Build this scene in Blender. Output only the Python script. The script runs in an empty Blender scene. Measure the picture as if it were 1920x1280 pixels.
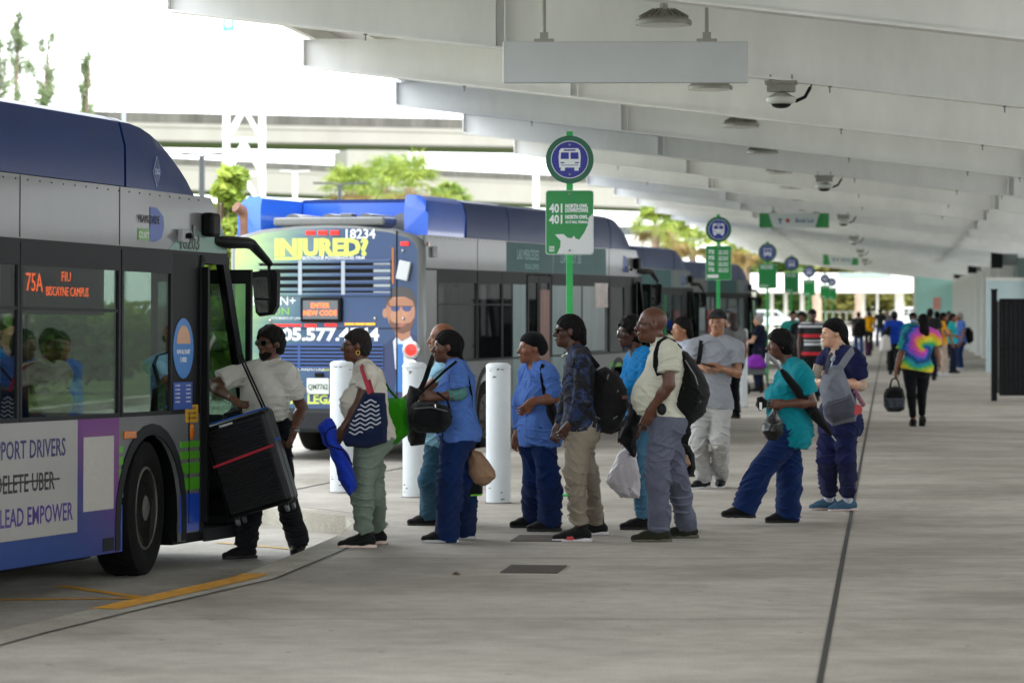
import bpy, bmesh, math, random
import numpy as np
from mathutils import Vector, Matrix

# ---------------------------------------------------------------- camera, light, exposure
sc = bpy.context.scene
F, CX, HY, CH = 6000.0, 960.0, 580.0, 1.77      # focal length (photo pixels), principal column, horizon row, eye height
cam_d = bpy.data.cameras.new('camera')
cam_d.sensor_width = 36.0
cam_d.lens = 36.0 * F / 1920.0
cam_d.shift_y = -60.0 / 1920.0
cam_d.clip_start, cam_d.clip_end = 0.5, 4000.0
cam_d.dof.use_dof = True
cam_d.dof.focus_distance = 24.6
cam_d.dof.aperture_fstop = 3.6
cam = bpy.data.objects.new('camera', cam_d)
cam.location = (0, 0, CH)
cam.rotation_euler = (math.radians(90), 0, 0)
sc.collection.objects.link(cam)
sc.camera = cam

SUN_EL, SUN_ROT = math.radians(60), math.radians(140)
w = bpy.data.worlds.new('World'); sc.world = w; w.use_nodes = True
wn = w.node_tree.nodes; bg = wn['Background']
sky = wn.new('ShaderNodeTexSky'); sky.sky_type = 'NISHITA'; sky.sun_disc = False
sky.sun_elevation, sky.sun_rotation = SUN_EL, SUN_ROT
sky.air_density, sky.dust_density, sky.ozone_density = 1.0, 2.0, 1.0
# thin bright overcast: cloud white laid over the sky colour, a little uneven
_tc = wn.new('ShaderNodeTexCoord'); _cn = wn.new('ShaderNodeTexNoise'); _cn.inputs['Scale'].default_value = 2.2; _cn.inputs['Detail'].default_value = 6
_cr = wn.new('ShaderNodeValToRGB'); _cr.color_ramp.elements[0].position = .3; _cr.color_ramp.elements[0].color = (.82, .82, .82, 1); _cr.color_ramp.elements[1].position = .7
_mx = wn.new('ShaderNodeMixRGB'); _mx.inputs[2].default_value = (8.2, 8.5, 8.8, 1)
_l = w.node_tree.links
_l.new(_tc.outputs['Generated'], _cn.inputs['Vector']); _l.new(_cn.outputs['Fac'], _cr.inputs[0]); _l.new(_cr.outputs[0], _mx.inputs[0])
_l.new(sky.outputs[0], _mx.inputs[1]); _l.new(_mx.outputs[0], bg.inputs[0]); bg.inputs[1].default_value = 0.11
sun_d = bpy.data.lights.new('sun', 'SUN'); sun_d.energy = 0.9; sun_d.angle = math.radians(14); sun_d.color = (1, .95, .87)
sun = bpy.data.objects.new('sun', sun_d); sc.collection.objects.link(sun)
# the sun stands behind and to the right of the camera: compass direction measured from +Y
_sd = Vector((math.sin(SUN_ROT) * math.cos(SUN_EL), math.cos(SUN_ROT) * math.cos(SUN_EL), math.sin(SUN_EL)))
sun.rotation_euler = _sd.to_track_quat('Z', 'Y').to_euler()
sc.view_settings.view_transform = 'Standard'; sc.view_settings.look = 'None'
sc.view_settings.gamma = 1.0; sc.view_settings.use_curve_mapping = False
sc.view_settings.exposure = 2.38
sc.cycles.max_bounces = 8; sc.cycles.diffuse_bounces = 5; sc.cycles.glossy_bounces = 4
sc.cycles.transparent_max_bounces = 16; sc.cycles.use_denoising = True
sc.cycles.sample_clamp_indirect = 8.0

# ---------------------------------------------------------------- helpers
R = math.radians
rng = random.Random(7)
C = sc.collection

def G(px, py, z=0.0):
    """ground point (height z) seen at a photo pixel"""
    Y = F * (CH - z) / (py - HY)
    return Vector(((px - CX) * Y / F, Y, z))

def P(px, py, Y):
    return Vector(((px - CX) * Y / F, Y, CH - (py - HY) * Y / F))

def lin(h):
    if not isinstance(h, str): return tuple(h)[:3]
    h = h.lstrip('#'); v = [int(h[i:i + 2], 16) / 255 for i in (0, 2, 4)]
    return tuple(c / 12.92 if c <= .04045 else ((c + .055) / 1.055) ** 2.4 for c in v)

MATS = {}
def mat(name, col, rough=.6, metal=0.0, var=0.0, vscale=6.0, stretch=None, bump=0.0, bscale=40.0, coat=0.0, emit=0.0, spec=.5, alpha=None):
    if name in MATS: return MATS[name]
    m = bpy.data.materials.new(name); m.use_nodes = True; MATS[name] = m
    nt = m.node_tree; b = nt.nodes['Principled BSDF']; c = lin(col)
    b.inputs['Base Color'].default_value = (*c, 1); b.inputs['Roughness'].default_value = rough
    b.inputs['Metallic'].default_value = metal; b.inputs['Specular IOR Level'].default_value = spec
    b.inputs['Coat Weight'].default_value = coat; b.inputs['Coat Roughness'].default_value = .08
    if emit:
        b.inputs['Emission Color'].default_value = (*c, 1); b.inputs['Emission Strength'].default_value = emit
    if var or bump:
        tc = nt.nodes.new('ShaderNodeTexCoord'); mp = nt.nodes.new('ShaderNodeMapping')
        nt.links.new(tc.outputs['Object'], mp.inputs[0])
        if stretch: mp.inputs['Scale'].default_value = stretch
    if var:
        n = nt.nodes.new('ShaderNodeTexNoise'); n.inputs['Scale'].default_value = vscale; n.inputs['Detail'].default_value = 5
        n.inputs['Roughness'].default_value = .65
        nt.links.new(mp.outputs[0], n.inputs['Vector'])
        r = nt.nodes.new('ShaderNodeValToRGB'); r.color_ramp.elements[0].position = .3; r.color_ramp.elements[1].position = .7
        r.color_ramp.elements[0].color = (*[max(0, x * (1 - var)) for x in c], 1)
        r.color_ramp.elements[1].color = (*[min(1, x * (1 + var)) for x in c], 1)
        nt.links.new(n.outputs['Fac'], r.inputs[0]); nt.links.new(r.outputs[0], b.inputs['Base Color'])
    if bump:
        n2 = nt.nodes.new('ShaderNodeTexNoise'); n2.inputs['Scale'].default_value = bscale; n2.inputs['Detail'].default_value = 4
        nt.links.new(mp.outputs[0], n2.inputs['Vector'])
        bp = nt.nodes.new('ShaderNodeBump'); bp.inputs['Strength'].default_value = bump; bp.inputs['Distance'].default_value = .02
        nt.links.new(n2.outputs['Fac'], bp.inputs['Height']); nt.links.new(bp.outputs[0], b.inputs['Normal'])
    return m

def glass(name, tint=(.25, .28, .27), refl=.12, rough=.02):
    if name in MATS: return MATS[name]
    m = bpy.data.materials.new(name); m.use_nodes = True; MATS[name] = m
    nt = m.node_tree; nt.nodes.remove(nt.nodes['Principled BSDF'])
    out = nt.nodes['Material Output']
    t = nt.nodes.new('ShaderNodeBsdfTransparent'); t.inputs[0].default_value = (*tint, 1)
    g = nt.nodes.new('ShaderNodeBsdfGlossy'); g.inputs['Roughness'].default_value = rough; g.inputs['Color'].default_value = (.95, .97, 1, 1)
    f = nt.nodes.new('ShaderNodeFresnel')
    gm = nt.nodes.new('ShaderNodeNewGeometry'); io = nt.nodes.new('ShaderNodeMath'); io.operation = 'MULTIPLY_ADD'     # same reflection on the inner face of the pane
    io.inputs[1].default_value = 1 / 1.5 - 1.5; io.inputs[2].default_value = 1.5
    nt.links.new(gm.outputs['Backfacing'], io.inputs[0]); nt.links.new(io.outputs[0], f.inputs[0])
    a = nt.nodes.new('ShaderNodeMath'); a.operation = 'ADD'; a.inputs[1].default_value = refl; a.use_clamp = True
    mx = nt.nodes.new('ShaderNodeMixShader')
    nt.links.new(f.outputs[0], a.inputs[0]); nt.links.new(a.outputs[0], mx.inputs[0])
    nt.links.new(t.outputs[0], mx.inputs[1]); nt.links.new(g.outputs[0], mx.inputs[2]); nt.links.new(mx.outputs[0], out.inputs[0])
    return m

class NT:
    """small node-graph writer for the special materials"""
    def __init__(s, name, rough=.8):
        s.m = bpy.data.materials.new(name); s.m.use_nodes = True; s.t = s.m.node_tree; MATS[name] = s.m
        s.b = s.t.nodes['Principled BSDF']; s.b.inputs['Roughness'].default_value = rough
        s.tc = s.t.nodes.new('ShaderNodeTexCoord')
    def n(s, kind, **kw):
        x = s.t.nodes.new('ShaderNode' + kind)
        for k, v in kw.items():
            if hasattr(x, k) and k not in x.inputs: setattr(x, k, v)
            else: x.inputs[k].default_value = v
        return x
    def l(s, a, b): s.t.links.new(a, b)
    def ramp(s, src, stops, interp='LINEAR'):
        r = s.n('ValToRGB'); cr = r.color_ramp; cr.interpolation = interp
        while len(cr.elements) < len(stops): cr.elements.new(.5)
        for e, (p, c) in zip(cr.elements, stops): e.position = p; e.color = (*lin(c), 1)
        s.l(src, r.inputs[0]); return r.outputs[0]
    def mathn(s, op, a, b=0.0):
        x = s.n('Math', operation=op)
        for i, v in enumerate((a, b)):
            if isinstance(v, (int, float)): x.inputs[i].default_value = v
            else: s.l(v, x.inputs[i])
        return x.outputs[0]
    def mix(s, fac, a, b, mode='MIX'):
        x = s.n('MixRGB', blend_type=mode)
        for i, v in enumerate((fac, a, b)):
            if isinstance(v, (int, float)): x.inputs[i].default_value = v
            elif isinstance(v, str) or isinstance(v, tuple): x.inputs[i].default_value = (*lin(v), 1)
            else: s.l(v, x.inputs[i])
        return x.outputs[0]

def tag(o, label=None, cat=None, group=None, kind=None):
    if label: o['label'] = label
    if cat: o['category'] = cat
    if group: o['group'] = group
    if kind: o['kind'] = kind
    return o

def thing(name, label, cat, loc=(0, 0, 0), rot=(0, 0, 0), group=None):
    o = bpy.data.objects.new(name, None); o.empty_display_size = .1
    o.location = loc; o.rotation_euler = rot; C.objects.link(o)
    return tag(o, label, cat, group)

def copy_tree(o, parent=None):
    c = o.copy(); C.objects.link(c)
    if parent: c.parent = parent
    for ch in list(o.children): copy_tree(ch, c)
    return c

class MB:
    """collects shapes, then links them as ONE mesh object"""
    def __init__(s): s.v = []; s.f = []; s.mi = []; s.cur = 0
    def add(s, vs, fs):
        b = len(s.v); s.v += [tuple(x) for x in vs]
        for q in fs: s.f.append([b + i for i in q]); s.mi.append(s.cur)
        return s
    def box(s, c, d, M=None, bev=0.0):
        """c centre, d full sizes, M optional 3x3"""
        if bev > 0:
            bm = bmesh.new(); bmesh.ops.create_cube(bm, size=1)
            for v in bm.verts: v.co = Vector((v.co.x * d[0], v.co.y * d[1], v.co.z * d[2]))
            bmesh.ops.bevel(bm, geom=list(bm.edges), offset=min(bev, min(d) * .49), segments=2, affect='EDGES', profile=.5)
            bm.verts.index_update(); vs = [v.co.copy() for v in bm.verts]; fs = [[v.index for v in f.verts] for f in bm.faces]; bm.free()
        else:
            vs = [Vector((x * d[0] / 2, y * d[1] / 2, z * d[2] / 2)) for x in (-1, 1) for y in (-1, 1) for z in (-1, 1)]
            fs = [(0, 1, 3, 2), (4, 6, 7, 5), (0, 4, 5, 1), (2, 3, 7, 6), (0, 2, 6, 4), (1, 5, 7, 3)]
        c = Vector(c)
        return s.add([(M @ v if M else v) + c for v in vs], fs)
    def bx(s, x0, x1, y0, y1, z0, z1, bev=0.0):
        return s.box(((x0 + x1) / 2, (y0 + y1) / 2, (z0 + z1) / 2), (x1 - x0, y1 - y0, z1 - z0), None, bev)
    def tube(s, pts, r, n=8, caps=True, flat=None):
        """tube along points; r number or list"""
        pts = [Vector(p) for p in pts]; rs = r if isinstance(r, (list, tuple)) else [r] * len(pts)
        b = len(s.v); T0 = None
        for i, p in enumerate(pts):
            t = (pts[min(i + 1, len(pts) - 1)] - pts[max(i - 1, 0)]).normalized()
            if T0 is None:
                a = Vector((0, 0, 1)) if abs(t.z) < .9 else Vector((1, 0, 0))
                u = t.cross(a).normalized()
            else:
                u = (u - t * u.dot(t)).normalized()
            T0 = t; v = t.cross(u)
            for k in range(n):
                an = 2 * math.pi * k / n; q = p + (u * math.cos(an) + v * math.sin(an)) * rs[i]
                s.v.append(tuple(q))
        for i in range(len(pts) - 1):
            for k in range(n):
                k2 = (k + 1) % n
                s.f.append([b + i * n + k, b + i * n + k2, b + (i + 1) * n + k2, b + (i + 1) * n + k]); s.mi.append(s.cur)
        if caps:
            s.f.append([b + k for k in range(n)][::-1]); s.mi.append(s.cur)
            s.f.append([b + (len(pts) - 1) * n + k for k in range(n)]); s.mi.append(s.cur)
        return s
    def lathe(s, prof, n=24, c=(0, 0, 0), M=None):
        """profile [(r,z)] turned round z"""
        c = Vector(c); vs = []; fs = []
        for r, z in prof:
            for k in range(n):
                a = 2 * math.pi * k / n; q = Vector((r * math.cos(a), r * math.sin(a), z)); vs.append((M @ q if M else q) + c)
        for i in range(len(prof) - 1):
            for k in range(n):
                k2 = (k + 1) % n; fs.append((i * n + k, i * n + k2, (i + 1) * n + k2, (i + 1) * n + k))
        fs.append(tuple(range(n))[::-1]); fs.append(tuple((len(prof) - 1) * n + k for k in range(n)))
        return s.add(vs, fs)
    def prism(s, poly, fn, a, b):
        """polygon extruded: fn(u,v,h) -> xyz, from h=a to h=b"""
        n = len(poly)
        vs = [fn(u, v, a) for u, v in poly] + [fn(u, v, b) for u, v in poly]
        fs = [tuple(range(n))[::-1], tuple(range(n, 2 * n))] + [(i, (i + 1) % n, n + (i + 1) % n, n + i) for i in range(n)]
        return s.add(vs, fs)
    def ball(s, c, r, M=None, n=12, m=8):
        rx, ry, rz = r if isinstance(r, (tuple, list)) else (r, r, r); c = Vector(c); vs = []; fs = []
        for i in range(1, m):
            ph = math.pi * i / m
            for k in range(n):
                a = 2 * math.pi * k / n; q = Vector((rx * math.sin(ph) * math.cos(a), ry * math.sin(ph) * math.sin(a), rz * math.cos(ph)))
                vs.append((M @ q if M else q) + c)
        for i in range(m - 2):
            for k in range(n):
                k2 = (k + 1) % n; fs.append((i * n + k, (i + 1) * n + k, (i + 1) * n + k2, i * n + k2))
        t = Vector((0, 0, rz)); vs.append((M @ t if M else t) + c); vs.append((M @ -t if M else -t) + c); q = len(vs)
        for k in range(n):
            fs.append((k, (k + 1) % n, q - 2)); fs.append(((m - 2) * n + (k + 1) % n, (m - 2) * n + k, q - 1))
        return s.add(vs, fs)
    def build(s, name, mats, parent=None, smooth=False, loc=None, rot=None):
        me = bpy.data.meshes.new(name); me.from_pydata(s.v, [], s.f)
        for m in (mats if isinstance(mats, (list, tuple)) else [mats]): me.materials.append(m)
        me.polygons.foreach_set('material_index', s.mi)
        bm = bmesh.new(); bm.from_mesh(me); bmesh.ops.recalc_face_normals(bm, faces=bm.faces); bm.to_mesh(me); bm.free()
        if smooth:
            me.polygons.foreach_set('use_smooth', [True] * len(me.polygons))
            try: me.set_sharp_from_angle(angle=R(38))
            except Exception: pass
        me.update()
        o = bpy.data.objects.new(name, me); C.objects.link(o)
        if parent: o.parent = parent
        if loc is not None: o.location = loc
        if rot is not None: o.rotation_euler = rot
        return o

def letters(body, size, mats, name, parent, M, align='CENTER', depth=.002, bold=0.0, squeeze=1.0, spacing=1.0, fit=None):
    """raised lettering as a mesh; M maps the text plane (x right, y up, z out) to the parent's space"""
    cu = bpy.data.curves.new('t', 'FONT'); cu.body = body; cu.size = size; cu.align_x = align; cu.extrude = depth
    cu.offset = bold; cu.resolution_u = 2; cu.space_character = spacing
    o = bpy.data.objects.new('t', cu); C.objects.link(o)
    dg = bpy.context.evaluated_depsgraph_get(); me = bpy.data.meshes.new_from_object(o.evaluated_get(dg))
    bpy.data.objects.remove(o); bpy.data.curves.remove(cu)
    if fit:
        xs = [v.co.x for v in me.vertices]; squeeze = fit / max(1e-6, max(xs) - min(xs))
    me.transform(M @ Matrix.Diagonal((squeeze, 1, 1, 1))); me.name = name
    me.materials.clear(); me.materials.append(mats)
    r = bpy.data.objects.new(name, me); C.objects.link(r)
    if parent: r.parent = parent
    return r

def frame(o, x, y, z):
    """4x4 with columns x,y,z and origin o"""
    return Matrix(((x[0], y[0], z[0], o[0]), (x[1], y[1], z[1], o[1]), (x[2], y[2], z[2], o[2]), (0, 0, 0, 1)))

PD, QD = Vector((.1172, .9931, 0)), Vector((.9931, -.1172, 0))     # along the platform, across it to the right
def ST(s, t, z=0.0): return PD * s + QD * t + Vector((0, 0, z))
PLAT_ROT = -math.asin(.1172)
# ---------------------------------------------------------------- ground, road, platform
def concrete(name, c1, c2, streak=(.5, 5, 1), rough=.75, speck=.12, patch='#8b877c', joints=False):
    k = NT(name, rough)
    mp = k.n('Mapping'); mp.inputs['Scale'].default_value = streak; k.l(k.tc.outputs['Object'], mp.inputs[0])
    n1 = k.n('TexNoise', Scale=.9, Detail=7.0, Roughness=.6); k.l(mp.outputs[0], n1.inputs['Vector'])
    col = k.ramp(n1.outputs['Fac'], [(.32, c1), (.68, c2)])
    n2 = k.n('TexNoise', Scale=90.0, Detail=3.0); k.l(k.tc.outputs['Object'], n2.inputs['Vector'])
    sp = k.ramp(n2.outputs['Fac'], [(.3, '#9a9a9a'), (.7, '#ffffff')])
    col = k.mix(speck * 4, col, sp, 'MULTIPLY')
    n3 = k.n('TexNoise', Scale=.35, Detail=4.0, Roughness=.7); k.l(mp.outputs[0], n3.inputs['Vector'])
    st = k.ramp(n3.outputs['Fac'], [(.36, patch), (.58, '#ffffff')])
    col = k.mix(.45, col, st, 'MULTIPLY')
    n6 = k.n('TexNoise', Scale=4.5, Detail=6.0, Roughness=.7); k.l(k.tc.outputs['Object'], n6.inputs['Vector'])
    col = k.mix(.4, col, k.ramp(n6.outputs['Fac'], [(.35, '#cfccc6'), (.6, '#ffffff')]), 'MULTIPLY')
    # broad worn and damp patches
    n5 = k.n('TexNoise', Scale=.16, Detail=6.0, Roughness=.72, Distortion=.4); k.l(k.tc.outputs['Object'], n5.inputs['Vector'])
    col = k.mix(.55, col, k.ramp(n5.outputs['Fac'], [(.36, '#a39f95'), (.52, '#ffffff'), (.66, '#e9e6df')]), 'MULTIPLY')
    # dry leaf-brown marks and old gum spots
    v = k.n('TexVoronoi', Scale=2.6); k.l(k.tc.outputs['Object'], v.inputs['Vector'])
    sp2 = k.ramp(v.outputs['Distance'], [(.03, '#5f5a52'), (.07, '#ffffff')])
    col = k.mix(.6, col, sp2, 'MULTIPLY')
    k.l(col, k.b.inputs['Base Color'])
    bp = k.n('Bump', Strength=.25, Distance=.004); k.l(n2.outputs['Fac'], bp.inputs['Height']); k.l(bp.outputs[0], k.b.inputs['Normal'])
    return k.m

M_plat = concrete('platform_concrete', '#b7b1a6', '#c3bdb3', (.8, 1.15, 1))
M_road = concrete('road_concrete', '#a9a59b', '#bdb9b0', (1, 1, 1), .8, .1, '#9a968e')
M_curb = concrete('curb_concrete', '#b9b4a6', '#c9c5b8', (2, 2, 2), .8, .16, '#b5b0a4')
M_joint = mat('joint_sealant', '#2b2a28', .8)
M_yel = mat('yellow_paint', '#c98f1c', .6, var=.25, vscale=9, bump=.2, bscale=80)
M_yel2 = mat('worn_yellow_paint', '#b5914c', .7, var=.35, vscale=14)
M_grass = mat('grass', '#4e6328', .9, var=.4, vscale=3, bump=.5, bscale=60)

g = MB(); g.box((0, 500, -.4), (3000, 3000, .4)); tag(g.build('ground', M_grass), kind='structure')
def ribbon(pts, width, z, name, m, kind='structure', side=.5):
    """flat strip following points in plan"""
    mb = MB(); pts = [Vector((p[0], p[1], 0)) for p in pts]; L = []; Rr = []
    for i, p in enumerate(pts):
        t = (pts[min(i + 1, len(pts) - 1)] - pts[max(i - 1, 0)]).normalized(); nrm = Vector((t.y, -t.x, 0))
        L.append(p - nrm * width * (1 - side)); Rr.append(p + nrm * width * side)
    vs = [(a.x, a.y, z) for a in L] + [(a.x, a.y, z) for a in Rr]; n = len(L)
    return vs, [(i, n + i, n + i + 1, i + 1) for i in range(n - 1)]

# road: one concrete sheet between the grass strip and the platform
mb = MB(); q = [ST(-60, -15), ST(-60, 30), ST(420, 30), ST(420, -15)]
mb.add([(p.x, p.y, -.15) for p in q], [(0, 1, 2, 3)])
tag(mb.build('road', M_road), kind='structure')
mb = MB(); q = [ST(-60, -15.3), ST(-60, -15), ST(420, -15), ST(420, -15.3)]
mb.prism([(p.x, p.y) for p in q], lambda u, v, h: (u, v, h), -.2, 0.0)
tag(mb.build('road_edge_kerb', M_curb), kind='structure')

# saw-tooth platform: bays repeat along the platform
V = Vector((3.1, 26.3, 0))
BAY = [(-6.0, 3.7), (-5.55, 5.0), (-4.3, 11.0), (-2.82, 17.6), (-2.46, 18.96), (-1.83, 21.1), (-1.55, 23.3), (-1.34, 25.2), (-1.31, 26.4), (-1.42, 27.35), (-2.27, 28.7), (-2.75, 29.6)]
edge = []
for kx in range(-2, 8):
    edge += [(x + V.x * kx, y + V.y * kx) for x, y in BAY]
mb = MB()
far, near = ST(235, 16), ST(-50, 16)
poly = edge + [(far.x, far.y), (near.x, near.y)]
mb.prism(poly, lambda u, v, h: (u, v, h), -.5, -.0005)
tag(mb.build('platform', M_plat), kind='structure')
# kerb strip of lighter concrete along the platform edge, a real 12 mm thick cap, and its dark joint
vs, fs = ribbon(edge, .28, 0, '', None, side=1.0)
n = len(vs) // 2
mb = MB(); top = [(x, y, .004) for x, y, z in vs]; bot = [(x, y, -.52) for x, y, z in vs[:n]]
mb.add(top, fs)
mb.add([(x - .004, y, z) for x, y, z in top[:n]] + [(x - .004, y, z) for x, y, z in bot], [(i, i + 1, n + i + 1, n + i) for i in range(n - 1)])
tag(mb.build('kerb', M_curb), kind='structure')
inner = [(x, y) for x, y, z in vs[n:]]
jv, jf = ribbon(inner, .022, .0045, '', None)
mb = MB(); mb.add(jv, jf)
# long joint and cross joints of the slab
for t0, wd in ((-.33, .03), (4.9, .014)):
    a, b = ST(-20, t0), ST(230, t0); vv, ff = ribbon([(a.x, a.y), (b.x, b.y)], wd, .0035, '', None); mb.add(vv, ff)
for Yj in [9.6, 13.9, 18.31, 22.75, 27.2, 31.6, 36.0, 40.6, 45.2, 50, 55, 60, 66, 72, 78, 84]:
    xl = max((x for (x, y), (x2, y2) in zip(edge, edge[1:]) if y <= Yj <= y2), default=-3) + .4
    vv, ff = ribbon([(xl, Yj), (Yj * .118 + 15, Yj)], .012, .0030, '', None); mb.add(vv, ff)
tag(mb.build('slab_joints', M_joint), kind='structure')
# yellow paint on the kerb nose and lines on the road
def along(y0, y1, off=0.0, step=.25):
    out = []; y = y0
    while y <= y1 + 1e-6:
        for (xa, ya), (xb, yb) in zip(edge, edge[1:]):
            if ya <= y <= yb: out.append((xa + (xb - xa) * (y - ya) / (yb - ya) + off, y)); break
        y += step
    return out
for kx, nm in ((0, 'yellow_kerb_paint'), (1, 'yellow_kerb_paint')):
    pts = [(x + V.x * kx, y + V.y * kx) for x, y in along(18.9, 21.5)]
    vv, ff = ribbon(pts, .17, .0085, '', None, side=1.0); mb = MB(); mb.add(vv, ff)
    n = len(pts); mb.add([(x - .009, y, .0085) for x, y in pts] + [(x - .009, y, -.14) for x, y in pts], [(i, i + 1, n + i + 1, n + i) for i in range(n - 1)])
    tag(mb.build(nm, M_yel), kind='structure')
def road_line(a, b, wd, m=M_yel):
    vv, ff = ribbon([a, b], wd, -.146, '', None); mb = MB(); mb.add(vv, ff)
    tag(mb.build('road_marking', m), kind='structure')
zr = -.15
def gp(x, y): p = G(x, y, zr); return (p.x, p.y)
road_line(gp(110, 1098), gp(300, 1125), .1)
road_line(gp(-150, 1126), gp(300, 1121), .1)
road_line(gp(410, 1017), gp(560, 1030), .1, M_yel2)
road_line(gp(470, 979), gp(668, 998), .1, M_yel2)
road_line((-9.5, -10), (22, 100), .1, M_yel2)

# manhole lids and the leaf
M_iron = mat('cast_iron', '#4a423c', .7, .3, var=.2, vscale=20, bump=.4, bscale=120)
def lid(px, py, label):
    c = G(px, py, 0); t = thing('utility_cover', label, 'manhole cover', (c.x, c.y, 0), (0, 0, PLAT_ROT), 'rusty utility covers set in the platform')
    for k in (-1, 1):
        m = MB(); m.box((0, k * .163, .004), (.39, .318, .012), bev=.003); m.build('cover_plate', M_iron, t)
    m = MB(); m.box((0, 0, .001), (.43, .7, .004)); m.build('frame', M_curb, t)
lid(1001, 1068, 'rusty two-part utility cover on open platform, nearest the camera')
lid(1012, 1010, 'rusty utility cover half hidden behind black sneakers of man in khaki trousers')
p = G(855, 1079); mb = MB()
mb.add([(p.x - .03, p.y, .012), (p.x, p.y + .02, .02), (p.x + .035, p.y, .008), (p.x, p.y - .02, .006), (p.x, p.y, .03)], [(0, 1, 4), (1, 2, 4), (2, 3, 4), (3, 0, 4)])
tag(mb.build('dry_leaf', mat('dry_leaf', '#4a3a22', .8)), 'small curled dry leaf lying on bare concrete platform', 'leaf')

# ---------------------------------------------------------------- canopy
M_steel = mat('white_painted_steel', '#e5e6e7', .45, var=.09, vscale=2.0, stretch=(.7, 1, .25), bump=.06, bscale=8)
M_deck = mat('roof_deck_paint', '#e8e7e3', .6, var=.05, vscale=2)
M_galv_ = mat('hanger_steel', '#77767a', .5, .5)
can = thing('platform_canopy', 'long white steel canopy on tapered beams covering the platform', 'canopy', (0, 0, 0), (0, 0, PLAT_ROT))
def zb(t): return 3.79 - .121 * t if t < 3.2 else 3.40 - .02 * (t - 3.2)
def zt(t): return 4.80 - .016 * t
S0, DS, NB = 29.81, 7.05, 23
s_end = S0 + DS * (NB - 1) + 2
m = MB()
for a, b in [(-6.84, 8.0)]:
    m.prism([(a, zt(a) + .19), (b, zt(b) + .19), (b, zt(b) + .23), (a, zt(a) + .23)], lambda u, v, h: (u, h, v), 7, s_end)
m.build('roof_deck', M_deck, can)
for tt in [-6.7, -6.0, -5.3, -4.6, -3.9, -2.6, -1.2, .4, 2.0, 4.0, 6.0]:
    m = MB(); z0 = zt(tt) + .015; m.bx(tt - .004, tt + .004, 7, s_end, z0, z0 + .17); m.bx(tt - .004, tt + .07, 7, s_end, z0 - .006, z0); m.bx(tt - .07, tt + .004, 7, s_end, z0 + .17, z0 + .175)
    m.build('purlin', M_deck, can)
for i in range(-3, NB):
    s = S0 + DS * (i)
    T = [-6.78, -5.5, -3.6, -1.5, 0, 1.6, 3.2, 5.5, 8.0]
    m = MB()
    web = [(t, zb(t)) for t in T] + [(t, zt(t)) for t in T[::-1]]
    m.prism(web, lambda u, v, h: (u, h, v), s - .007, s + .007)
    bt = [(t, zb(t)) for t in T] + [(t, zb(t) - .022) for t in T[::-1]]
    m.prism(bt, lambda u, v, h: (u, h, v), s - .115, s + .115)
    tp = [(t, zt(t) + .014) for t in T] + [(t, zt(t)) for t in T[::-1]]
    m.prism(tp, lambda u, v, h: (u, h, v), s - .1, s + .1)
    m.bx(-6.80, -6.783, s - .115, s + .115, zb(-6.78) - .022, zt(-6.78) + .014)
    bo = m.build('roof_beam', M_steel, can)
    if 0 <= i < 6:
        for t0 in (-4.9, -.55, 1.05, 1.75):
            m = MB(); m.tube([(t0, s - .06, zb(t0) - .02), (t0, s - .06, zb(t0) - .085)], .008, 6); m.box((t0, s - .06, zb(t0) - .03), (.035, .035, .012)); m.build('hanger_bolt', M_galv_, bo)
    for t0 in ((-3.62, 1.9) if i < 14 else (-3.62,)):
        for dt in (-.045, .045):
            m = MB()
            for sd in (-1, 1): m.bx(t0 + dt - .006, t0 + dt + .006, s + sd * .008, s + sd * .108, zb(t0 + dt) + .002, zt(t0) - .002)
            m.build('stiffener', M_steel, bo)
# ---------------------------------------------------------------- lamps, cameras, hanging signs under the canopy
M_al = mat('cast_aluminium', '#8e8d89', .45, .4, var=.1, vscale=20)
M_galv = mat('galvanised_rod', '#a09f99', .5, .5)
M_lens = mat('lamp_lens', '#dfe0dc', .3)
def highbay(i):
    s = 27.06 + DS * i; t = -1.9; z = 4.195 if i == 0 else 4.13
    b = ST(s, t, z)
    L = ['bell shaped round ceiling lamp above the big blank hanging sign, nearest one', 'second round ceiling lamp, half hidden behind the blank hanging sign', 'third round ceiling lamp, right of and above the first green bus stop sign', 'fourth round ceiling lamp, just below the third in the row', 'fifth round ceiling lamp, left of the second bracket camera']
    o = thing('ceiling_lamp', L[i] if i < 5 else 'small distant round ceiling lamp far down the canopy', 'lamp', b, (0, 0, 0), 'round ceiling lamps in a row under the canopy')
    m = MB(); m.lathe([(.236, -.02), (.24, .0), (.236, .018), (.215, .03), (.12, .085), (.07, .105), (.055, .12)], 28)
    for k in range(20):
        a = 2 * math.pi * k / 20; m.box((.15 * math.cos(a), .15 * math.sin(a), .075), (.13, .006, .03), Matrix.Rotation(a, 3, 'Z') @ Matrix.Rotation(.5, 3, 'Y'))
    m.build('shade', M_al, o, True)
    m = MB(); m.lathe([(.2, -.028), (.225, -.022), (.225, -.018)], 28); m.build('lens', M_lens, o, True)
    m = MB(); m.tube([(0, 0, .11), (0, 0, zt(t) + .18 - z)], .014, 8); m.lathe([(.035, .11), (.035, .16), (.018, .17)], 10); m.build('rod', M_galv, o)
for i in range(0, 12): highbay(i)
M_cam = mat('camera_housing', '#c4c5c2', .4); M_dk = mat('dark_plastic', '#131416', .55, spec=.2)
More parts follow.
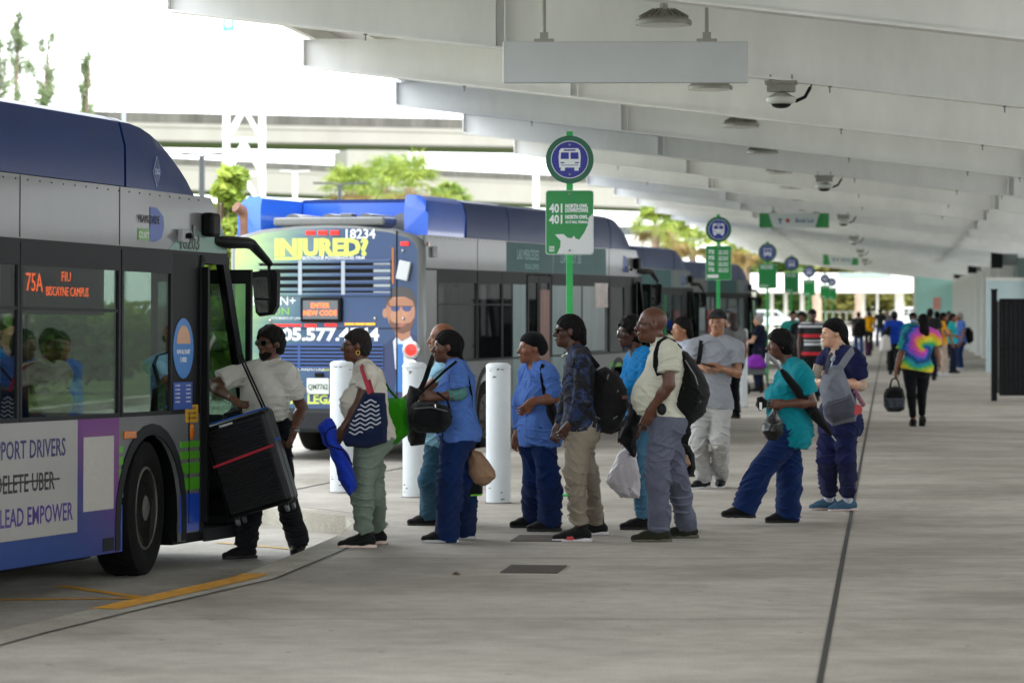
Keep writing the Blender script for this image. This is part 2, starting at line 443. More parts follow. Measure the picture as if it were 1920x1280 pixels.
for k in range(6):
    s = S0 + 21.15 * k; t = -1.03 if k else -1.0
    b = ST(s, t, zb(t) - .022)
    L = ['bracket mounted round security camera on roof beam beside the blank hanging sign', 'second bracket security camera along the canopy, above the third lamp row', 'third bracket security camera, right of the green and white hanging sign']
    o = thing('security_camera', L[k] if k < 3 else 'tiny distant security camera on a far roof beam', 'camera', b, (0, 0, PLAT_ROT), 'round security cameras on the roof beams')
    m = MB(); m.bx(-.15, .15, -.12, .12, -.03, -.002); m.bx(-.13, .13, -.09, .09, -.1, -.03); m.tube([(-.1, 0, -.002), (-.1, 0, .06)], .012, 6); m.tube([(.1, 0, -.002), (.1, 0, .06)], .012, 6); m.build('bracket', M_al, o)
    m = MB(); m.lathe([(.09, -.215), (.13, -.2), (.14, -.18), (.135, -.155), (.06, -.11)], 20); m.build('housing', M_cam, o, True)
    m = MB(); m.lathe([(.0, -.255), (.05, -.25), (.08, -.235), (.095, -.214)], 16); m.build('dome', M_dk, o, True)
    m = MB(); m.tube([(.13, 0, -.19), (.22, 0, -.15), (.27, 0, -.06)], .018, 6); m.tube([(.27, 0, -.06), (.3, 0, -.002)], .008, 5); m.build('cable_arm', M_dk, o)

M_sign = mat('grey_sign_face', '#c6cbd0', .35, .2, var=.03, vscale=3)
def hang_sign(px, py, Y, wpx, hpx, rods, rodtop, label, printed):
    c = P(px, py, Y); wd, hh = wpx * Y / F, hpx * Y / F
    o = thing('hanging_sign', label, 'sign', c, (0, 0, PLAT_ROT * 0.1), 'signs hanging from the canopy')
    m = MB(); m.bx(-wd / 2, wd / 2, -.05, .05, -hh / 2, hh / 2, .006); m.build('panel', M_sign if not printed else mat('white_sign_face', '#c9d2d3', .4), o)
    for r in rods:
        x = (r - px) * Y / F
        m = MB(); m.tube([(x, 0, hh / 2), (x, 0, rodtop - c.z)], .016, 8); m.box((x, 0, hh / 2 + .012), (.17, .09, .024)); m.box((x, 0, hh / 2 + .05), (.07, .07, .06)); m.box((x, 0, rodtop - c.z - .05), (.1, .08, .08)); m.build('rod', M_galv, o)
    if printed:
        for sd in (-1, 1):
            m = MB(); a, b2 = wd / 2, wd * .33
            m.prism([(sd * a, hh / 2), (sd * (b2 + .06), hh / 2), (sd * (b2 - .05), -hh / 2), (sd * a, -hh / 2)], lambda u, v, h: (u, h, v), -.054, -.051)
            m.build('green_end', mat('sign_green_end', '#2f8a4c', .4, var=.25, vscale=2), o)
        letters('Book Lot', hh * .42, mat('sign_blue_text', '#38618f', .5), 'lettering', o, frame((.15 * wd, -.0515, -hh * .14), (1, 0, 0), (0, 0, 1), (0, -1, 0)), bold=.003, fit=wd * .26)
        m = MB(); m.lathe([(.05, 0), (.05, .002)], 16, (-.09 * wd, -.0515, 0), Matrix.Rotation(R(90), 3, 'X')); m.build('stop_symbol', mat('sign_red_text', '#a8423f', .5), o)
        letters('T', hh * .45, mat('sign_blue_text', '#38618f'), 'symbol', o, frame((-.2 * wd, -.0515, -hh * .2), (1, 0, 0), (0, 0, 1), (0, -1, 0)), bold=.01)
hang_sign(1172.5, 117.5, 27.1, 459, 77, (1020, 1325), zt(-2) + .15, 'long blank grey rectangular sign hanging near the camera on two rods', False)
hang_sign(1488.5, 413.5, 74.8, 131, 27, (1450, 1530), zt(-2) + .15, 'white hanging sign with green slanted ends above the second green stop sign', True)
hang_sign(1576, 487, 138, 66, 20, (1556, 1596), zt(-2) + .15, 'farthest small hanging sign with green ends, deep under the canopy', True)

# ---------------------------------------------------------------- bus stop signs
M_sg = mat('sign_green', '#12833f', .35, var=.05, vscale=4); M_dg = mat('sign_dark_green', '#0d5b43', .35)
M_bl = mat('sign_blue', '#14218c', .3); M_wh = mat('sign_white', '#d6dcdf', .45); M_post = mat('green_post', '#10a04c', .4, var=.08, vscale=8)
M_screw = mat('screw', '#8d8d8d', .4, .8)
def stop_sign(px, Y, kind, label):
    x = (px - CX) * Y / F
    o = thing('bus_stop_sign', label, 'bus stop sign', (x, Y, 0), (0, 0, 0), 'green bus stop signs on posts along the platform')
    m = MB(); m.box((0, 0, 1.73), (.062, .03, 3.46), bev=.004); m.build('post', M_post, o)
    m = MB(); m.box((0, 0, .008), (.2, .2, .016), bev=.004); m.build('base_plate', M_post, o)
    Rx = Matrix.Rotation(R(90), 3, 'X')
    m = MB(); m.lathe([(.228, 0), (.228, .012)], 40, (0, -.02, 3.19), Rx); d = m.build('disc', M_dg, o)
    m = MB(); m.lathe([(.178, 0), (.178, .003)], 40, (0, -.0325, 3.19), Rx); m.build('white_ring', M_wh, d)
    m = MB(); m.lathe([(.171, 0), (.171, .003)], 40, (0, -.036, 3.19), Rx); m.build('blue_field', M_bl, d)
    # bus pictogram
    f = lambda u, v, h: (u, -h, 3.19 + v)
    m = MB(); m.prism([(-.098, -.075), (-.105, .02), (-.098, .085), (-.08, .107), (.08, .107), (.098, .085), (.105, .02), (.098, -.075)], f, .0392, .0415)
    m.prism([(-.085, -.105), (-.085, -.075), (-.045, -.075), (-.045, -.105)], f, .0392, .0414); m.prism([(.045, -.105), (.045, -.075), (.085, -.075), (.085, -.105)], f, .0392, .0414)
    m.build('bus_symbol', M_wh, d)
    m = MB()
    m.prism([(-.086, .005), (-.082, .068), (-.008, .068), (-.008, .005)], f, .0417, .043); m.prism([(.008, .005), (.008, .068), (.082, .068), (.086, .005)], f, .0417, .043)
    m.prism([(-.055, .082), (-.055, .096), (.055, .096), (.055, .082)], f, .0417, .043)
    m.prism([(-.086, -.036), (-.086, -.024), (-.05, -.024), (-.05, -.036)], f, .0417, .043); m.prism([(.05, -.036), (.05, -.024), (.086, -.024), (.086, -.036)], f, .0417, .043)
    m.prism([(-.08, -.056), (-.08, -.05), (.08, -.05), (.08, -.056)], f, .0417, .043)
    m.build('symbol_windows', M_bl, d)
    m = MB()
    for z in (3.19 + .14, 3.19 - .14, 2.865, 2.33): m.ball((0, -.043 if z > 3 else -.036, z), (.011, .006, .011), None, 8, 6)
    m.build('screws', M_screw, o)
    # route panel with rounded corners
    x0, x1, z0, z1, r = -.228, .228, 2.29, 2.90, .03
    pl = []
    for (cx, cz, a0) in ((x1 - r, z1 - r, 0), (x0 + r, z1 - r, 90), (x0 + r, z0 + r, 180), (x1 - r, z0 + r, 270)):
        for k in range(6):
            a = R(a0 + 18 * k); pl.append((cx + r * math.cos(a), cz + r * math.sin(a)))
    g2 = lambda u, v, h: (u, -h, v)
    m = MB(); m.prism(pl, g2, .017, .0215); pn = m.build('route_panel', M_wh, o)
    m = MB(); m.prism([(u * .978, 2.595 + (v - 2.595) * .984) for u, v in pl], g2, .0217, .0245); m.build('green_field', M_sg, pn)
    T = lambda s, sz, x, z, b=.004, fit=None: letters(s, sz, M_wh, 'lettering', pn, frame((x, -.0247, z), (1, 0, 0), (0, 0, 1), (0, -1, 0)), 'LEFT', .001, b, fit=fit)
    if kind == 0:
        for dz, a, b2 in ((0, 'NORTH OWL', 'DOWNTOWN'), (-.105, 'NORTH OWL', '163 ST MALL TERMINAL')):
            T('401', .115, -.192, 2.69 + dz, .004, .125); T(a, .048, -.042, 2.735 + dz, .003, .215); T(b2, .052 if dz == 0 else .034, -.042, 2.692 + dz, .003 if dz == 0 else .0015, .215)
        m = MB(); m.prism([(-.14, 2.48), (-.06, 2.485), (-.02, 2.45), (.02, 2.445), (.04, 2.47), (.055, 2.445), (.09, 2.43), (.14, 2.50), (.175, 2.58), (.18, 2.64), (.222, 2.68), (.222, 2.32), (.2, 2.297), (-.12, 2.297), (-.09, 2.36), (-.085, 2.42)], g2, .0247, .0262); m.build('county_map', mat('sign_map_grey', '#cfd3d5', .5), pn)
        m = MB()
        for k in range(4): m.bx(-.195, -.145, -.0265, -.0248, 2.32 + k * .014, 2.327 + k * .014)
        m.build('emblem', M_wh, pn)
    elif kind == 1:
        for k, rt in enumerate(('75', '75', '75A', '75')):
            T(rt, .09, -.185, 2.76 - .105 * k, .004, .11)
            T('NW 163 ST', .036, -.0, 2.79 - .105 * k, .002, .18); T('BISCAYNE', .036, 0, 2.75 - .105 * k, .002, .17)
        m = MB(); m.bx(-.2, .0, -.0262, -.0248, 2.33, 2.39); m.build('emblem', M_wh, pn)
    else:
        for k in range(2): T('ROUTES', .05, -.17, 2.83 - .05 * k, .002, .3)
        m = MB(); m.bx(-.19, .02, -.0262, -.0248, 2.33, 2.39); m.build('emblem', mat('sign_pale', '#8fbf9f', .5), pn)
stop_sign(1068, 30.4, 0, 'nearest green bus stop sign with two 401 routes and white coast map')
stop_sign(1347, 56.9, 1, 'second green bus stop sign listing four route 75 lines')
stop_sign(1439, 79.8, 2, 'third bus stop sign, mostly plain green, just right of the last bus')
for px, Y, l in ((1484, 99.3, 'fourth bus stop sign down the platform, small plain green panel'), (1517, 121, 'fifth bus stop sign, right of the fourth one'), (1546.5, 149, 'sixth far bus stop sign, overlapping the last'), (1560, 166, 'last and farthest tiny bus stop sign')):
    stop_sign(px, Y, 2, l)

# ---------------------------------------------------------------- bollards
M_bol = mat('bollard_paint', '#c3c9cd', .4, var=.06, vscale=3, bump=.05, bscale=30); M_scuff = mat('scuff', '#6e6a64', .8)
def bollard(x, Y, h, label):
    o = thing('bollard', label, 'bollard', (x, Y, 0), (0, 0, rng.random() * 6), 'white steel bollards along the platform edge')
    m = MB(); m.lathe([(.112, 0), (.112, h - .06), (.109, h - .052), (.115, h - .048), (.115, h - .03), (.105, h - .012), (.08, h), (.0, h + .006)], 28); m.build('pipe', M_bol, o, True)
    m = MB()
    for k in range(14):
        a = rng.random() * 6.3; z = h - .062 - rng.random() ** 3 * .1 if k < 9 else rng.random() * .12 + .03
        wv = .02 + rng.random() * .02; hh2 = .006 + rng.random() * .01
        m.add([((.1135) * math.cos(a + e), .1135 * math.sin(a + e), z + f2) for e, f2 in ((-wv * 5, 0), (wv * 4, hh2 * .3), (wv * 5, hh2), (-wv * 3, hh2 * 1.3))], [(0, 1, 2, 3)])
    m.build('paint_chips', M_scuff, o)
    m = MB(); m.lathe([(.125, .0), (.125, .006), (.113, .01)], 24); m.build('sealant_ring', M_scuff, o)
bollard(-1.65, 31.0, 1.27, 'leftmost white bollard, behind the woman with the navy tote')
bollard(-.92, 30.2, 1.27, 'white bollard mostly hidden behind man in light blue shirt')
bollard(-.125, 29.3, 1.28, 'tall white bollard in plain view, right of woman in blue scrubs')
bollard((1326 - 960) * 57 / F, 57, 1.28, 'far white bollard behind the man in grey cap')
bollard((1390 - 960) * 58 / F, 58, 1.42, 'far white bollard left of the walker with purple bag')

# ---------------------------------------------------------------- station wall, gate, displays on the right
M_teal = mat('pale_teal_wall', '#9fcfc9', .7, var=.06, vscale=2); M_pale = mat('pale_blue_wall', '#b3c6cb', .7, var=.05, vscale=2)
M_mesh = mat('black_fence', '#0f1012', .6, spec=.2, bump=.2, bscale=60); M_white = mat('white_wall', '#d5d6d2', .7, var=.05)
o = thing('wall_panel', 'pale blue grey end wall beside the black gate', 'wall', ST(91, 2.70), (0, 0, PLAT_ROT))
m = MB(); m.bx(0, 6, 0, .3, 0, 2.58); m.build('wall_face', M_pale, o); m = MB(); m.bx(-.02, 6, -.03, .33, 2.58, 2.66); m.build('coping', M_white, o)
m = MB(); m.bx(1.1, 1.22, -.15, -.03, 0, 4.6); m.build('conduit', M_white, o)
o = thing('fence_gate', 'black slatted metal gate with thick post at right edge', 'gate', (9.34, 62, 0), (0, 0, R(-4)))
m = MB(); m.box((0, 0, 1.07), (.11, .11, 2.14), bev=.01); m.box((0, 0, 2.15), (.13, .13, .03)); m.build('post', M_mesh, o)
m = MB(); m.bx(.1, 2.6, -.02, .02, 1.93, 1.98); m.bx(.1, 2.6, -.02, .02, .1, .15); m.bx(.056, .10, -.02, .02, .15, 1.93); m.bx(.1, 2.6, -.02, .02, 1.0, 1.04)
for k in range(2): m.box((.05, 0, .4 + 1.2 * k), (.12, .05, .06))
m.build('gate_frame', M_mesh, o)
m = MB()
for k in range(57): m.box((.085 + k * .044, .003 * (k % 2), 1.04), (.043, .008, 1.78))
m.build('slat_infill', mat('black_slat', '#0d0e12', .6, spec=.2), o)
m = MB()
for k in range(40):
    z = .16 + k * .045
    m.tube([(.07 + (k % 2) * .02, -.024, z), (.09 - (k % 2) * .02, -.024, z + .045)], .006, 4)
m.build('chain_link_edge', M_galv, o)

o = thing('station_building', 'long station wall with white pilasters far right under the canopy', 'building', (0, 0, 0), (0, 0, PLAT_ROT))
m = MB(); m.bx(3.75, 4.1, 96, 184, 0, 3.3); m.build('wall', mat('dark_grey_wall', '#6b7675', .8), o)  # one even darker grey, for contrast with the white pilasters
m = MB(); m.bx(9.0, 9.4, -45, 180, 0, 2.9); m.build('light_blocking_wall', mat('light_blocking_grey', '#8a8d8c', .8, var=.05), o)  # added wall out of view: blocks light from the right, darkens window reflections
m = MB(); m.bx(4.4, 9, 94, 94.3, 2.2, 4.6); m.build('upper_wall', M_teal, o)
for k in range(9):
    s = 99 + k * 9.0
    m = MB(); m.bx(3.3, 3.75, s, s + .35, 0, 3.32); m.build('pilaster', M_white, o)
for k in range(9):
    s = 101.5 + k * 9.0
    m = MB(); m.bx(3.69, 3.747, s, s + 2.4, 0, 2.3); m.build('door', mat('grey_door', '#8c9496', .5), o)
o = thing('end_wall', 'pale turquoise end wall with small red notice at the far end', 'wall', ST(183, 1.45), (0, 0, PLAT_ROT))
m = MB(); m.bx(0, 2.9, 0, .3, 0, 4.0); m.build('wall_face', M_teal, o)
m = MB(); m.bx(-.12, 0, -.05, .35, 0, 4.05); m.build('white_edge', M_white, o)
m = MB(); m.bx(1.0, 1.42, -.035, -.005, 1.75, 2.45); m.build('notice', mat('red_notice', '#c98f86', .6), o)
M_grey = mat('grey_box', '#8f9496', .6)
for k, (px, py, Y) in enumerate(((1869, 487, 95), (1823, 500, 122), (1795, 512, 152), (1771, 521, 183), (1754, 529, 215))):
    if Y > 190: continue
    c = P(px, py, Y); t0 = QD.dot(c)
    o = thing('display_screen', ['black hanging display nearest the gate, backed by a grey box', 'second black hanging display along the station wall', 'third black hanging display, smaller', 'farthest black hanging display by the turquoise wall'][k], 'display', c, (0, 0, PLAT_ROT), 'black displays hanging along the station side')
    m = MB(); m.bx(-.17, .17, -.08, .08, -.25, .25, .01); m.build('screen_box', M_dk, o)
    m = MB(); m.bx(-.045, .045, -.04, .04, .25, zt(t0) - c.z); m.build('stem', M_dk, o)
    m = MB(); m.bx(-.16, .62, .2, .7, -.16, .3); m.bx(.2, .3, .4, .5, .3, zt(t0) - c.z); m.build('grey_housing', M_grey, o)
# ---------------------------------------------------------------- buses (local: x forward, y to the left from the kerb side, z up from the ground)
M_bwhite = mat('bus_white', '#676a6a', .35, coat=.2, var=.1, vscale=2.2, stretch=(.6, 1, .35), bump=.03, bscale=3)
M_bblue = mat('bus_blue', '#0e2f6b', .34, spec=.2, coat=.1, var=.05, vscale=1)
M_bdblue = mat('bus_skirt_blue', '#1648b8', .3, coat=.5, var=.05)
M_bgreen = mat('bus_stripe_green', '#4fa51e', .35, coat=.4)
M_blk = mat('black_trim', '#090a0b', .5, spec=.15); M_rub = mat('rubber', '#101010', .8, spec=.15, var=.3, vscale=12, bump=.3, bscale=40)
M_gtrim = mat('grey_trim', '#222427', .55, spec=.2); M_rim = mat('dusty_rim', '#5a5852', .6, .3, var=.25, vscale=15, bump=.2)
M_gl1 = glass('bus_glass', (.46, .52, .48), .08); M_gl2 = glass('dark_bus_glass', (.36, .38, .38), .03)
M_int = mat('bus_interior', '#4a4d4f', .7); M_seat = mat('bus_seat_fabric', '#23305a', .9); M_intw = mat('bus_inner_panel', '#a9adb0', .6)
M_mir = mat('mirror_glass', '#d8dcdf', .03, 1.0); M_red = mat('red_lens', '#b01712', .2, coat=.5); M_amb = mat('amber_lens', '#c46a12', .25, coat=.5)
M_redon = mat('lit_red', '#ff1e14', .3, emit=.24); M_ambon = mat('lit_amber', '#ff9a1a', .3, emit=.25); M_led = mat('orange_led', '#ff5a12', .4, emit=1.0)
M_chr = mat('polished_ring', '#b8babb', .25, .8); M_lime = mat('lime_print', '#c9d765', .4); M_prw = mat('white_print', '#e3e6e8', .4); M_navy = mat('navy_print', '#2a2c66', .4)
M_adw = mat('advert_white', '#a5a4a0', .35, coat=.3, var=.03, vscale=2)
def _grad():
    k = NT('advert_gradient', .35); sx = k.n('SeparateXYZ'); k.l(k.tc.outputs['Object'], sx.inputs[0])
    f = k.mathn('ADD', k.mathn('MULTIPLY', sx.outputs[2], .9), k.mathn('MULTIPLY', sx.outputs[0], .55))
    f = k.mathn('ADD', f, 1.75); c = k.ramp(f, [(.1, '#223f80'), (.55, '#333678'), (1.0, '#6d2a78')]); k.l(c, k.b.inputs['Base Color']); k.b.inputs['Coat Weight'].default_value = .2
    return k.m
M_grad = _grad()
def _rear():
    k = NT('rear_advert_print', .3); sx = k.n('SeparateXYZ'); k.l(k.tc.outputs['Object'], sx.inputs[0])
    mp = k.n('Mapping'); mp.inputs['Scale'].default_value = (1, .6, 5); k.l(k.tc.outputs['Object'], mp.inputs[0])
    n = k.n('TexNoise', Scale=1.3, Detail=4.0, Distortion=.6); k.l(mp.outputs[0], n.inputs['Vector'])
    f = k.mathn('ADD', k.mathn('MULTIPLY', sx.outputs[1], .36), k.mathn('MULTIPLY', k.mathn('SUBTRACT', n.outputs['Fac'], .5), .22))
    f = k.mathn('ADD', f, k.mathn('MULTIPLY', k.mathn('SUBTRACT', sx.outputs[2], 2.0), .1))
    c = k.ramp(f, [(.42, '#2c4570'), (.66, '#456a76'), (.82, '#7d9a76'), (.97, '#9fb96a')]); k.l(c, k.b.inputs['Base Color']); k.b.inputs['Coat Weight'].default_value = .5
    return k.m
M_rear = _rear()
M_tealad = mat('teal_advert', '#235b5d', .45, spec=.2, var=.12, vscale=2)

SIDE = lambda x, z, y=0: frame((x, y, z), (1, 0, 0), (0, 0, 1), (0, -1, 0))
REAR = lambda y, z, x=-12.2: frame((x, y, z), (0, -1, 0), (0, 0, 1), (-1, 0, 0))
FRONT = [(0, .30), (.02, .6), (0, .95), (-.06, 1.25), (-.56, 2.36), (-.60, 2.476), (-.65, 2.577), (-.77, 2.72), (-.95, 2.86)]     # profile x,z of the nose
def fx(z):
    for (xa, za), (xb, zb_) in zip(FRONT, FRONT[1:]):
        if za <= z <= zb_: return xa + (xb - xa) * (z - za) / (zb_ - za)
    return FRONT[-1][0]
WX = (-2.1, -9.3)

def wheel(parent, x, z, side, dual=False):
    w_ = thing('wheel', None, None, (x, .02 if side == 0 else 2.58, z)); w_.parent = parent
    Mx = Matrix.Rotation(R(90), 3, 'X') if side == 0 else Matrix.Rotation(R(-90), 3, 'X')      # lathe axis pointing outward
    m = MB(); m.lathe([(.30, -.30), (.44, -.30), (.478, -.27), (.486, -.22), (.486, -.07), (.478, -.02), (.44, .0), (.36, .005), (.30, -.02)], 48, (0, 0, 0), Mx)
    for k in range(48):
        a = 2 * math.pi * k / 48
        for zz in (-.19, -.1): m.box(Mx @ Vector((.484 * math.cos(a), .484 * math.sin(a), zz)), (.012, .03, .06), Mx @ Matrix.Rotation(a, 3, 'Z'))
    m.build('tyre', M_rub, w_, True)
    dep = -.12 if x > -5 else -.02
    m = MB(); m.lathe([(.30, -.02), (.285, -.01), (.27, -.04), (.25, dep), (.19, dep + .01), (.16, dep + .05), (.10, dep + .06), (.09, dep + .10), (.05, dep + .115), (0, dep + .115)], 36, (0, 0, 0), Mx); m.build('rim', M_rim, w_, True)
    m = MB()
    for k in range(10):
        a = 2 * math.pi * k / 10; c = Mx @ Vector((.135 * math.cos(a), .135 * math.sin(a), dep + .065)); m.box(c, (.03, .03, .04), Mx @ Matrix.Rotation(a, 3, 'Z'))
    m.build('wheel_nuts', M_gtrim, w_)
    m = MB()
    for k in range(10):
        a = 2 * math.pi * (k + .5) / 10; m.lathe([(.028, 0), (.028, .004)], 10, Mx @ Vector((.222 * math.cos(a), .222 * math.sin(a), dep + .006)), Mx)
    m.build('hand_holes', M_blk, w_)
    return w_

def bus(label, pos, head, pitch=0.0, number='', opts=()):
    o = thing('city_bus', label, 'bus', pos, (0, pitch, head), 'city buses in the saw-tooth bays')
    M_gl = M_gl1 if pitch else M_gl2
    L = 12.2; sp = math.sin(pitch)
    ZS, ZW, ZG, ZU = .29, 1.235, 2.43, 2.86       # skirt bottom, window bottom, glass top, white top
    def wz(x): return .486 + (-x) * sp * -1 + (9.3 * sp if pitch else 0)     # keeps the tyres on the road when the bus kneels
    door = (-1.08, -.10); rdoor = (-7.35, -6.15)
    # --- right side skirt, with arches cut for the wheels
    def arch(cx, z0, r=.60, n=14):
        return [(cx + r * math.cos(R(180 - 180 * k / n)) * 0.97, max(z0, .50 + r * 1.0 * math.sin(R(180 * k / n)))) for k in range(n + 1)]
    def skirt(x0, x1, mtl, z0, z1, name):
        for side in (0, 1):
            if side == 1 and name != 'skirt': continue
            pl = [(x0, z0)]
            for cx in sorted(WX):
                if x0 < cx < x1 and z0 < .5: pl += [(cx - .582, z0)] + arch(cx, .5) + [(cx + .582, z0)]
            pl += [(x1, z0), (x1, z1), (x0, z1)]
            yy = 0.0 if side == 0 else 2.57
            m = MB(); m.prism(pl, lambda u, v, h: (u, yy + h, v), 0, .03); m.build(name, mtl, o)
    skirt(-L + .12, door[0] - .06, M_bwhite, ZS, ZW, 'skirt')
    for side in (0, 1):
        yy = -.012 if side == 0 else 2.60
        for cx in WX:
            m = MB(); a1 = [(u, v) for u, v in arch(cx, .5, .60)]; a0 = [(cx + (u - cx) * 1.14, .5 + (v - .5) * 1.13) for u, v in a1]
            a1 = [(a1[0][0], .30)] + a1 + [(a1[-1][0], .30)]; a0 = [(a0[0][0], .30)] + a0 + [(a0[-1][0], .30)]
            for (p0, p1), (q0, q1) in zip(zip(a0, a0[1:]), zip(a1, a1[1:])):
                m.prism([p0, p1, q1, q0], lambda u, v, h: (u, yy + h, v), 0, .012)
            m.build('wheel_arch_trim', M_gtrim, o)
            m = MB()
            yi0, yi1 = (.035, .75) if side == 0 else (1.85, 2.565)
            for (p0, p1) in zip(a1, a1[1:]): m.add([(p0[0], yi0, p0[1]), (p1[0], yi0, p1[1]), (p1[0], yi1, p1[1]), (p0[0], yi1, p0[1])], [(0, 1, 2, 3)])
            ye = yi1 if side == 0 else yi0
            m.add([(u, ye, v) for u, v in a1], [tuple(range(len(a1)))]); m.build('wheel_well', M_blk, o)
    for i, cx in enumerate(WX):
        for side in (0, 1):
            wh = wheel(o, cx, .486 + (9.3 + cx) * sp, side)
            if i == 0 and pitch: wh.rotation_euler.z = R(7)
    # underbody, floor, ceiling, inner skin
    m = MB(); m.bx(-8.5, -2.95, .1, 2.5, .26, .34); m.bx(-1.45, -.05, .1, 2.5, .26, .34); m.bx(-2.95, -1.45, .8, 1.8, .2, .34); m.bx(-11.9, -10.05, .1, 2.5, .34, .6); m.bx(-10.05, -8.5, .8, 1.8, .3, .6); m.build('underbody', M_blk, o)
    m = MB(); m.bx(-11.3, -.9, .08, 2.52, 2.56, 2.6); m.build('inner_ceiling', M_int, o)
    m = MB(); m.bx(-11.3, -2.75, 2.5, 2.55, .36, ZW); m.bx(-11.3, -2.75, .045, .06, .36, ZW - .02); m.bx(-11.3, -11.25, .1, 2.5, .4, 2.56); m.build('inner_panel', M_intw, o)
    # upper white panels and roof
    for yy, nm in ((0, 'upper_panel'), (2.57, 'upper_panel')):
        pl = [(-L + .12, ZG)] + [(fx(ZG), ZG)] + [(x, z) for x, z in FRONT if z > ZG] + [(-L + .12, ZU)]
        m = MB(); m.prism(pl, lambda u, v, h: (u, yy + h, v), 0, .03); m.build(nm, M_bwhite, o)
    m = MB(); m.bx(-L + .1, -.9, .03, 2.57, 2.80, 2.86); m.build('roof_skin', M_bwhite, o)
    m = MB(); m.bx(-L + .12, fx(ZG) - .02, -.006, .0, ZG - .012, ZG + .012); m.build('gutter_rail', M_gtrim, o)
    # nose: bumper, windscreen, head panel
    def nose(z0, z1, nm, mtl, inset=0.0):
        zs = [z0] + [z for x, z in FRONT if z0 < z < z1] + [z1]; m = MB(); vs = []; n = 13
        for z in zs:
            for k in range(n):
                y = .02 + 2.56 * k / (n - 1); u = abs(y - 1.3) / 1.28; vs.append((fx(z) + .0 - .16 * u ** 4 + .02 - inset, y, z))
        fs = [(i * n + k, i * n + k + 1, (i + 1) * n + k + 1, (i + 1) * n + k) for i in range(len(zs) - 1) for k in range(n - 1)]
        m.add(vs, fs); return m.build(nm, mtl, o, True)
    nose(.30, .62, 'front_bumper', M_gtrim); nose(.62, 1.2, 'front_panel', M_bwhite); nose(1.2, 2.36, 'windscreen', M_gl); nose(2.36, 2.86, 'front_cap', M_blk if number == '18203' else M_bwhite)
    for yy in (.0, 2.54):
        m = MB(); zs = [.36, .95, 1.25, 2.36, 2.46]
        for a, b in zip(zs, zs[1:]): m.add([(fx(a) - .12, yy, a), (fx(a) - .0, yy, a), (fx(b) - .0, yy, b), (fx(b) - .12, yy, b), (fx(a) - .12, yy + .06, a), (fx(a) - .0, yy + .06, a), (fx(b) - .0, yy + .06, b), (fx(b) - .12, yy + .06, b)], [(0, 1, 2, 3), (4, 5, 6, 7), (0, 3, 7, 4), (1, 2, 6, 5)])
        m.build('corner_post', M_blk, o)
    for x in (-2.70, -4.36, -6.1, -7.8, -9.8):
        m = MB(); m.bx(x - .003, x + .003, -.0035, -.0003, ZG + .02, ZU - .005); m.build('panel_seam', M_blk, o)
    m = MB()
    for k in range(56): m.ball((-1.2 - k * .19, -.001, ZU - .03), .006, None, 6, 4)
    m.build('rivet_row', M_gtrim, o)
    # --- windows along both sides
    def window(x0, x1, side, z0=ZW, z1=ZG - .012, transom=True, m_=None):
        y0 = .006 if side == 0 else 2.574
        m = MB(); m.bx(x0, x1, y0, y0 + .012, z0, z1); wdo = m.build('window', m_ or M_gl, o)
        m = MB(); ya, yb = (-.006, .03) if side == 0 else (2.57, 2.606); t = .028
        m.bx(x0 - .004, x0 + t, ya, yb, z0, z1); m.bx(x1 - t, x1 + .004, ya, yb, z0, z1); m.bx(x0 + t, x1 - t, ya, yb, z0, z0 + .03); m.bx(x0 + t, x1 - t, ya, yb, z1 - .15, z1)
        m.build('frame', M_gtrim if side == 0 else M_blk, wdo)
        if transom:
            m = MB(); m.bx(x0 + t, x1 - t, ya + .004, ya + .02, 1.975, 1.995); m.build('transom', M_gtrim, wdo)
    xs = [-2.68, -4.36, -6.08]
    for a, b in zip(xs, xs[1:]): window(b + .01, a - .01, 0)
    window(-2.66, -1.72, 0, transom=False)
    for a, b in ((-7.42, -8.62), (-8.64, -9.8)): window(b, a, 0)
    window(-11.6, -9.85, 0, m_=M_gl)
    for k in range(6): window(-2.9 - 1.42 * (k + 1) + .02, -2.9 - 1.42 * k, 1)
    window(-2.86, -1.0, 1, transom=False)
    for yy in (0, 2.57):
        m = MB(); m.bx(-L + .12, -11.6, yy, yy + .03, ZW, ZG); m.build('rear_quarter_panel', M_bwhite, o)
    for q0, q1 in ((-1.72, -1.16), (-6.14, -6.06)): m = MB(); m.bx(q0, q1, .0, .03, ZW, ZG - .012); m.build('door_post', M_blk, o)
    # --- rear door (closed, two leaves)
    for a, b in ((rdoor[0], -6.76), (-6.74, rdoor[1])):
        m = MB(); t = .07
        m.bx(a, a + t, -.004, .03, .36, 2.4); m.bx(b - t, b, -.004, .03, .36, 2.4); m.bx(a + t, b - t, -.004, .03, .36, .5); m.bx(a + t, b - t, -.004, .03, 2.3, 2.4); m.bx(a + t, b - t, -.002, .03, 1.25, 1.3); d = m.build('rear_door', M_blk, o)
        m = MB(); m.bx(a + t, b - t, .008, .018, .5, 1.25); m.bx(a + t, b - t, .008, .018, 1.3, 2.3); m.build('door_glass', M_gl, d)
    # --- front door, swung open at its rear edge and a folded leaf ahead
    opened = 'closed' not in opts
    m = MB(); m.bx(-1.16, -1.10, -.012, .05, .34, 2.42); m.bx(-1.16, fx(2.42) , -.012, .03, 2.36, 2.42); m.build('door_frame', M_gtrim, o)
    m = MB(); m.bx(-1.42, -.04, -.005, 1.0, .29, .35); m.build('step', M_blk, o)
    m = MB(); m.bx(-1.1, -.1, -.03, -.005, .27, .36); m.build('step_edge', M_gtrim, o)
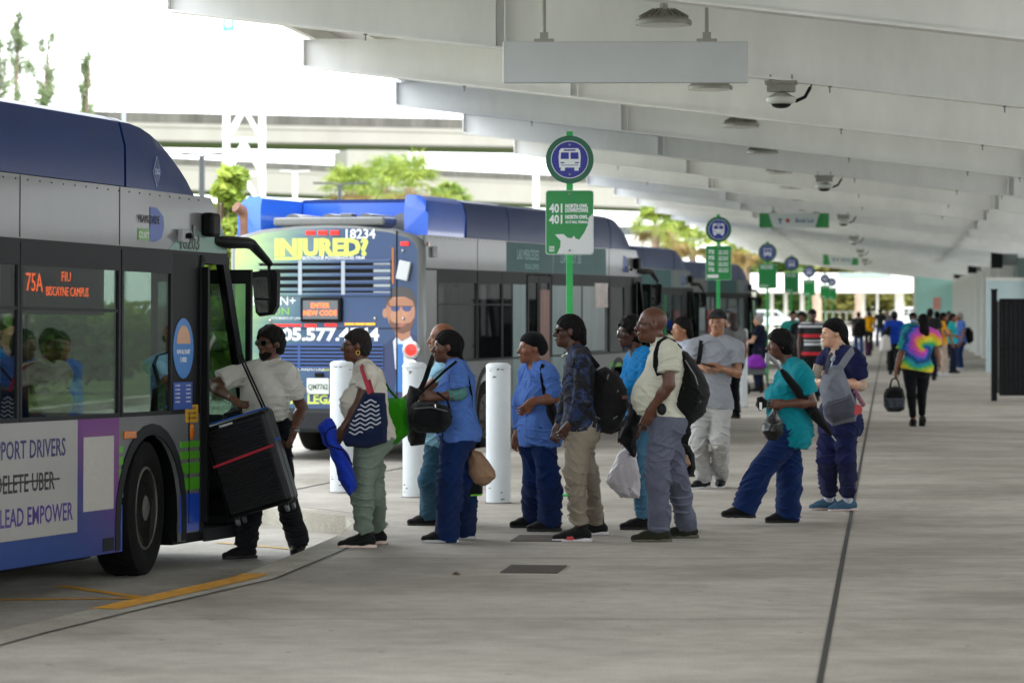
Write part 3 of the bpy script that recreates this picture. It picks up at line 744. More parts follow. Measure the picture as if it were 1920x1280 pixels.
    def leaf(px_, py_, ang, wd):
        d = thing('front_door', None, None, (px_, py_, 0), (0, 0, ang)); d.parent = o
        m = MB(); t = .045
        m.bx(0, t, -.02, .02, .42, 2.33); m.bx(wd - t, wd, -.02, .02, .42, 2.33); m.bx(t, wd - t, -.02, .02, .42, .56); m.bx(t, wd - t, -.02, .02, 2.22, 2.33); m.build('leaf_frame', M_blk, d)
        m = MB(); m.bx(t, wd - t, -.006, .006, .56, 2.22); m.build('leaf_glass', glass('door_glass', (.4, .5, .45), .03), d)
        m = MB(); m.tube([(.1, -.05, .9), (.1, -.05, 1.5)], .012, 6); m.build('grab_rail', mat('rail_yellow', '#b98d16', .4), d)
    if opened:
        leaf(-1.13, -.06, R(90), .46); leaf(-.30, -.09, R(88), .5)
    else:
        leaf(-1.1, .0, 0, .46); leaf(-.62, .0, 0, .46)
    # --- CNG tank fairing on the roof
    def sect(x, h, zb_=ZU):
        z1 = max(zb_ + .005, min(3.15, h - .12)); z2 = max(zb_ + .01, h - .055); z3 = max(zb_ + .015, h - .015)
        half = [(.0, zb_), (.004, z1), (.05, z2), (.16, z3), (.36, h)]
        return [(x, y, z) for y, z in half] + [(x, 2.6 - y, z) for y, z in half[::-1]]
    def loft(secs, nm, mtl, caps=True):
        m = MB(); n = len(secs[0]); vs = [p for s_ in secs for p in s_]
        fs = [(i * n + k, i * n + k + 1, (i + 1) * n + k + 1, (i + 1) * n + k) for i in range(len(secs) - 1) for k in range(n - 1)]
        if caps: fs += [tuple(range(n)), tuple((len(secs) - 1) * n + k for k in range(n))]
        m.add(vs, fs); return m.build(nm, mtl, o, True)
    for a, b in ((-10.3, -8.3), (-8.27, -5.6), (-5.57, -2.62)):
        loft([sect(x, 3.38, ZU + .006) for x in (a, a + .02, b - .02, b)], 'roof_fairing', M_bblue)
    H = [(-2.58, 3.38), (-2.4, 3.378), (-2.21, 3.36), (-2.03, 3.325), (-1.85, 3.275), (-1.7, 3.22), (-1.55, 3.15), (-1.43, 3.085), (-1.33, 3.015), (-1.22, 2.94), (-1.135, 2.875), (-1.06, 2.81)]
    loft([sect(x, h, ZU + .006 - (x + 2.58) * .055) for x, h in H], 'fairing_nose', M_bblue)
    for yy in (0, 1):
        secs = []
        for x in (-11.95, -11.9, -11.6, -10.3):
            h = 3.38 if x > -11.92 else 3.25
            pr = [(.02, ZU), (.012, 3.14), (.05, h - .08), (.15, h - .01), (.30, h), (.33, h - .03), (.33, ZU)]
            secs.append([(x, y if yy == 0 else 2.6 - y, z) for y, z in pr])
        m = MB(); n = 7
        m.add([p for s_ in secs for p in s_], [(i * n + k, i * n + k + 1, (i + 1) * n + k + 1, (i + 1) * n + k) for i in range(3) for k in range(n - 1)] + [tuple(range(n))]); m.build('fairing_side', mat('bus_bright_blue', '#1f5fd6', .3, coat=.5), o, True)
    m = MB(); m.bx(-10.36, -10.31, .34, 2.26, ZU, 3.33); m.build('fairing_back_panel', mat('bus_bright_blue', '#1f5fd6', .3, coat=.5), o)
    m = MB()
    for y in (.5, 1.0, 1.5, 2.0): m.tube([(-11.5, y, 3.02), (-10.4, y, 3.02)], .14, 12)
    m.build('gas_tanks', M_bwhite, o)
    # --- rear face
    rp = [(0, .62), (0, 2.7), (.04, 2.8), (.14, 2.87), (.4, 2.94), (.9, 2.995), (1.3, 3.005), (1.7, 2.995), (2.2, 2.94), (2.46, 2.87), (2.56, 2.8), (2.6, 2.7), (2.6, .62)]
    secs = []
    for x, e in ((-L + .12, 0), (-L + .05, .006), (-L + .015, .03), (-L, .075)):
        secs.append([(x, 1.3 + (y - 1.3) * (1 - e / 1.3), z if z < 1 else 1.7 + (z - 1.7) * (1 - e * .5)) for y, z in rp])
    m = MB(); n = len(rp); vs = [p for s_ in secs for p in s_]
    m.add(vs, [(i * n + k, i * n + k + 1, (i + 1) * n + k + 1, (i + 1) * n + k) for i in range(3) for k in range(n - 1)]); m.build('rear_corner', M_bwhite, o, True)
    m = MB(); m.add(secs[-1], [tuple(range(n))]); rear = m.build('rear_panel', M_rear if 'injured' in opts else M_bwhite, o)
    m = MB(); m.bx(-L - .10, -L + .3, .0, 2.6, .36, .66, .05); m.build('rear_bumper', M_gtrim, o)
    m = MB(); m.bx(-L + .02, -L + .55, .52, 2.02, 2.985, 3.09, .03); m.bx(-L + .1, -L + .3, .98, 1.14, 3.09, 3.14, .01); m.build('roof_cap', M_bwhite, o)
    # --- mirror on its arm
    if 'mirror' in opts:
        mi = thing('mirror', None, None, (0, 0, 0)); mi.parent = o
        m = MB(); m.tube([(-.86, .02, 2.54), (-.66, -.05, 2.53), (-.38, -.08, 2.535), (-.30, -.09, 2.525)], [.035, .05, .045, .042], 10); m.tube([(-.32, -.09, 2.53), (-.06, -.11, 2.42), (.02, -.12, 2.38)], [.042, .032, .026], 10); m.tube([(.0, -.12, 2.4), (.0, -.12, 2.3)], .014, 6); m.build('mirror_arm', M_blk, mi, True)
        pl = [(-.10, .17), (.085, .185), (.105, .15), (.1, -.1), (.06, -.165), (-.045, -.18), (-.075, -.15), (-.105, .12)]
        g3 = lambda u, v, h: (-.01 + h, -.10 - u, 2.15 + v)
        m = MB(); m.prism(pl, g3, -.03, .04); m.prism([(u * .8, v * .85) for u, v in pl], g3, .04, .09); m.build('housing', M_blk, mi, False)
        m = MB(); m.prism([(-.092, .155), (.055, .165), (.06, -.04), (-.088, -.035)], lambda u, v, h: g3(u, v, h - .14 * (v + .04)), -.034, -.0305); m.prism([(-.085, -.05), (.058, -.055), (.035, -.145), (-.05, -.155)], lambda u, v, h: g3(u, v, h - .2 * (v + .155)), -.034, -.0305); m.build('mirror_glass', M_mir, mi)
        m = MB(); m.bx(-1.15, -.98, -.10, .0, 2.56, 2.74, .025); m.build('side_camera', M_blk, o)
        m = MB(); m.bx(-1.62, -1.50, -.05, 0, 2.50, 2.6, .012); m.build('sensor_box', M_intw, o)
        m = MB(); m.lathe([(.02, 0), (.025, .03), (.012, .045)], 10, (-1.56, -.05, 2.55), Matrix.Rotation(R(90), 3, 'X')); m.build('sensor_lens', M_blk, o)
        m = MB(); m.bx(-1.32, -1.26, -.018, 0, 2.53, 2.64, .008); m.build('marker_lamp', M_bwhite, o)
    # --- seats, poles, dash
    m = MB()
    for x in (-3.9, -4.8, -5.7, -7.9, -8.7, -9.9, -10.8):
        for y in ((.35, .85, 1.75, 2.2) if not -7.6 < x < -6 else (1.75, 2.2)):
            m.bx(x, x + .45, y - .2, y + .2, .75, .87, .03); m.bx(x - .08, x + .04, y - .2, y + .2, .85, 1.5, .03)
    m.build('seats', M_seat, o)
    m = MB()
    for x, y in ((-2.75, .9), (-3.6, 1.7), (-4.6, .95), (-5.5, 1.7), (-6.0, .3), (-7.6, .9), (-8.6, 1.6), (-1.3, 1.35)): m.tube([(x, y, .4), (x, y, 2.55)], .018, 8)
    m.tube([(-11, .8, 2.3), (-1.5, .8, 2.3)], .016, 6); m.tube([(-11, 1.8, 2.3), (-2.5, 1.8, 2.3)], .016, 6); m.build('grab_poles', mat('steel_pole', '#8d9092', .35, .8), o)
    m = MB(); m.bx(-.75, -.2, 1.2, 2.5, .4, 1.12, .04); m.bx(-1.5, -1.1, 1.5, 2.1, .9, 1.7, .05); m.bx(-1.62, -1.58, 1.35, 2.5, .4, 1.5); m.build('dashboard', M_blk, o)
    m = MB(); m.lathe([(.2, 0), (.225, .01), (.2, .02)], 20, (-.85, 1.8, 1.12), Matrix.Rotation(R(-25), 3, 'Y')); m.build('steering_wheel', M_blk, o)
    m = MB(); m.bx(-3.05, -2.98, 1.2, 1.3, 1.25, 1.55, .01); m.build('fare_box', mat('rail_yellow', '#b98d16', .4), o)
    return o

HEAD = math.atan2(.9613, .2756)
dirv = Vector((.2756, .9613, 0))
b1 = bus('nearest city bus at left with lit 75A destination display and open front door', (-2.03, 25.12, -.15 - .105), HEAD, R(.65), '18203', ('mirror',))
b2 = bus('second city bus seen from behind, rear covered by a blue and green INJURED advert', (-1.12 + dirv.x * 12.2, 40.3 + dirv.y * 12.2, -.15), HEAD, 0, '18234', ('injured', 'mirror'))
b3 = bus('third city bus, mostly hidden behind the second, red panel by its door', (4.55, 78.2, -.15), HEAD, 0, '', ('mirror',))
b4 = bus('last city bus in the row, nose and mirror arm beside the third stop sign', (7.95, 104.5, -.15), HEAD, 0, '', ('mirror',))

# --- details of the nearest bus
b = b1
m = MB(); m.bx(-7.3, -3.42, -.004, -.0005, .47, 1.235); m.build('advert_panel', M_adw, b)
m = MB(); m.bx(-7.3, -3.42, -.004, -.0005, .29, .468); m.bx(-3.42, -2.70, -.004, -.0005, .29, 1.235); m.build('advert_border', M_grad, b)
m = MB(); m.bx(-3.32, -2.80, -.007, -.0042, .60, 1.11); m.build('blank_code_panel', mat('code_panel', '#b4b1aa', .5, var=.06, vscale=30), b)
for txt, z, mm in (('SUPPORT DRIVERS', 1.0, M_navy), ('DELETE UBER', .78, mat('dark_print', '#232427', .5)), ('LEAD EMPOWER', .56, mat('purple_print', '#45307f', .5))):
    letters(txt, .17, mm, 'advert_lettering', b, SIDE(-3.62 if 'DR' in txt else (-3.80 if 'UB' in txt else -3.50), z, -.0045), 'RIGHT', .001, .002, .9, 1.02)
m = MB(); m.bx(-4.9, -3.72, -.0075, -.0062, .838, .852); m.build('strike_line', mat('dark_print', '#232427', .5), b)
zc = [1.0, .955, .93, .86, .835, .755, .73, .64, .62]
for a, bb in ((-2.69, -2.68 + .03), (-1.60, -1.17)):
    pass
for q0, q1 in ((-2.70, -2.625), (-1.545, -1.165)):
    m = MB()
    for z0, z1 in ((.985, 1.03), (.90, .955), (.79, .87), (.67, .76)): m.bx(q0, q1, -.005, -.0005, z0, z1)
    m.build('green_stripes', M_bgreen, b)
m = MB(); m.bx(-1.545, -1.165, -.005, -.0005, .36, .64); m.bx(-2.70, -2.64, -.005, -.0005, .29, .62); m.build('blue_skirt', M_bdblue, b)
m = MB(); m.bx(-2.62, -2.42, -.022, 0, 1.08, 1.135, .006); m.build('side_marker', M_amb, b)
m = MB(); m.ball((-1.33, -.004, 1.1), (.045, .02, .06)); m.build('turn_signal', M_amb, b)
m = MB(); m.bx(-1.45, -1.20, -.005, -.0005, 1.17, 1.30); lb = m.build('caution_sticker', mat('yellow_sticker', '#c99a17', .5), b)
for k in range(3): letters('CAUTION' if k == 0 else 'STEP DOWN', .03, M_blk, 'sticker_lettering', b, SIDE(-1.325, 1.265 - .037 * k, -.0055), 'CENTER', .0004)
m = MB(); m.bx(-1.385, -1.375, -.008, 0, .42, 1.235); m.build('panel_gap', M_blk, b)
m = MB(); m.bx(-2.98, -2.80, -.012, 0, .31, .40, .004); m.build('grille_patch', M_gtrim, b)
# stickers on the door window
m = MB(); m.prism([(-1.50 + .20 * math.cos(R(15 * k)), 1.72 + .20 * math.sin(R(15 * k)) * 1.12) for k in range(24)], lambda u, v, h: (u, -h, v), .002, .006); st = m.build('payment_sticker', mat('sticker_blue', '#1d70b8', .4), b)
m = MB(); m.prism([(-1.50 + .135 * math.cos(R(15 * k)), 1.755 + .135 * math.sin(R(15 * k))) for k in range(13)], lambda u, v, h: (u, -h, v), .0065, .008); m.build('sticker_picture', mat('sticker_tan', '#c99a78', .5), b)
letters('NOW ALL PLANET', .045, M_prw, 'sticker_lettering', b, SIDE(-1.5, 1.68, -.0068), 'CENTER', .0005, .001, .7); letters('5 HERE', .05, M_prw, 'sticker_lettering', b, SIDE(-1.5, 1.62, -.0068), 'CENTER', .0005, .001, .8)
m = MB(); m.bx(-1.69, -1.32, -.006, -.002, 1.27, 1.47); m.build('notice_sticker', mat('sticker_navy', '#17479c', .4), b)
for k in range(5):
    for xx in (-1.61, -1.40): letters('NO SMOKING', .018, M_prw, 'sticker_lettering', b, SIDE(xx, 1.44 - .03 * k, -.0064), 'CENTER', .0004, 0, .8)
# destination display inside the first window
m = MB(); m.bx(-4.22, -2.9, .03, .2, 1.95, 2.31); m.build('destination_display', M_blk, b)
letters('75A', .175, M_led, 'led_lettering', b, SIDE(-4.2, 2.10, .028), 'LEFT', .001, .0, fit=.26); letters('FIU', .095, M_led, 'led_lettering', b, SIDE(-3.55, 2.175, .028), 'CENTER', .001, .0, fit=.15); letters('BISCAYNE CAMPUS', .09, M_led, 'led_lettering', b, SIDE(-3.88, 2.075, .028), 'LEFT', .001, .0, fit=.70)
# logo, fleet number, gas diamond
letters('MIAMI-DADE', .085, mat('logo_grey', '#2c3032', .5), 'logo_lettering', b, SIDE(-2.38, 2.62, -.0075), 'LEFT', .001, .0, fit=.40)
m = MB(); m.prism([(-2.15, 2.74), (-2.02, 2.74), (-1.90, 2.68), (-1.88, 2.60), (-1.93, 2.52), (-2.05, 2.49), (-2.15, 2.49)], lambda u, v, h: (u, -h, v), .0005, .004); m.build('logo_swoosh', mat('logo_blue', '#3d5aa5', .4), b)
m = MB(); m.bx(-2.37, -2.155, -.004, -.0005, 2.495, 2.58); m.build('logo_green', mat('logo_green', '#5a9440', .4), b)
letters('COUNTY', .07, M_prw, 'logo_lettering', b, SIDE(-2.355, 2.51, -.0045), 'LEFT', .001, .0, fit=.185)
letters('18203', .155, mat('fleet_number', '#1c2122', .4), 'fleet_number', b, SIDE(-1.60, 2.457, -.0065), 'LEFT', .001, .002, fit=.38)
m = MB(); m.prism([(-1.78, 2.446), (-.615, 2.446), (-.665, 2.58), (-.77, 2.66), (-1.1, 2.60), (-1.5, 2.585)], lambda u, v, h: (u, -h, v), .0005, .003); m.build('mint_swash', mat('mint_print', '#6d9384', .4), b)
m = MB(); dm = [(-2.02, 3.0, .112, .075), (-2.02, 3.0, .1, .066)]
for (cx, cz, hz, wx_), hh in zip(dm, (.003, .005)):
    m.cur = 0 if hh < .004 else 1
    m.prism([(cx, cz - hz), (cx + wx_, cz), (cx, cz + hz), (cx - wx_, cz)], lambda u, v, h: (u, -h, v), .0, hh)
m.build('gas_diamond', [mat('pale_blue_print', '#9fb0cf', .4), M_bblue], b)
letters('CNG', .06, mat('pale_blue_print', '#9fb0cf', .4), 'gas_lettering', b, SIDE(-2.02, 2.98, -.0055), 'CENTER', .001, .002, .7)

# --- rear advert and lamps of the second bus
b = b2
def ry(px): return (795 - px) / 143.5
def rz_(py): return 1.92 + (580 - py) / 149
def rtext(s, px, py, hpx, m_, al='LEFT', bold=.0, sq=1.0, dx=0, px2=None): return letters(s, hpx / 149 / .72, m_, 'advert_lettering', b, REAR(ry(px), rz_(py), -12.2 - .002 - dx), al, .001, bold, sq, fit=(px2 - px) / 143.5 if px2 else None)
rtext('INJURED?', 509, 477, 31, M_lime, 'LEFT', .016, px2=690)
m = MB(); m.bx(-12.206, -12.201, ry(556), ry(510), rz_(487), rz_(481)); m.build('advert_underline', M_lime, b)
rtext('BOUTIQUE POWERHOUSE FIRM', 564, 485.5, 6, M_prw, 'LEFT', .001, px2=683)
rtext('18234', 643, 446, 18, M_prw, 'LEFT', .004, px2=700)
rtext('305.577.4544', 506, 638, 23, M_prw, 'LEFT', .009, dx=.004, px2=711)
rtext('N+', 519, 572, 18, M_prw, 'LEFT', .0, 1.0); rtext('SIMON', 470, 590, 14, mat('lime_green_print', '#7fb544', .5), 'LEFT', .0, 1.2); rtext('ATTORNEYS AT LAW', 503, 599, 5, M_prw, 'LEFT', .0, .9); rtext('IN', 466, 572, 18, M_prw)
rtext('LL AVENTURA', 550, 696, 7, M_prw, 'LEFT', .001, .95); rtext('305', 602, 696, 7, M_lime, 'LEFT', .001); rtext('A', 541, 758, 17, M_lime, 'LEFT', .006, 1.1); rtext('LEGALE', 573, 758, 17, M_lime, 'LEFT', .006, 1.02)
for q0, q1, q2, q3 in ((571, 588, 431, 439), (595, 612, 431, 439), (618, 635, 431, 439), (753, 768, 453, 460)): m = MB(); m.bx(-12.225, -12.2, ry(q1), ry(q0), rz_(q3), rz_(q2), .004); m.build('rear_lamp', M_redon, b)
m = MB(); m.bx(-12.215, -12.2, ry(562), ry(505), rz_(612), rz_(608)); m.bx(-12.215, -12.2, ry(591), ry(569), rz_(613), rz_(608)); m.bx(-12.215, -12.2, ry(630), ry(608), rz_(612), rz_(607)); m.build('brake_light_bar', M_redon, b)
m = MB()
for k in range(3): m.bx(-12.215, -12.2, ry(664 + k * 20), ry(646 + k * 20), rz_(609.5), rz_(605.5))
m.build('amber_light_bar', M_ambon, b)
# engine grille: dark slots between louvres
m = MB(); m.bx(-12.204, -12.2005, ry(733), ry(480), rz_(550), rz_(488)); gr = m.build('grille', M_blk, b)
m = MB()
for py in (488.5, 500, 514, 528, 541.5, 551): m.bx(-12.225, -12.204, ry(735), ry(478), rz_(py + 4), rz_(py - 2.6), .008)
m.build('louvres', M_rear, gr)
m = MB()
for py in (493, 507, 521, 534.5, 547):
    m.bx(-12.21, -12.204, ry(733), ry(701), rz_(py + 3), rz_(py - 3))
m.build('grille_tabs', mat('grille_grey', '#9fa9b3', .4), gr)
for px in (557, 640): m = MB(); m.bx(-12.228, -12.204, ry(px + 7), ry(px), rz_(552), rz_(488)); m.build('grille_bar', mat('grille_grey', '#9fa9b3', .4), gr)
m = MB(); m.bx(-12.204, -12.2005, ry(718), ry(510), rz_(690), rz_(646)); g2_ = m.build('lower_grille', M_gtrim, b)
m = MB()
for k in range(7): m.bx(-12.218, -12.204, ry(720), ry(508), rz_(649 + k * 7), rz_(645.5 + k * 7))
m.bx(-12.22, -12.204, ry(560), ry(556), rz_(690), rz_(645)); m.bx(-12.22, -12.204, ry(684), ry(680), rz_(690), rz_(645)); m.build('lower_louvres', mat('advert_blue', '#2c4c86', .4), g2_)
m = MB(); m.bx(-12.26, -12.2, ry(642), ry(562), rz_(604), rz_(557), .02); sg = m.build('rear_display', M_blk, b)
m = MB(); m.bx(-12.262, -12.2602, ry(635), ry(568), rz_(598), rz_(563)); m.build('display_face', mat('display_face', '#5d6266', .4), sg)
rtext('ENTER', 601, 577, 9.5, M_led, 'CENTER', .0, .95, .062); rtext('NEW CODE', 601, 591, 9.5, M_led, 'CENTER', .0, .95, .062)
# printed portrait on the right of the advert (flat print)
def rpoly(pts, name, mtl, lay):
    m = MB(); m.prism([(ry(x), rz_(y)) for x, y in pts], lambda u, v, h: (-12.2 - h, u, v), .0005, .001 + lay * .0006); return m.build(name, mtl, b)
def oval(cx, cy, rx, ryy, n=20, a0=0, a1=360): return [(cx + rx * math.cos(R(a0 + (a1 - a0) * k / n)), cy + ryy * math.sin(R(a0 + (a1 - a0) * k / n))) for k in range(n)]
rpoly([(712, 745), (716, 655), (728, 640), (745, 628), (775, 626), (784, 632), (784, 745)], 'portrait_suit', mat('print_suit', '#22305a', .4), 1)
rpoly([(738, 640), (746, 628), (770, 628), (776, 638), (768, 690), (756, 720), (742, 690)], 'portrait_shirt', mat('print_shirt', '#c6cfe0', .4), 2)
rpoly([(747, 645), (757, 645), (760, 735), (742, 735)], 'portrait_tie', mat('print_tie', '#2f6fb5', .4), 3)
rpoly([(740, 600), (772, 600), (770, 632), (755, 640), (743, 630)], 'portrait_neck', mat('print_skin_dark', '#a5745a', .5), 4)
rpoly(oval(753, 584, 27, 39, 24), 'portrait_face', mat('print_skin', '#b08066', .5, var=.18, vscale=5), 5)
rpoly(oval(723, 587, 5, 9, 12), 'portrait_ear', mat('print_skin', '#b08066', .5, var=.18, vscale=5), 5)
rpoly([(724, 575), (727, 552), (738, 539), (758, 536), (776, 545), (781, 562), (780, 578), (775, 563), (760, 556), (738, 557), (729, 566)], 'portrait_hair', mat('print_hair', '#4a4748', .6), 6)
rpoly([(730, 596), (733, 612), (742, 622), (757, 626), (770, 620), (777, 606), (778, 596), (772, 604), (760, 607), (745, 606), (735, 603)], 'portrait_beard', mat('print_beard', '#6d4c3f', .6), 6)
for cx in (742.5, 764.5): rpoly([(cx - 9, 574.5), (cx + 9, 574.5), (cx + 8, 581), (cx + 3, 584), (cx - 3, 584), (cx - 8, 581)], 'portrait_glasses', mat('print_lens', '#434a7c', .3), 7)
rpoly([(731, 573.4), (777, 573.4), (777, 575.2), (731, 575.2)], 'portrait_glasses_bar', mat('print_hair', '#4a4748', .6), 8)
rpoly([(728, 566), (741, 560), (770, 560), (779, 566), (779, 573), (728, 573)], 'portrait_forehead_shade', mat('print_skin_dark', '#a5745a', .5), 6)
rpoly([(725, 570), (731, 566), (733, 590), (737, 606), (731, 600), (726, 588)], 'portrait_cheek', mat('print_skin_dark', '#a5745a', .5), 6)
rpoly([(744, 609), (754, 607), (764, 609), (754, 613)], 'portrait_mouth', mat('print_lips', '#a5605a', .5), 7)
rpoly([(750, 583), (755, 583), (758, 599), (748, 599)], 'portrait_nose', mat('print_nose', '#b57f62', .5), 6)
Rr = Matrix.Rotation(R(-90), 3, 'Y')
for i, py in enumerate((656, 691, 726)):
    m = MB(); m.lathe([(.115, 0), (.115, .02), (.085, .03), (.082, .02)], 28, (-12.2, ry(773), rz_(py)), Rr); tl = m.build('tail_light', M_chr, b, True)
    m = MB(); m.lathe([(.08, .012), (.075, .026), (.0, .032)], 24, (-12.2, ry(773), rz_(py)), Rr); m.build('lens', M_redon if i == 0 else (M_amb if i == 1 else M_prw), tl, True)
m = MB(); m.bx(-12.212, -12.2, ry(740), ry(736), rz_(532), rz_(464)); m.build('orange_reflector', mat('orange_strip', '#a8642a', .4), b)
m = MB(); m.bx(-12.206, -12.2, ry(746.5), ry(744), rz_(760), rz_(432)); m.bx(-12.206, -12.2, ry(752), ry(500), rz_(616.5), rz_(615)); m.build('panel_gap', M_blk, b)
m = MB(); m.box((-12.24, ry(760), rz_(507)), (.06, .155, .24), Matrix.Rotation(R(12), 3, 'X'), bev=.012); m.build('access_flap', mat('flap_white', '#c4c8cb', .4), b)
m = MB(); m.bx(-12.26, -12.2, ry(618), ry(575), rz_(740), rz_(710), .006); pl_ = m.build('licence_plate', mat('plate_white', '#c5ccc4', .4), b)
letters('QM7762', .095, mat('plate_green', '#47524c', .5), 'plate_lettering', b, REAR(ry(597), rz_(731), -12.262), 'CENTER', .001, .002, .8)
m = MB(); m.bx(-12.25, -12.2, ry(605), ry(590), rz_(708), rz_(700), .004); m.build('plate_lamp', M_blk, b)
m = MB()
for px, py in ((757, 470), (758, 597), (704, 597), (502, 601)): m.ball((-12.205, ry(px), rz_(py)), .022)
m.build('rivets', M_chr, b)
m = MB(); m.tube([(-11.9, 2.5, 2.85), (-11.9, 2.5, 3.08), (-11.93, 2.52, 3.18), (-12.03, 2.58, 3.24)], [.075, .075, .075, .07], 14); m.build('exhaust_pipe', mat('rusty_pipe', '#7a5a48', .7, .3, var=.2), b, True)
# kerb side of the second bus
m = MB(); m.bx(-11.85, -11.72, -.05, 0, 2.58, 2.72, .02); m.build('sensor_box', M_intw, b)
m = MB(); m.bx(-12.02, -11.98, -.015, 0, 2.72, 2.77); m.build('side_marker', M_red, b)
for x0, x1 in ((-8.4, -6.0), (-5.95, -2.9)):
    m = MB(); m.bx(x0, x1, -.004, -.0005, 2.445, 2.85); m.build('side_advert', M_tealad, b)
letters('LAS MERCEDES', .2, mat('pale_teal_print', '#7fb0ae', .4), 'advert_lettering', b, SIDE(-7.9, 2.62, -.0045), 'LEFT', .001, 0, .85); letters('MEDICAL CENTERS', .1, mat('pale_teal_print', '#7fb0ae', .4), 'advert_lettering', b, SIDE(-7.5, 2.49, -.0045), 'LEFT', .001, 0, .85)
letters('LLAME HOY 305', .2, mat('pale_teal_print', '#7fb0ae', .4), 'advert_lettering', b, SIDE(-5.6, 2.6, -.0045), 'LEFT', .001, 0, .85)
for q0, q1 in ((-8.1, -7.42), (-6.05, -5.4)): m = MB(); m.bx(q0, q1, -.004, -.0006, .36, 2.42); m.build('window_wrap', mat('wrap_teal_grey', '#6b8486', .4, var=.2, vscale=3, stretch=(2, 1, .4)), b)
m = MB(); m.bx(-6.7, -6.2, -.007, -.0045, .6, 2.2); m.build('door_wrap', mat('wrap_rust', '#7c4a33', .45, var=.35, vscale=2.5, stretch=(3, 1, .7)), b)
m = MB(); m.bx(-5.4, -3.0, -.004, -.0006, 1.3, 2.42); m.build('window_wrap', mat('wrap_grey', '#73807f', .4, var=.2, vscale=2, stretch=(2, 1, .4)), b)
m = MB(); m.bx(-3.6, -2.8, -.008, -.0045, 1.95, 2.32); m.build('side_display', mat('side_display', '#a8948a', .3, var=.5, vscale=4), b)
for q0, q1, q2 in ((-11.7, -10.05, .92), (-2.69, -1.17, 1.03)): m = MB(); m.bx(q0, q1, -.004, -.0006, q2, 1.1); m.build('green_stripes', M_bgreen, b)
m = MB(); m.bx(-1.6, -1.17, -.005, -.0005, .36, .9); m.build('blue_skirt', M_bdblue, b)
for bb in (b2, b3, b4):
    m = MB(); m.prism([(-1.8, 2.76), (-1.62, 2.76), (-1.5, 2.66), (-1.55, 2.5), (-1.8, 2.5)], lambda u, v, h: (u, -h, v), .0005, .004); m.build('logo_swoosh', mat('logo_blue', '#3d5aa5', .4), bb)
    m = MB(); m.bx(-.93, -.85, -.02, 0, 2.62, 2.68); m.build('side_marker', mat('lit_amber', '#ff9a1a'), bb)
    if bb is not b2:
        m = MB(); m.bx(-7.2, -2.9, -.004, -.0005, 2.45, 2.84); m.build('side_advert', M_tealad, bb)
m = MB(); m.bx(-.9, -.2, -.45, -.42, .6, 1.9); m.build('red_notice_panel', mat('red_panel', '#8f2418', .5, var=.2), b3)
# ---------------------------------------------------------------- trees, palms, overpasses, mast, lamps, far building, cars
def raw_mesh(name, V_, Fq, mats, mi=None, parent=None, smooth=False, loc=None):
    """fast mesh from numpy arrays (quads)"""
    me = bpy.data.meshes.new(name); n, f = len(V_), len(Fq)
    me.vertices.add(n); me.vertices.foreach_set('co', np.asarray(V_, np.float32).ravel())
    me.loops.add(f * 4); me.loops.foreach_set('vertex_index', np.asarray(Fq, np.int32).ravel())
    me.polygons.add(f); me.polygons.foreach_set('loop_start', np.arange(0, f * 4, 4, dtype=np.int32)); me.polygons.foreach_set('loop_total', np.full(f, 4, np.int32))
    for m_ in (mats if isinstance(mats, (list, tuple)) else [mats]): me.materials.append(m_)
    if mi is not None: me.polygons.foreach_set('material_index', np.asarray(mi, np.int32))
    if smooth: me.polygons.foreach_set('use_smooth', np.ones(f, bool))
    me.update(calc_edges=True); me.validate()
    o = bpy.data.objects.new(name, me); C.objects.link(o)
    if parent: o.parent = parent
    if loc is not None: o.location = loc
    return o
def leaf_mat(name, a, b_, t=.35):
    k = NT(name, .6); n = k.n('TexNoise', Scale=1.1, Detail=3.0); k.l(k.tc.outputs['Object'], n.inputs['Vector'])
    c = k.ramp(n.outputs['Fac'], [(.3, a), (.7, b_)]); k.l(c, k.b.inputs['Base Color'])
    tr = k.n('BsdfTranslucent'); k.l(c, tr.inputs[0]); mx = k.n('MixShader'); mx.inputs[0].default_value = t
    out = k.t.nodes['Material Output']; k.l(k.b.outputs[0], mx.inputs[1]); k.l(tr.outputs[0], mx.inputs[2]); k.l(mx.outputs[0], out.inputs[0])
    return k.m
M_leaf = leaf_mat('leaf_green', '#3f5f1e', '#7f9a3a'); M_leafy = leaf_mat('leaf_yellow_green', '#5f7f24', '#a3b04a'); M_cas = leaf_mat('needle_green', '#5c6f48', '#8c9a72')
M_palm = leaf_mat('palm_green', '#56762a', '#a0ab48'); M_palmdry = leaf_mat('palm_dry', '#7d6a3c', '#a58e58'); M_olive = leaf_mat('leaf_olive', '#4f5524', '#8a8440'); M_dark = leaf_mat('leaf_dark', '#2c471b', '#58752c')
M_bark = mat('bark', '#6f6252', .9, var=.3, vscale=6, bump=.5, bscale=12); M_trunk = mat('palm_trunk', '#9c8877', .9, var=.25, vscale=5, bump=.5, bscale=10)
def leaves(blobs, n, size, seed, aspect=.45):
    r = np.random.default_rng(seed); pts = []
    for (c, rad, wgt) in blobs:
        k = int(n * wgt); d = r.normal(size=(k, 3)); d /= np.linalg.norm(d, axis=1)[:, None]
        rr = r.random(k)[:, None] ** .45; pts.append(np.array(c) + d * rr * np.array(rad))
    p = np.concatenate(pts); k = len(p)
    u = r.normal(size=(k, 3)); u[:, 2] *= .6; u /= np.linalg.norm(u, axis=1)[:, None]
    v = np.cross(u, r.normal(size=(k, 3))); v /= np.linalg.norm(v, axis=1)[:, None]
    s = size * (.6 + .8 * r.random(k))[:, None]
    V_ = np.stack([p - u * s, p + v * s * aspect, p + u * s, p - v * s * aspect], 1).reshape(-1, 3)
    return V_, np.arange(k * 4).reshape(-1, 4)
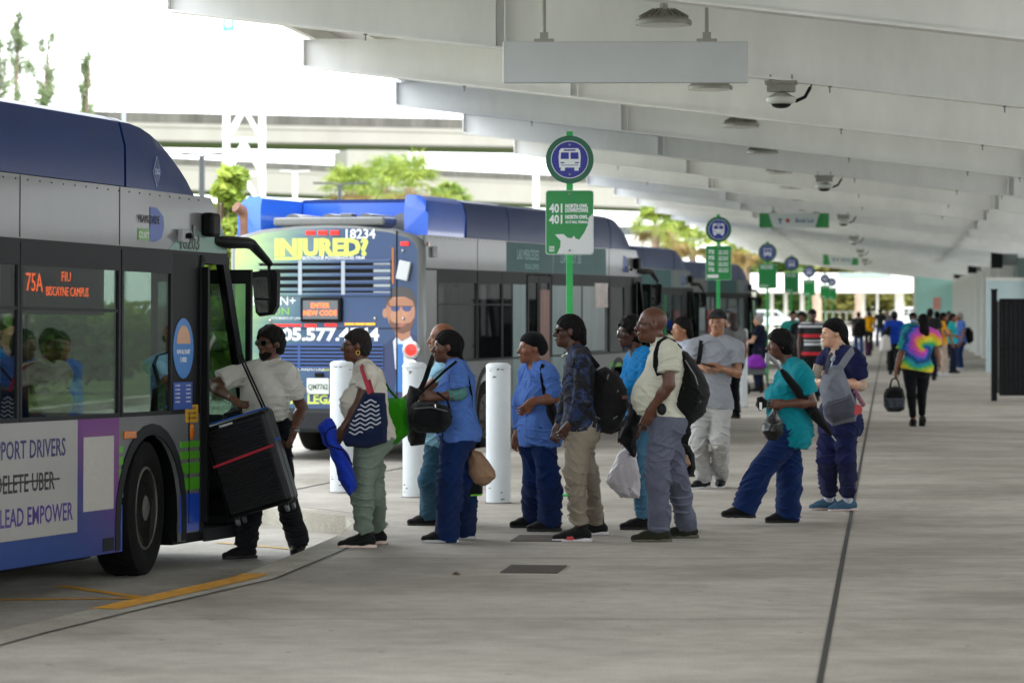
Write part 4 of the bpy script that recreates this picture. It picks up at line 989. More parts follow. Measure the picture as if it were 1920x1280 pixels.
def tree(x, Y, h, rad, label, m_, seed, n=3500, size=.16, name='tree', group='trees around the bus station', base=.25, z0=0):
    o = thing(name, label, 'tree', (x, Y, z0), (0, 0, 0), group); r = random.Random(seed)
    mb = MB(); mb.tube([(0, 0, 0), (.05, .03, h * .3), (-.04, .05, h * .6), (.02, 0, h * .9)], [h * .028, h * .022, h * .014, h * .005], 8)
    blobs = []
    for k in range(24):
        a = r.random() * 6.3; z = h * (base + (1 - base) * (k + .5) / 24); q = rad * (.75 if z < h * .75 else .45) * r.uniform(.3, 1)
        c = (q * math.cos(a), q * math.sin(a), z); blobs.append((c, (rad * r.uniform(.16, .36),) * 2 + (rad * r.uniform(.14, .34),), r.uniform(.4, 1.3) / 24))
        mb.tube([(0, 0, z * .75), (c[0] * .5, c[1] * .5, z * .9), c], [h * .009, h * .006, h * .002], 5)
    mb.build('trunk', M_bark, o, True)
    V_, F_ = leaves(blobs, n, size, seed); raw_mesh('crown', V_, F_, m_, parent=o)
    return o
def casuarina(x, Y, h, rad, label, seed):
    o = thing('casuarina_tree', label, 'tree', (x, Y, 0), (0, 0, 0), 'feathery trees behind the nearest bus'); r = random.Random(seed)
    mb = MB(); mb.tube([(0, 0, 0), (.1, 0, h * .4), (.0, 0, h * .7), (.12, 0, h)], [.16, .12, .07, .012], 8); blobs = []
    for k in range(64):
        z = h * (.3 + .67 * k / 64); a = r.random() * 6.3; L = rad * (1.5 - 1.3 * (z / h)) * r.uniform(.4, 1.2)
        c = Vector((L * math.cos(a), L * math.sin(a), z + L * .9)); 
        if r.random() < .35: continue
        mb.tube([(0, 0, z), c * .5 + Vector((0, 0, z * .5 - .05)), c], [.03, .018, .005], 5)
        for q in (.5, .75, 1.0): blobs.append((Vector((0, 0, z)) * (1 - q) + c * q + Vector((0, 0, .12)), (.11, .11, .28), 1 / 192))
    mb.build('trunk', M_bark, o, True)
    V_, F_ = leaves([(a_, b_, 1 / len(blobs)) for a_, b_, _ in blobs], 5600, .11, seed, .12); raw_mesh('crown', V_, F_, M_cas, parent=o)
def palm(x, Y, h, rad, label, seed, dry=.3):
    o = thing('palm_tree', label, 'palm', (x, Y, 0), (0, 0, 0), 'palm trees beyond the buses'); r = random.Random(seed)
    mb = MB(); mb.tube([(0, 0, 0), (.05, 0, h * .5), (0, 0, h)], [.22, .17, .19], 10); mb.build('trunk', M_trunk, o, True)
    V_ = []; F_ = []; mi = []
    for k in range(58):
        a = r.random() * 6.3; el = r.uniform(-.9, 1.3); d = Vector((math.cos(a) * math.cos(el), math.sin(a) * math.cos(el), math.sin(el))); L = rad * r.uniform(.45, .62)
        base = Vector((0, 0, h)) + d * L; side = d.cross(Vector((0, 0, 1))).normalized(); up = side.cross(d)
        dr = 1 if el < -.45 + dry * .6 and r.random() < .8 else 0
        b0 = len(V_); s0 = .015; V_ += [Vector((0, 0, h)) - side * s0, Vector((0, 0, h)) + side * s0, base + side * s0, base - side * s0]; F_.append((b0, b0 + 1, b0 + 2, b0 + 3)); mi.append(dr)
        for j in range(15):
            an = R(-85 + 170 * j / 14); f = (d * math.cos(an) + side * math.sin(an)); ln = rad * .6 * r.uniform(.75, 1.25)
            mid = base + f * ln * .6 + up * .04; tip = base + f * ln - Vector((0, 0, .12 + .22 * r.random()))
            n_ = f.cross(up).normalized() * .032; b0 = len(V_)
            V_ += [base, mid + n_, tip, mid - n_]; F_.append((b0, b0 + 1, b0 + 2, b0 + 3)); mi.append(dr)
    raw_mesh('crown', [tuple(v) for v in V_], F_, [M_palm, M_palmdry], mi, o)
def px_at(px, Y): return (px - CX) * Y / F
def z_at(py, Y): return CH - (py - HY) * Y / F
for px, top, Y, rad, sd, lb in ((28, 20, 92, 1.0, 1, 'tall feathery tree at far left edge above the nearest bus'), (-6, 60, 90, .8, 8, 'feathery tree cut off by the left edge of the photo'), (84, 62, 88, 1.05, 2, 'full feathery tree, second from left above the nearest bus'), (160, 95, 96, .6, 3, 'thin sparse feathery tree right of the other two')):
    casuarina(px_at(px, Y), Y, z_at(top, Y), rad, lb, sd)
tree(px_at(408, 62), 62, z_at(318, 62), .95, 'loose yellow green tree behind the nose of the nearest bus', M_leafy, 5, 6500, .11, base=.1)
tree(px_at(455, 66), 66, z_at(385, 66), .8, 'smaller yellow green bush between the first two buses', M_leafy, 6, 3200, .11, base=.05)
for px, py, Y, rad, sd, lb in ((655, 358, 128, 1.25, 1, 'bushy fan palm left of the pair above second bus'), (768, 352, 124, 1.55, 2, 'biggest fan palm above the roof of the second bus'), (722, 352, 134, 1.4, 3, 'fan palm squeezed between two others above the second bus'), (845, 375, 132, .9, 12, 'low fan palm fading behind the blue roof of the second bus')):
    palm(px_at(px, Y), Y, z_at(py, Y), rad, lb, sd)
for i, (px, py, Y, rad, lb) in enumerate(((1228, 422, 140, 1.15, 'first palm of the row between the second and third stop signs'), (1262, 446, 147, 1.1, 'second palm of the far row, just right of the first'), (1298, 455, 156, 1.15, 'palm left of the second stop sign disc'), (1372, 468, 165, 1.0, 'brownish palm right of the second stop sign'), (1400, 474, 175, 1.0, 'brown palm touching the third stop sign'))):
    palm(px_at(px, Y), Y, z_at(py, Y), rad, lb, 20 + i, .9 if i > 2 else .4)
for i, (px, Y, top, rad) in enumerate(((1425, 330, 478, 6.5), (1500, 345, 470, 7), (1570, 350, 462, 7.5), (1640, 340, 466, 7), (1705, 345, 478, 6.5), (1770, 350, 480, 6.5))):
    tree(px_at(px, Y), Y, z_at(top, Y), rad, ['leftmost far tree behind the white fascia', 'second far tree, behind the fourth stop sign', 'third far tree, behind the farthest hanging sign', 'fourth far tree above the white fascia', 'fifth far tree beside the turquoise wall', 'rightmost far tree behind the turquoise wall'][i], [M_dark, M_olive, M_leafy, M_olive, M_leaf, M_leaf][i], 40 + i, 5000, .6, base=.05)
# hedge and bushes beyond the bus lanes
for i in range(13):
    s = 6 + i * 7.5; p_ = ST(s, -17.5 - (i % 3) * 1.3)
    if i >= 7 and i < 10: p_ = ST(s, -20)
    o = thing('hedge_bush', ['rounded green bush seen through the windows of the nearest bus', 'green bush along the far side of the bus lanes'][i > 3], 'bush', p_, (0, 0, 0), 'bushes along the bus lanes')
    r = random.Random(i); bl = [((r.uniform(-2.6, 2.6), r.uniform(-.7, .7), r.uniform(.5, 1.3)), (1.2, .8, .8), 1 / 8) for k in range(8)]
    V_, F_ = leaves(bl, 2600, .17, 100 + i); raw_mesh('foliage', V_, F_, [M_leaf, M_leafy, M_dark][i % 3], parent=o)
    m = MB()
    for k in range(5): x0 = -2 + k; m.tube([(x0 * .6, 0, 0), (x0 * .8, .1, .5), (x0, 0, 1.1)], [.05, .035, .012], 5)
    m.build('stems', M_bark, o)
for i, (s, t, h, rad) in enumerate(((4, -24, 7, 3.2), (16, -26, 8, 3.4), (27, -27, 7.5, 3.0), (39, -30, 8, 3.2))):
    p_ = ST(s, t); tree(p_.x, p_.y, h, rad, 'spreading green tree on the lawn beyond the nearest bus', [M_leaf, M_dark][i % 2], 60 + i, 4200, .3, base=.2, group='lawn trees behind the nearest bus')

# overpasses
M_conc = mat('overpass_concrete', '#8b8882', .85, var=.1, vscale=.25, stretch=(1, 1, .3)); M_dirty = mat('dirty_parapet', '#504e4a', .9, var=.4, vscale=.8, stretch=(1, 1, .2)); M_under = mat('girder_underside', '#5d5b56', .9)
def overpass(a, b, h, wd, dep, rail, label, posts):
    o = thing('overpass', label, 'overpass'); d = (b - a); d.z = 0; L = d.length; d.normalize(); nrm = Vector((d.y, -d.x, 0)); ang = math.atan2(d.y, d.x)
    o.location = a; o.rotation_euler = (0, -math.asin((b.z - a.z) / (b - a).length), ang)
    m = MB(); m.bx(0, L, -wd / 2, wd / 2, -dep, -.3); m.build('girder', M_conc, o)
    m = MB(); m.bx(0, L, -wd / 2 - .06, wd / 2 + .06, -.3, 0); m.build('deck', M_conc, o)
    for yy in (-wd / 2 - .08, wd / 2 - .12):
        m = MB(); m.bx(0, L, yy, yy + .2, 0, rail); m.build('parapet', M_dirty, o)
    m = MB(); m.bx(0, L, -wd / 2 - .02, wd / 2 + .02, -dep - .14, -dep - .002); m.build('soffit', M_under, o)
    for s_ in posts:
        m = MB(); m.bx(s_ - 1.0, s_ + 1.0, -wd / 2 + .3, wd / 2 - .3, -dep - 2.1, -dep - .29); m.build('pier_cap', M_conc, o)
        m = MB(); m.bx(s_ - .8, s_ + .8, -1.6, 1.6, -a.z - 1, -dep - 2.1); m.build('pier', M_conc, o)
A, B = P(-900, 214, 221), P(1600, 262, 262)
overpass(A, B, 0, 9, 1.25, .75, 'upper pale concrete overpass crossing behind the buses under the white sky', [])
m_p = thing('overpass_pier', 'wide concrete hammerhead pier holding the upper overpass, above the palms', 'pier', P(688, 283, 236.5), (0, 0, R(16)))
m = MB(); m.prism([(-2.0, 0), (2.6, 0), (2.6, -1.0), (1.2, -2.6), (-1.2, -2.6), (-2.0, -1.6)], lambda u, v, h: (u, h, v - .05), -2.2, 2.2); m.build('pier_cap', M_conc, m_p)
m = MB(); m.bx(-1.0, 1.0, -1.2, 1.2, -16, -2.64); m.build('pier_shaft', M_conc, m_p)
A, B = P(-800, 266, 330), P(2200, 395, 420)
overpass(A, B, 0, 10, 2.6, .8, 'lower grey overpass farther behind, passing under the upper one', [150, 205])

# lattice mast with a blue sign
M_mast = mat('white_mast', '#e6e8e8', .4)
Ym = 118; mx_ = px_at(458, Ym); wd = 67 * Ym / F / 2; zt_ = z_at(46, Ym)
o = thing('lattice_mast', 'white square lattice mast rising behind the nose of the nearest bus', 'mast', (mx_, Ym, 0))
m = MB()
for sx in (-1, 1):
    for sy in (-1, 1): m.tube([(sx * wd, sy * wd * .8, 0), (sx * wd, sy * wd * .8, zt_)], .09, 6)
m.build('legs', M_mast, o)
m = MB(); z = .5; k = 0
while z < zt_ - .9:
    for sy in (-1, 1):
        m.tube([(-wd, sy * wd * .8, z), (wd, sy * wd * .8, z)], .06, 5)
        z2 = z + 1.15
        m.tube([(-wd, sy * wd * .8, z), (0, sy * wd * .8, z2)], .06, 5); m.tube([(wd, sy * wd * .8, z), (0, sy * wd * .8, z2)], .06, 5)
        m.tube([(sy * wd, -wd * .8, z), (sy * wd, wd * .8, z)], .06, 5)
    z += 1.25; k += 1
m.build('bracing', M_mast, o)
c = P(432, 45, Ym); m = MB(); m.bx(c.x - mx_ - .22, c.x - mx_ + .22, -wd - .2, -wd - .13, c.z - .33, c.z + .33); sb = m.build('blue_sign', mat('mast_blue', '#4fb0dc', .5), o)
letters('8', .6, M_mast, 'lettering', sb, frame((c.x - mx_, -wd - .205, c.z - .2), (1, 0, 0), (0, 0, 1), (0, -1, 0)), 'CENTER', .002)
M_lp = mat('dark_lamp_post', '#33373a', .5); M_lpw = mat('pale_pole', '#cfd2d2', .5)
def lamppost(px, py, Y, arm, label, m_=M_lp, r_=.07):
    z = z_at(py, Y); o = thing('street_lamp', label, 'street lamp', (px_at(px, Y), Y, 0))
    m = MB(); m.tube([(0, 0, 0), (0, 0, z)], [r_ * 1.3, r_], 8); m.build('pole', m_, o)
    if arm:
        for sd in (-1, 1):
            m = MB(); m.tube([(0, 0, z - .03), (sd * arm * .3, 0, z + .03), (sd * arm * .62, 0, z + .05)], .03, 5); m.box((sd * arm * .82, 0, z + .05), (arm * .42, .22, .06), bev=.02); m.build('lamp_head', m_, o)
lamppost(378.5, 292, 78, .5, 'dark double headed street lamp behind the nose of the nearest bus')
lamppost(637, 346, 105, .85, 'dark double headed street lamp in front of the left fan palm')
lamppost(232, 120, 150, 0.18, 'tall pale pole standing left against the white sky', mat('grey_pole', '#9aa6ad', .5), .08)
lamppost(1005, 288, 92, 0, 'thick white pole left of the nearest bus stop sign', M_lpw, .09)
lamppost(553, 322, 200, .9, 'white lamp on the lower overpass left of the pier', M_lpw, .14)

# far canopy building, posts, cars and sign at the end of the platform
o = thing('far_canopy', 'bright white flat canopy fascia across the far end of platform', 'canopy', (0, 0, 0))
Yf = 205
xa, xb = px_at(1330, Yf), px_at(1735, Yf)
m = MB(); m.bx(xa, xb, Yf, Yf + 14, z_at(548, Yf), z_at(512, Yf)); m.build('fascia', mat('fascia_white', '#dfe0dd', .6), o)
m = MB(); m.bx(px_at(1572, Yf), px_at(1670, Yf), Yf - .3, Yf - .02, z_at(520, Yf), z_at(511, Yf)); m.build('sign_band', mat('teal_grey_band', '#7d8b88', .6), o)
for px, wpx in ((1413, 9), (1447, 7), (1473, 7), (1504, 8), (1619, 6), (1645, 5), (1686, 16)):
    m = MB(); x = px_at(px, Yf + 3); w2 = wpx * Yf / F / 2; m.bx(x - w2, x + w2, Yf + 3 - w2, Yf + 3 + w2, 0, z_at(548, Yf + 3)); m.build('column', M_white, o)
for px, Y, lb in ((1610, 225, 'brown palm trunk standing behind the far white canopy'), (1530, 228, 'brown trunk between far canopy columns')):
    o = thing('bare_trunk', lb, 'tree trunk', (px_at(px, Y), Y, 0)); m = MB(); m.tube([(0, 0, 0), (.08, 0, 2), (-.05, 0, 4.4)], [.42, .34, .3], 10); m.build('trunk', M_trunk, o, True)
M_tyre = mat('car_tyre', '#161616', .8); M_cglass = mat('car_glass', '#1d2428', .08, 0, spec=.8)
def car(px, Y, col, label, ln=4.9, hh=1.75, face=1, name='parked_car', roofsign=False):
    o = thing(name, label, 'car', (px_at(px, Y), Y, 0), (0, 0, 0), 'cars beyond the far canopy'); mc = mat('car_paint_' + label.split()[0], col, .25, coat=.8)
    h = ln / 2; f = lambda u, v, q: (u * face, q, v)
    body = [(-h, .35), (-h, .85), (-h * .93, 1.0), (-h * .86, hh * .93), (-h * .7, hh), (h * .18, hh), (h * .52, 1.05), (h * .93, .92), (h, .75), (h, .35)]
    m = MB(); m.prism(body, f, -.88, .88); m.build('body', mc, o)
    m = MB(); m.prism([(-h * .82, 1.08), (-h * .77, hh * .92), (h * .14, hh * .93), (h * .42, 1.08)], f, -.895, .895); m.build('windows', M_cglass, o)
    m = MB()
    for u in (-h * .28, h * .02): m.prism([(u - .03, 1.08), (u - .03, hh * .93), (u + .03, hh * .93), (u + .03, 1.08)], f, -.9, .9)
    m.build('pillars', mc, o)
    for u in (-h * .62, h * .6):
        for q in (-.9, .72):
            m = MB(); m.lathe([(.2, 0), (.33, 0), (.34, .03), (.34, .17), (.33, .2), (.2, .2)], 20, (u * face, q + .2, .34), Matrix.Rotation(R(90), 3, 'X')); wv = m.build('wheel', M_tyre, o, True)
            m = MB(); m.lathe([(.21, -.012), (.06, -.02)], 16, (u * face, q if q < 0 else q + .2, .34), Matrix.Rotation(R(90 if q < 0 else -90), 3, 'X')); m.build('rim', M_rim, wv)
    m = MB(); m.box((face * (h - .03), -.6, .78), (.1, .4, .16)); m.box((face * (h - .03), .6, .78), (.1, .4, .16)); m.build('headlights', M_prw, o)
    if roofsign:
        m = MB(); m.box((-.3, 0, hh + .12), (.25, .9, .2), bev=.03); m.build('roof_sign', mc, o)
car(1574, 430, '#d68a16', 'orange yellow taxi van far beyond the canopy columns', 5.0, 2.0, 1)
car(1690, 330, '#c9d0d4', 'white van parked right of the far column', 5.2, 2.0, -1)
car(1665, 400, '#dfe3e4', 'pale car left of the white van', 4.6, 1.6, 1)
car(1447, 300, '#c3d3da', 'silver car at far left behind the third bus stop sign', 4.8, 1.7, 1)
car(1490, 345, '#b8c4c9', 'light grey car behind the fourth stop sign post', 4.8, 1.7, -1)
o = thing('fence', 'low far wire fence in front of the distant cars', 'fence', (px_at(1560, 260), 260, 0)); m = MB()
for k in range(26): m.bx(-6 + k * .55, -5.95 + k * .55, -.02, .02, 0, 1.6)
m.bx(-6, 7.8, -.02, .02, 1.55, 1.6); m.bx(-6, 7.8, -.02, .02, .7, .74); m.build('rails', M_galv, o)
# low white building behind the buses, far right
o = thing('white_building', 'low white building behind the third bus with dark window band', 'building', (px_at(1200, 190), 190, 0)); m = MB(); m.bx(-6, 2.2, 0, 8, 0, z_at(405, 190)); m.build('wall', M_white, o)
m = MB(); m.bx(-5, 1.2, -.05, -.005, z_at(440, 190), z_at(425, 190)); m.build('window_band', M_cglass, o)
# ---------------------------------------------------------------- people: smooth distance-field bodies turned into meshes
f32 = np.float32
def _v(a): return np.array(tuple(a), dtype=f32)
def cap(a, b, ra, rb=None, flat=None):
    a, b = _v(a), _v(b); rb = ra if rb is None else rb; ab = b - a; L2 = float(ab @ ab) + 1e-9; r = max(ra, rb)
    def fn(X, Y, Z):
        x, y, z = X - a[0], Y - a[1], Z - a[2]
        t = np.clip((x * ab[0] + y * ab[1] + z * ab[2]) / L2, 0, 1)
        x, y, z = x - t * ab[0], y - t * ab[1], z - t * ab[2]
        if flat is not None:
            u, s = flat; q = (x * u[0] + y * u[1] + z * u[2]) * (1 / s - 1); x, y, z = x + u[0] * q, y + u[1] * q, z + u[2] * q
        return np.sqrt(x * x + y * y + z * z) - (ra + (rb - ra) * t)
    e = r * max(1, flat[1] if flat else 1)
    return (np.minimum(a, b) - e, np.maximum(a, b) + e, fn)
def cyl(a, b, ra, rb=None, flat=None):
    """cone with flat ends"""
    a, b = _v(a), _v(b); rb = ra if rb is None else rb; ab = b - a; L = float(np.linalg.norm(ab)) + 1e-9; d = ab / L; r = max(ra, rb)
    def fn(X, Y, Z):
        x, y, z = X - a[0], Y - a[1], Z - a[2]; t = x * d[0] + y * d[1] + z * d[2]
        x, y, z = x - t * d[0], y - t * d[1], z - t * d[2]
        if flat is not None:
            u, s = flat; q = (x * u[0] + y * u[1] + z * u[2]) * (1 / s - 1); x, y, z = x + u[0] * q, y + u[1] * q, z + u[2] * q
        return np.maximum(np.sqrt(x * x + y * y + z * z) - (ra + (rb - ra) * np.clip(t / L, 0, 1)), np.abs(t - L / 2) - L / 2)
    e = r * max(1, flat[1] if flat else 1)
    return (np.minimum(a, b) - e, np.maximum(a, b) + e, fn)
def ell(c, r, M=None):
    c = _v(c); r = _v(r) if not isinstance(r, (int, float)) else np.array([r] * 3, f32)
    A = np.array([[M[i][j] for j in range(3)] for i in range(3)], f32) if M is not None else np.eye(3, dtype=f32)
    def fn(X, Y, Z):
        x, y, z = X - c[0], Y - c[1], Z - c[2]
        p = [x * A[0, j] + y * A[1, j] + z * A[2, j] for j in range(3)]
        k0 = np.sqrt(sum((p[j] / r[j]) ** 2 for j in range(3))) + 1e-6; k1 = np.sqrt(sum((p[j] / r[j] ** 2) ** 2 for j in range(3))) + 1e-6
        return k0 * (k0 - 1) / k1
    e = np.abs(A) @ r
    return (c - e, c + e, fn)
def rbox(c, hf, M=None, rd=.01):
    c = _v(c); hf = _v(hf); A = np.array([[M[i][j] for j in range(3)] for i in range(3)], f32) if M is not None else np.eye(3, dtype=f32)
    rd = min(rd, float(hf.min()) * .99)
    def fn(X, Y, Z):
        x, y, z = X - c[0], Y - c[1], Z - c[2]
        q = [np.abs(x * A[0, j] + y * A[1, j] + z * A[2, j]) - (hf[j] - rd) for j in range(3)]
        return np.sqrt(sum(np.maximum(t, 0) ** 2 for t in q)) + np.minimum(np.maximum(np.maximum(q[0], q[1]), q[2]), 0) - rd
    e = np.abs(A) @ hf
    return (c - e, c + e, fn)
def half(p, n):
    p, n = _v(p), _v(n); n = n / np.linalg.norm(n)
    return (None, None, lambda X, Y, Z: (X - p[0]) * n[0] + (Y - p[1]) * n[1] + (Z - p[2]) * n[2])

class Field:
    def __init__(s, ops, h, pad=.03):
        """ops: list of (mode, prim, k); mode u union, s subtract, i keep only inside"""
        lo = np.min([o[1][0] for o in ops if o[0] == 'u'], 0) - pad; hi = np.max([o[1][1] for o in ops if o[0] == 'u'], 0) + pad
        s.lo, s.h = lo.astype(f32), h; n = np.ceil((hi - lo) / h).astype(int) + 1
        s.ax = [(lo[i] + h * np.arange(n[i])).astype(f32) for i in range(3)]; s.d = np.full(n, .25, f32)
        for mode, (a, b, fn), k in ops:
            if a is None: sl = [slice(0, n[i]) for i in range(3)]
            else:
                e = k + 2.5 * h; i0 = np.clip(np.floor((a - e - lo) / h).astype(int), 0, n); i1 = np.clip(np.ceil((b + e - lo) / h).astype(int) + 1, 0, n)
                if (i1 <= i0).any(): continue
                sl = [slice(i0[i], i1[i]) for i in range(3)]
            sl = tuple(sl); X, Y, Z = s.ax[0][sl[0]][:, None, None], s.ax[1][sl[1]][None, :, None], s.ax[2][sl[2]][None, None, :]
            v = fn(X, Y, Z).astype(f32); d = s.d[sl]
            if mode == 'u':
                q = np.minimum(d, v)
                if k > 0: t = np.maximum(k - np.abs(d - v), 0) / k; q = q - t * t * k * .25
            else:
                if mode == 's': v = -v
                q = np.maximum(d, v)
                if k > 0: t = np.maximum(k - np.abs(d - v), 0) / k; q = q + t * t * k * .25
            s.d[sl] = q
    def wrinkle(s, amp, fx=26, fy=26, fz=34, seed=0, fine=1.0):
        I = np.where(np.abs(s.d) < 3 * s.h)
        x, y, z = s.ax[0][I[0]], s.ax[1][I[1]], s.ax[2][I[2]]; r = np.random.default_rng(seed); v = 0
        wx = .03 * np.sin(9 * z + 5 * x + r.random() * 6) ; wz = .025 * np.sin(11 * x + 7 * y + r.random() * 6) + .02 * np.sin(19 * y - 8 * x)
        for k in range(6):
            a, b, c, p = r.normal(), r.normal(), r.normal(), r.random() * 6.3; sc_ = .7 + .35 * k
            v = v + np.sin(sc_ * (a * fx * (x + wx) + b * fy * y + c * fz * (z + wz)) + p) / (1 + .35 * k)
        v = v / 2.2; v = np.where(v > 0, v * .55, -np.abs(v) ** .8 * 1.1)
        # sharp creases running across the cloth, only in patches
        for k in range(3):
            a, b, p1, p2 = r.normal() * .5, r.normal() * .5, r.random() * 6.3, r.random() * 6.3
            ph = (52 + 20 * k) * (z + a * x + b * y + 1.6 * wx + wz) + p1 + 1.3 * np.sin(17 * x + 13 * y - 9 * z + p2)
            m_ = np.clip(np.sin((8 + 3 * k) * z + 9 * x * (1 - k) + 11 * y + p2) * 1.4, 0, 1)
            v = v - fine * .8 * m_ * np.maximum(0, 1 - 2.2 * np.abs(np.sin(ph * .5)))
        s.d[I] -= -amp * v.astype(f32); return s
    def ridge(s, origin, axis, freq, amp):
        I = np.where(np.abs(s.d) < 3 * s.h); o = _v(origin); a = _v(axis)
        t = (s.ax[0][I[0]] - o[0]) * a[0] + (s.ax[1][I[1]] - o[1]) * a[1] + (s.ax[2][I[2]] - o[2]) * a[2]
        s.d[I] += (amp * np.cos(t * freq)).astype(f32); return s
    def nets(s):
        d = s.d; d[0] = d[-1] = .1; d[:, 0] = d[:, -1] = .1; d[:, :, 0] = d[:, :, -1] = .1
        ins = d < 0; c = np.zeros(tuple(np.array(d.shape) - 1), np.int8); sl = lambda o, n: slice(o, n - 1 + o)
        N = d.shape
        for i in (0, 1):
            for j in (0, 1):
                for k in (0, 1): c += ins[sl(i, N[0]), sl(j, N[1]), sl(k, N[2])]
        cells = np.argwhere((c > 0) & (c < 8)); acc = np.zeros((len(cells), 3), f32); cnt = np.zeros(len(cells), f32)
        cs = [(i, j, k) for i in (0, 1) for j in (0, 1) for k in (0, 1)]
        val = {o: d[cells[:, 0] + o[0], cells[:, 1] + o[1], cells[:, 2] + o[2]] for o in cs}
        for o in cs:
            for ax in range(3):
                if o[ax] == 0:
                    o2 = list(o); o2[ax] = 1; o2 = tuple(o2); a, b = val[o], val[o2]; cr = (a < 0) != (b < 0)
                    t = np.where(cr, a / np.where(cr, a - b, 1), 0); q = np.zeros_like(acc); q[:] = o; q[:, ax] += t
                    acc += q * cr[:, None]; cnt += cr
        V_ = s.lo + s.h * (cells + acc / cnt[:, None])
        ids = np.full(c.shape, -1, np.int32); ids[cells[:, 0], cells[:, 1], cells[:, 2]] = np.arange(len(cells)); Q = []
        for ax in range(3):
            a = [slice(None)] * 3; b = [slice(None)] * 3; a[ax] = slice(0, -1); b[ax] = slice(1, None)
            ch = ins[tuple(a)] != ins[tuple(b)]; e = np.argwhere(ch); u, v = [(1, 2), (2, 0), (0, 1)][ax]
            e = e[(e[:, u] > 0) & (e[:, v] > 0) & (e[:, u] < N[u] - 1) & (e[:, v] < N[v] - 1)]
            fl = ins[e[:, 0], e[:, 1], e[:, 2]]; q = []
            for du, dv in ((1, 1), (0, 1), (0, 0), (1, 0)):
                p = e.copy(); p[:, u] -= du; p[:, v] -= dv; q.append(ids[p[:, 0], p[:, 1], p[:, 2]])
            q = np.stack(q, 1); q[~fl] = q[~fl][:, ::-1]; Q.append(q)
        Q = np.concatenate(Q); return V_, Q[(Q >= 0).all(1)]

def sdf_obj(name, ops, h, m_, parent, base, wr=None, ridge=None):
    fl = Field(ops, h)
    if wr: fl.wrinkle(*wr[:1], **wr[1]) if isinstance(wr, tuple) else fl.wrinkle(wr)
    if ridge: fl.ridge(*ridge)
    V_, Q = fl.nets()
    if len(Q) == 0: return None
    return raw_mesh(name, V_ - _v(base), Q, m_, None, parent, True)

def fdir(phi, z=0.0):
    """0 looks at the camera, 90 looks left in the photo, 180 away"""
    return Vector((-math.sin(R(phi)), -math.cos(R(phi)), z))
def basis(fw, up=Vector((0, 0, 1))):
    up = Vector(up).normalized(); fw = (Vector(fw) - up * up.dot(Vector(fw))).normalized(); rt = fw.cross(up)
    return rt, fw, up
def M3(rt, fw, up): return [[rt[i], fw[i], up[i]] for i in range(3)]

def fabric(name, col, var=.15, rough=.9, bump=.5, bscale=120, stretch=None, vscale=9):
    if name in MATS: return MATS[name]
    m = mat(name, col, rough, 0, var, vscale, stretch, bump, bscale, spec=.1)
    b = m.node_tree.nodes['Principled BSDF']; b.inputs['Sheen Weight'].default_value = .04; b.inputs['Sheen Roughness'].default_value = .6
    return m
def skin(name, col):
    if name in MATS: return MATS[name]
    m = mat(name, col, .42, 0, .16, 16, None, .15, 90, spec=.42)
    m.node_tree.nodes['Principled BSDF'].inputs['Subsurface Weight'].default_value = 0.0
    return m
SK = {'deep': skin('skin_deep', '#452a1f'), 'dark': skin('skin_dark', '#583728'), 'brown': skin('skin_brown', '#7a4d37'), 'tan': skin('skin_tan', '#8f6349'), 'light': skin('skin_light', '#c29478')}
M_eye = mat('eye_white', '#857f76', .35); M_iris = mat('eye_dark', '#150e0a', .2); M_hair = mat('black_hair', '#0a0808', .6, spec=.15, var=.3, vscale=40, bump=.5, bscale=160); M_hairgrey = mat('greying_hair', '#242120', .7, spec=.15, var=.5, vscale=60, bump=.5, bscale=160)
M_silver = mat('silver_hair', '#8d8a86', .7, var=.3, vscale=40, bump=.5, bscale=120)
M_gold = mat('gold_metal', '#b08a3a', .3, .9); M_frame = mat('spectacle_frame', '#15110f', .3); M_specl = glass('spectacle_lens', (.85, .86, .86), -.045, .2); M_shade = mat('sunglass_lens', '#0b0b0c', .05, spec=.8); M_lip = mat('lips', '#5a2c28', .45)

def hand_ops(w, d, n, ts, curl=.5, spread=.0, size=1.0):
    d = Vector(d).normalized(); n = (Vector(n) - d * d.dot(Vector(n))).normalized(); s = d.cross(n) * ts; w = Vector(w); q = size
    Mx = [[s[i], d[i], n[i]] for i in range(3)]; ops = []
    ops.append(('u', cap(w - d * .03, w + d * .02 * q, .026 * q, .027 * q, (_v(n), .75)), .02))
    ops.append(('u', rbox(w + d * .05 * q, (.039 * q, .046 * q, .015 * q), Mx, .013 * q), .018))
    for i, L in enumerate((.072, .08, .075, .06)):
        b0 = w + d * (.09 - abs(i - 1.4) * .004) * q + s * (.03 - .02 * i) * q; dd = (d + s * (.5 - .33 * i) * spread).normalized(); c_ = curl * (1 + .12 * i)
        p = b0 - d * .012
        for j, f_ in enumerate((.42, .33, .25)):
            an = c_ * (.55 if j == 0 else 1.0) * (j + .6 if j else .6); di = dd * math.cos(an) + n * math.sin(an); p2 = p + di * (L * f_ * q + (.012 if j == 0 else 0))
            ops.append(('u', cap(p, p2, (.0092 - .0008 * j) * q, (.0086 - .0009 * j) * q), .003)); p = p2
    t0 = w + d * .022 * q + s * .03 * q; t1 = t0 + (d * .62 + s * .62 + n * .35).normalized() * .042 * q; t2 = t1 + (d * .85 + s * .2 + n * (.3 + curl * .4)).normalized() * .034 * q
    ops.append(('u', cap(t0, t1, .0135 * q, .011 * q), .012)); ops.append(('u', cap(t1, t2, .0105 * q, .0085 * q), .004))
    return ops

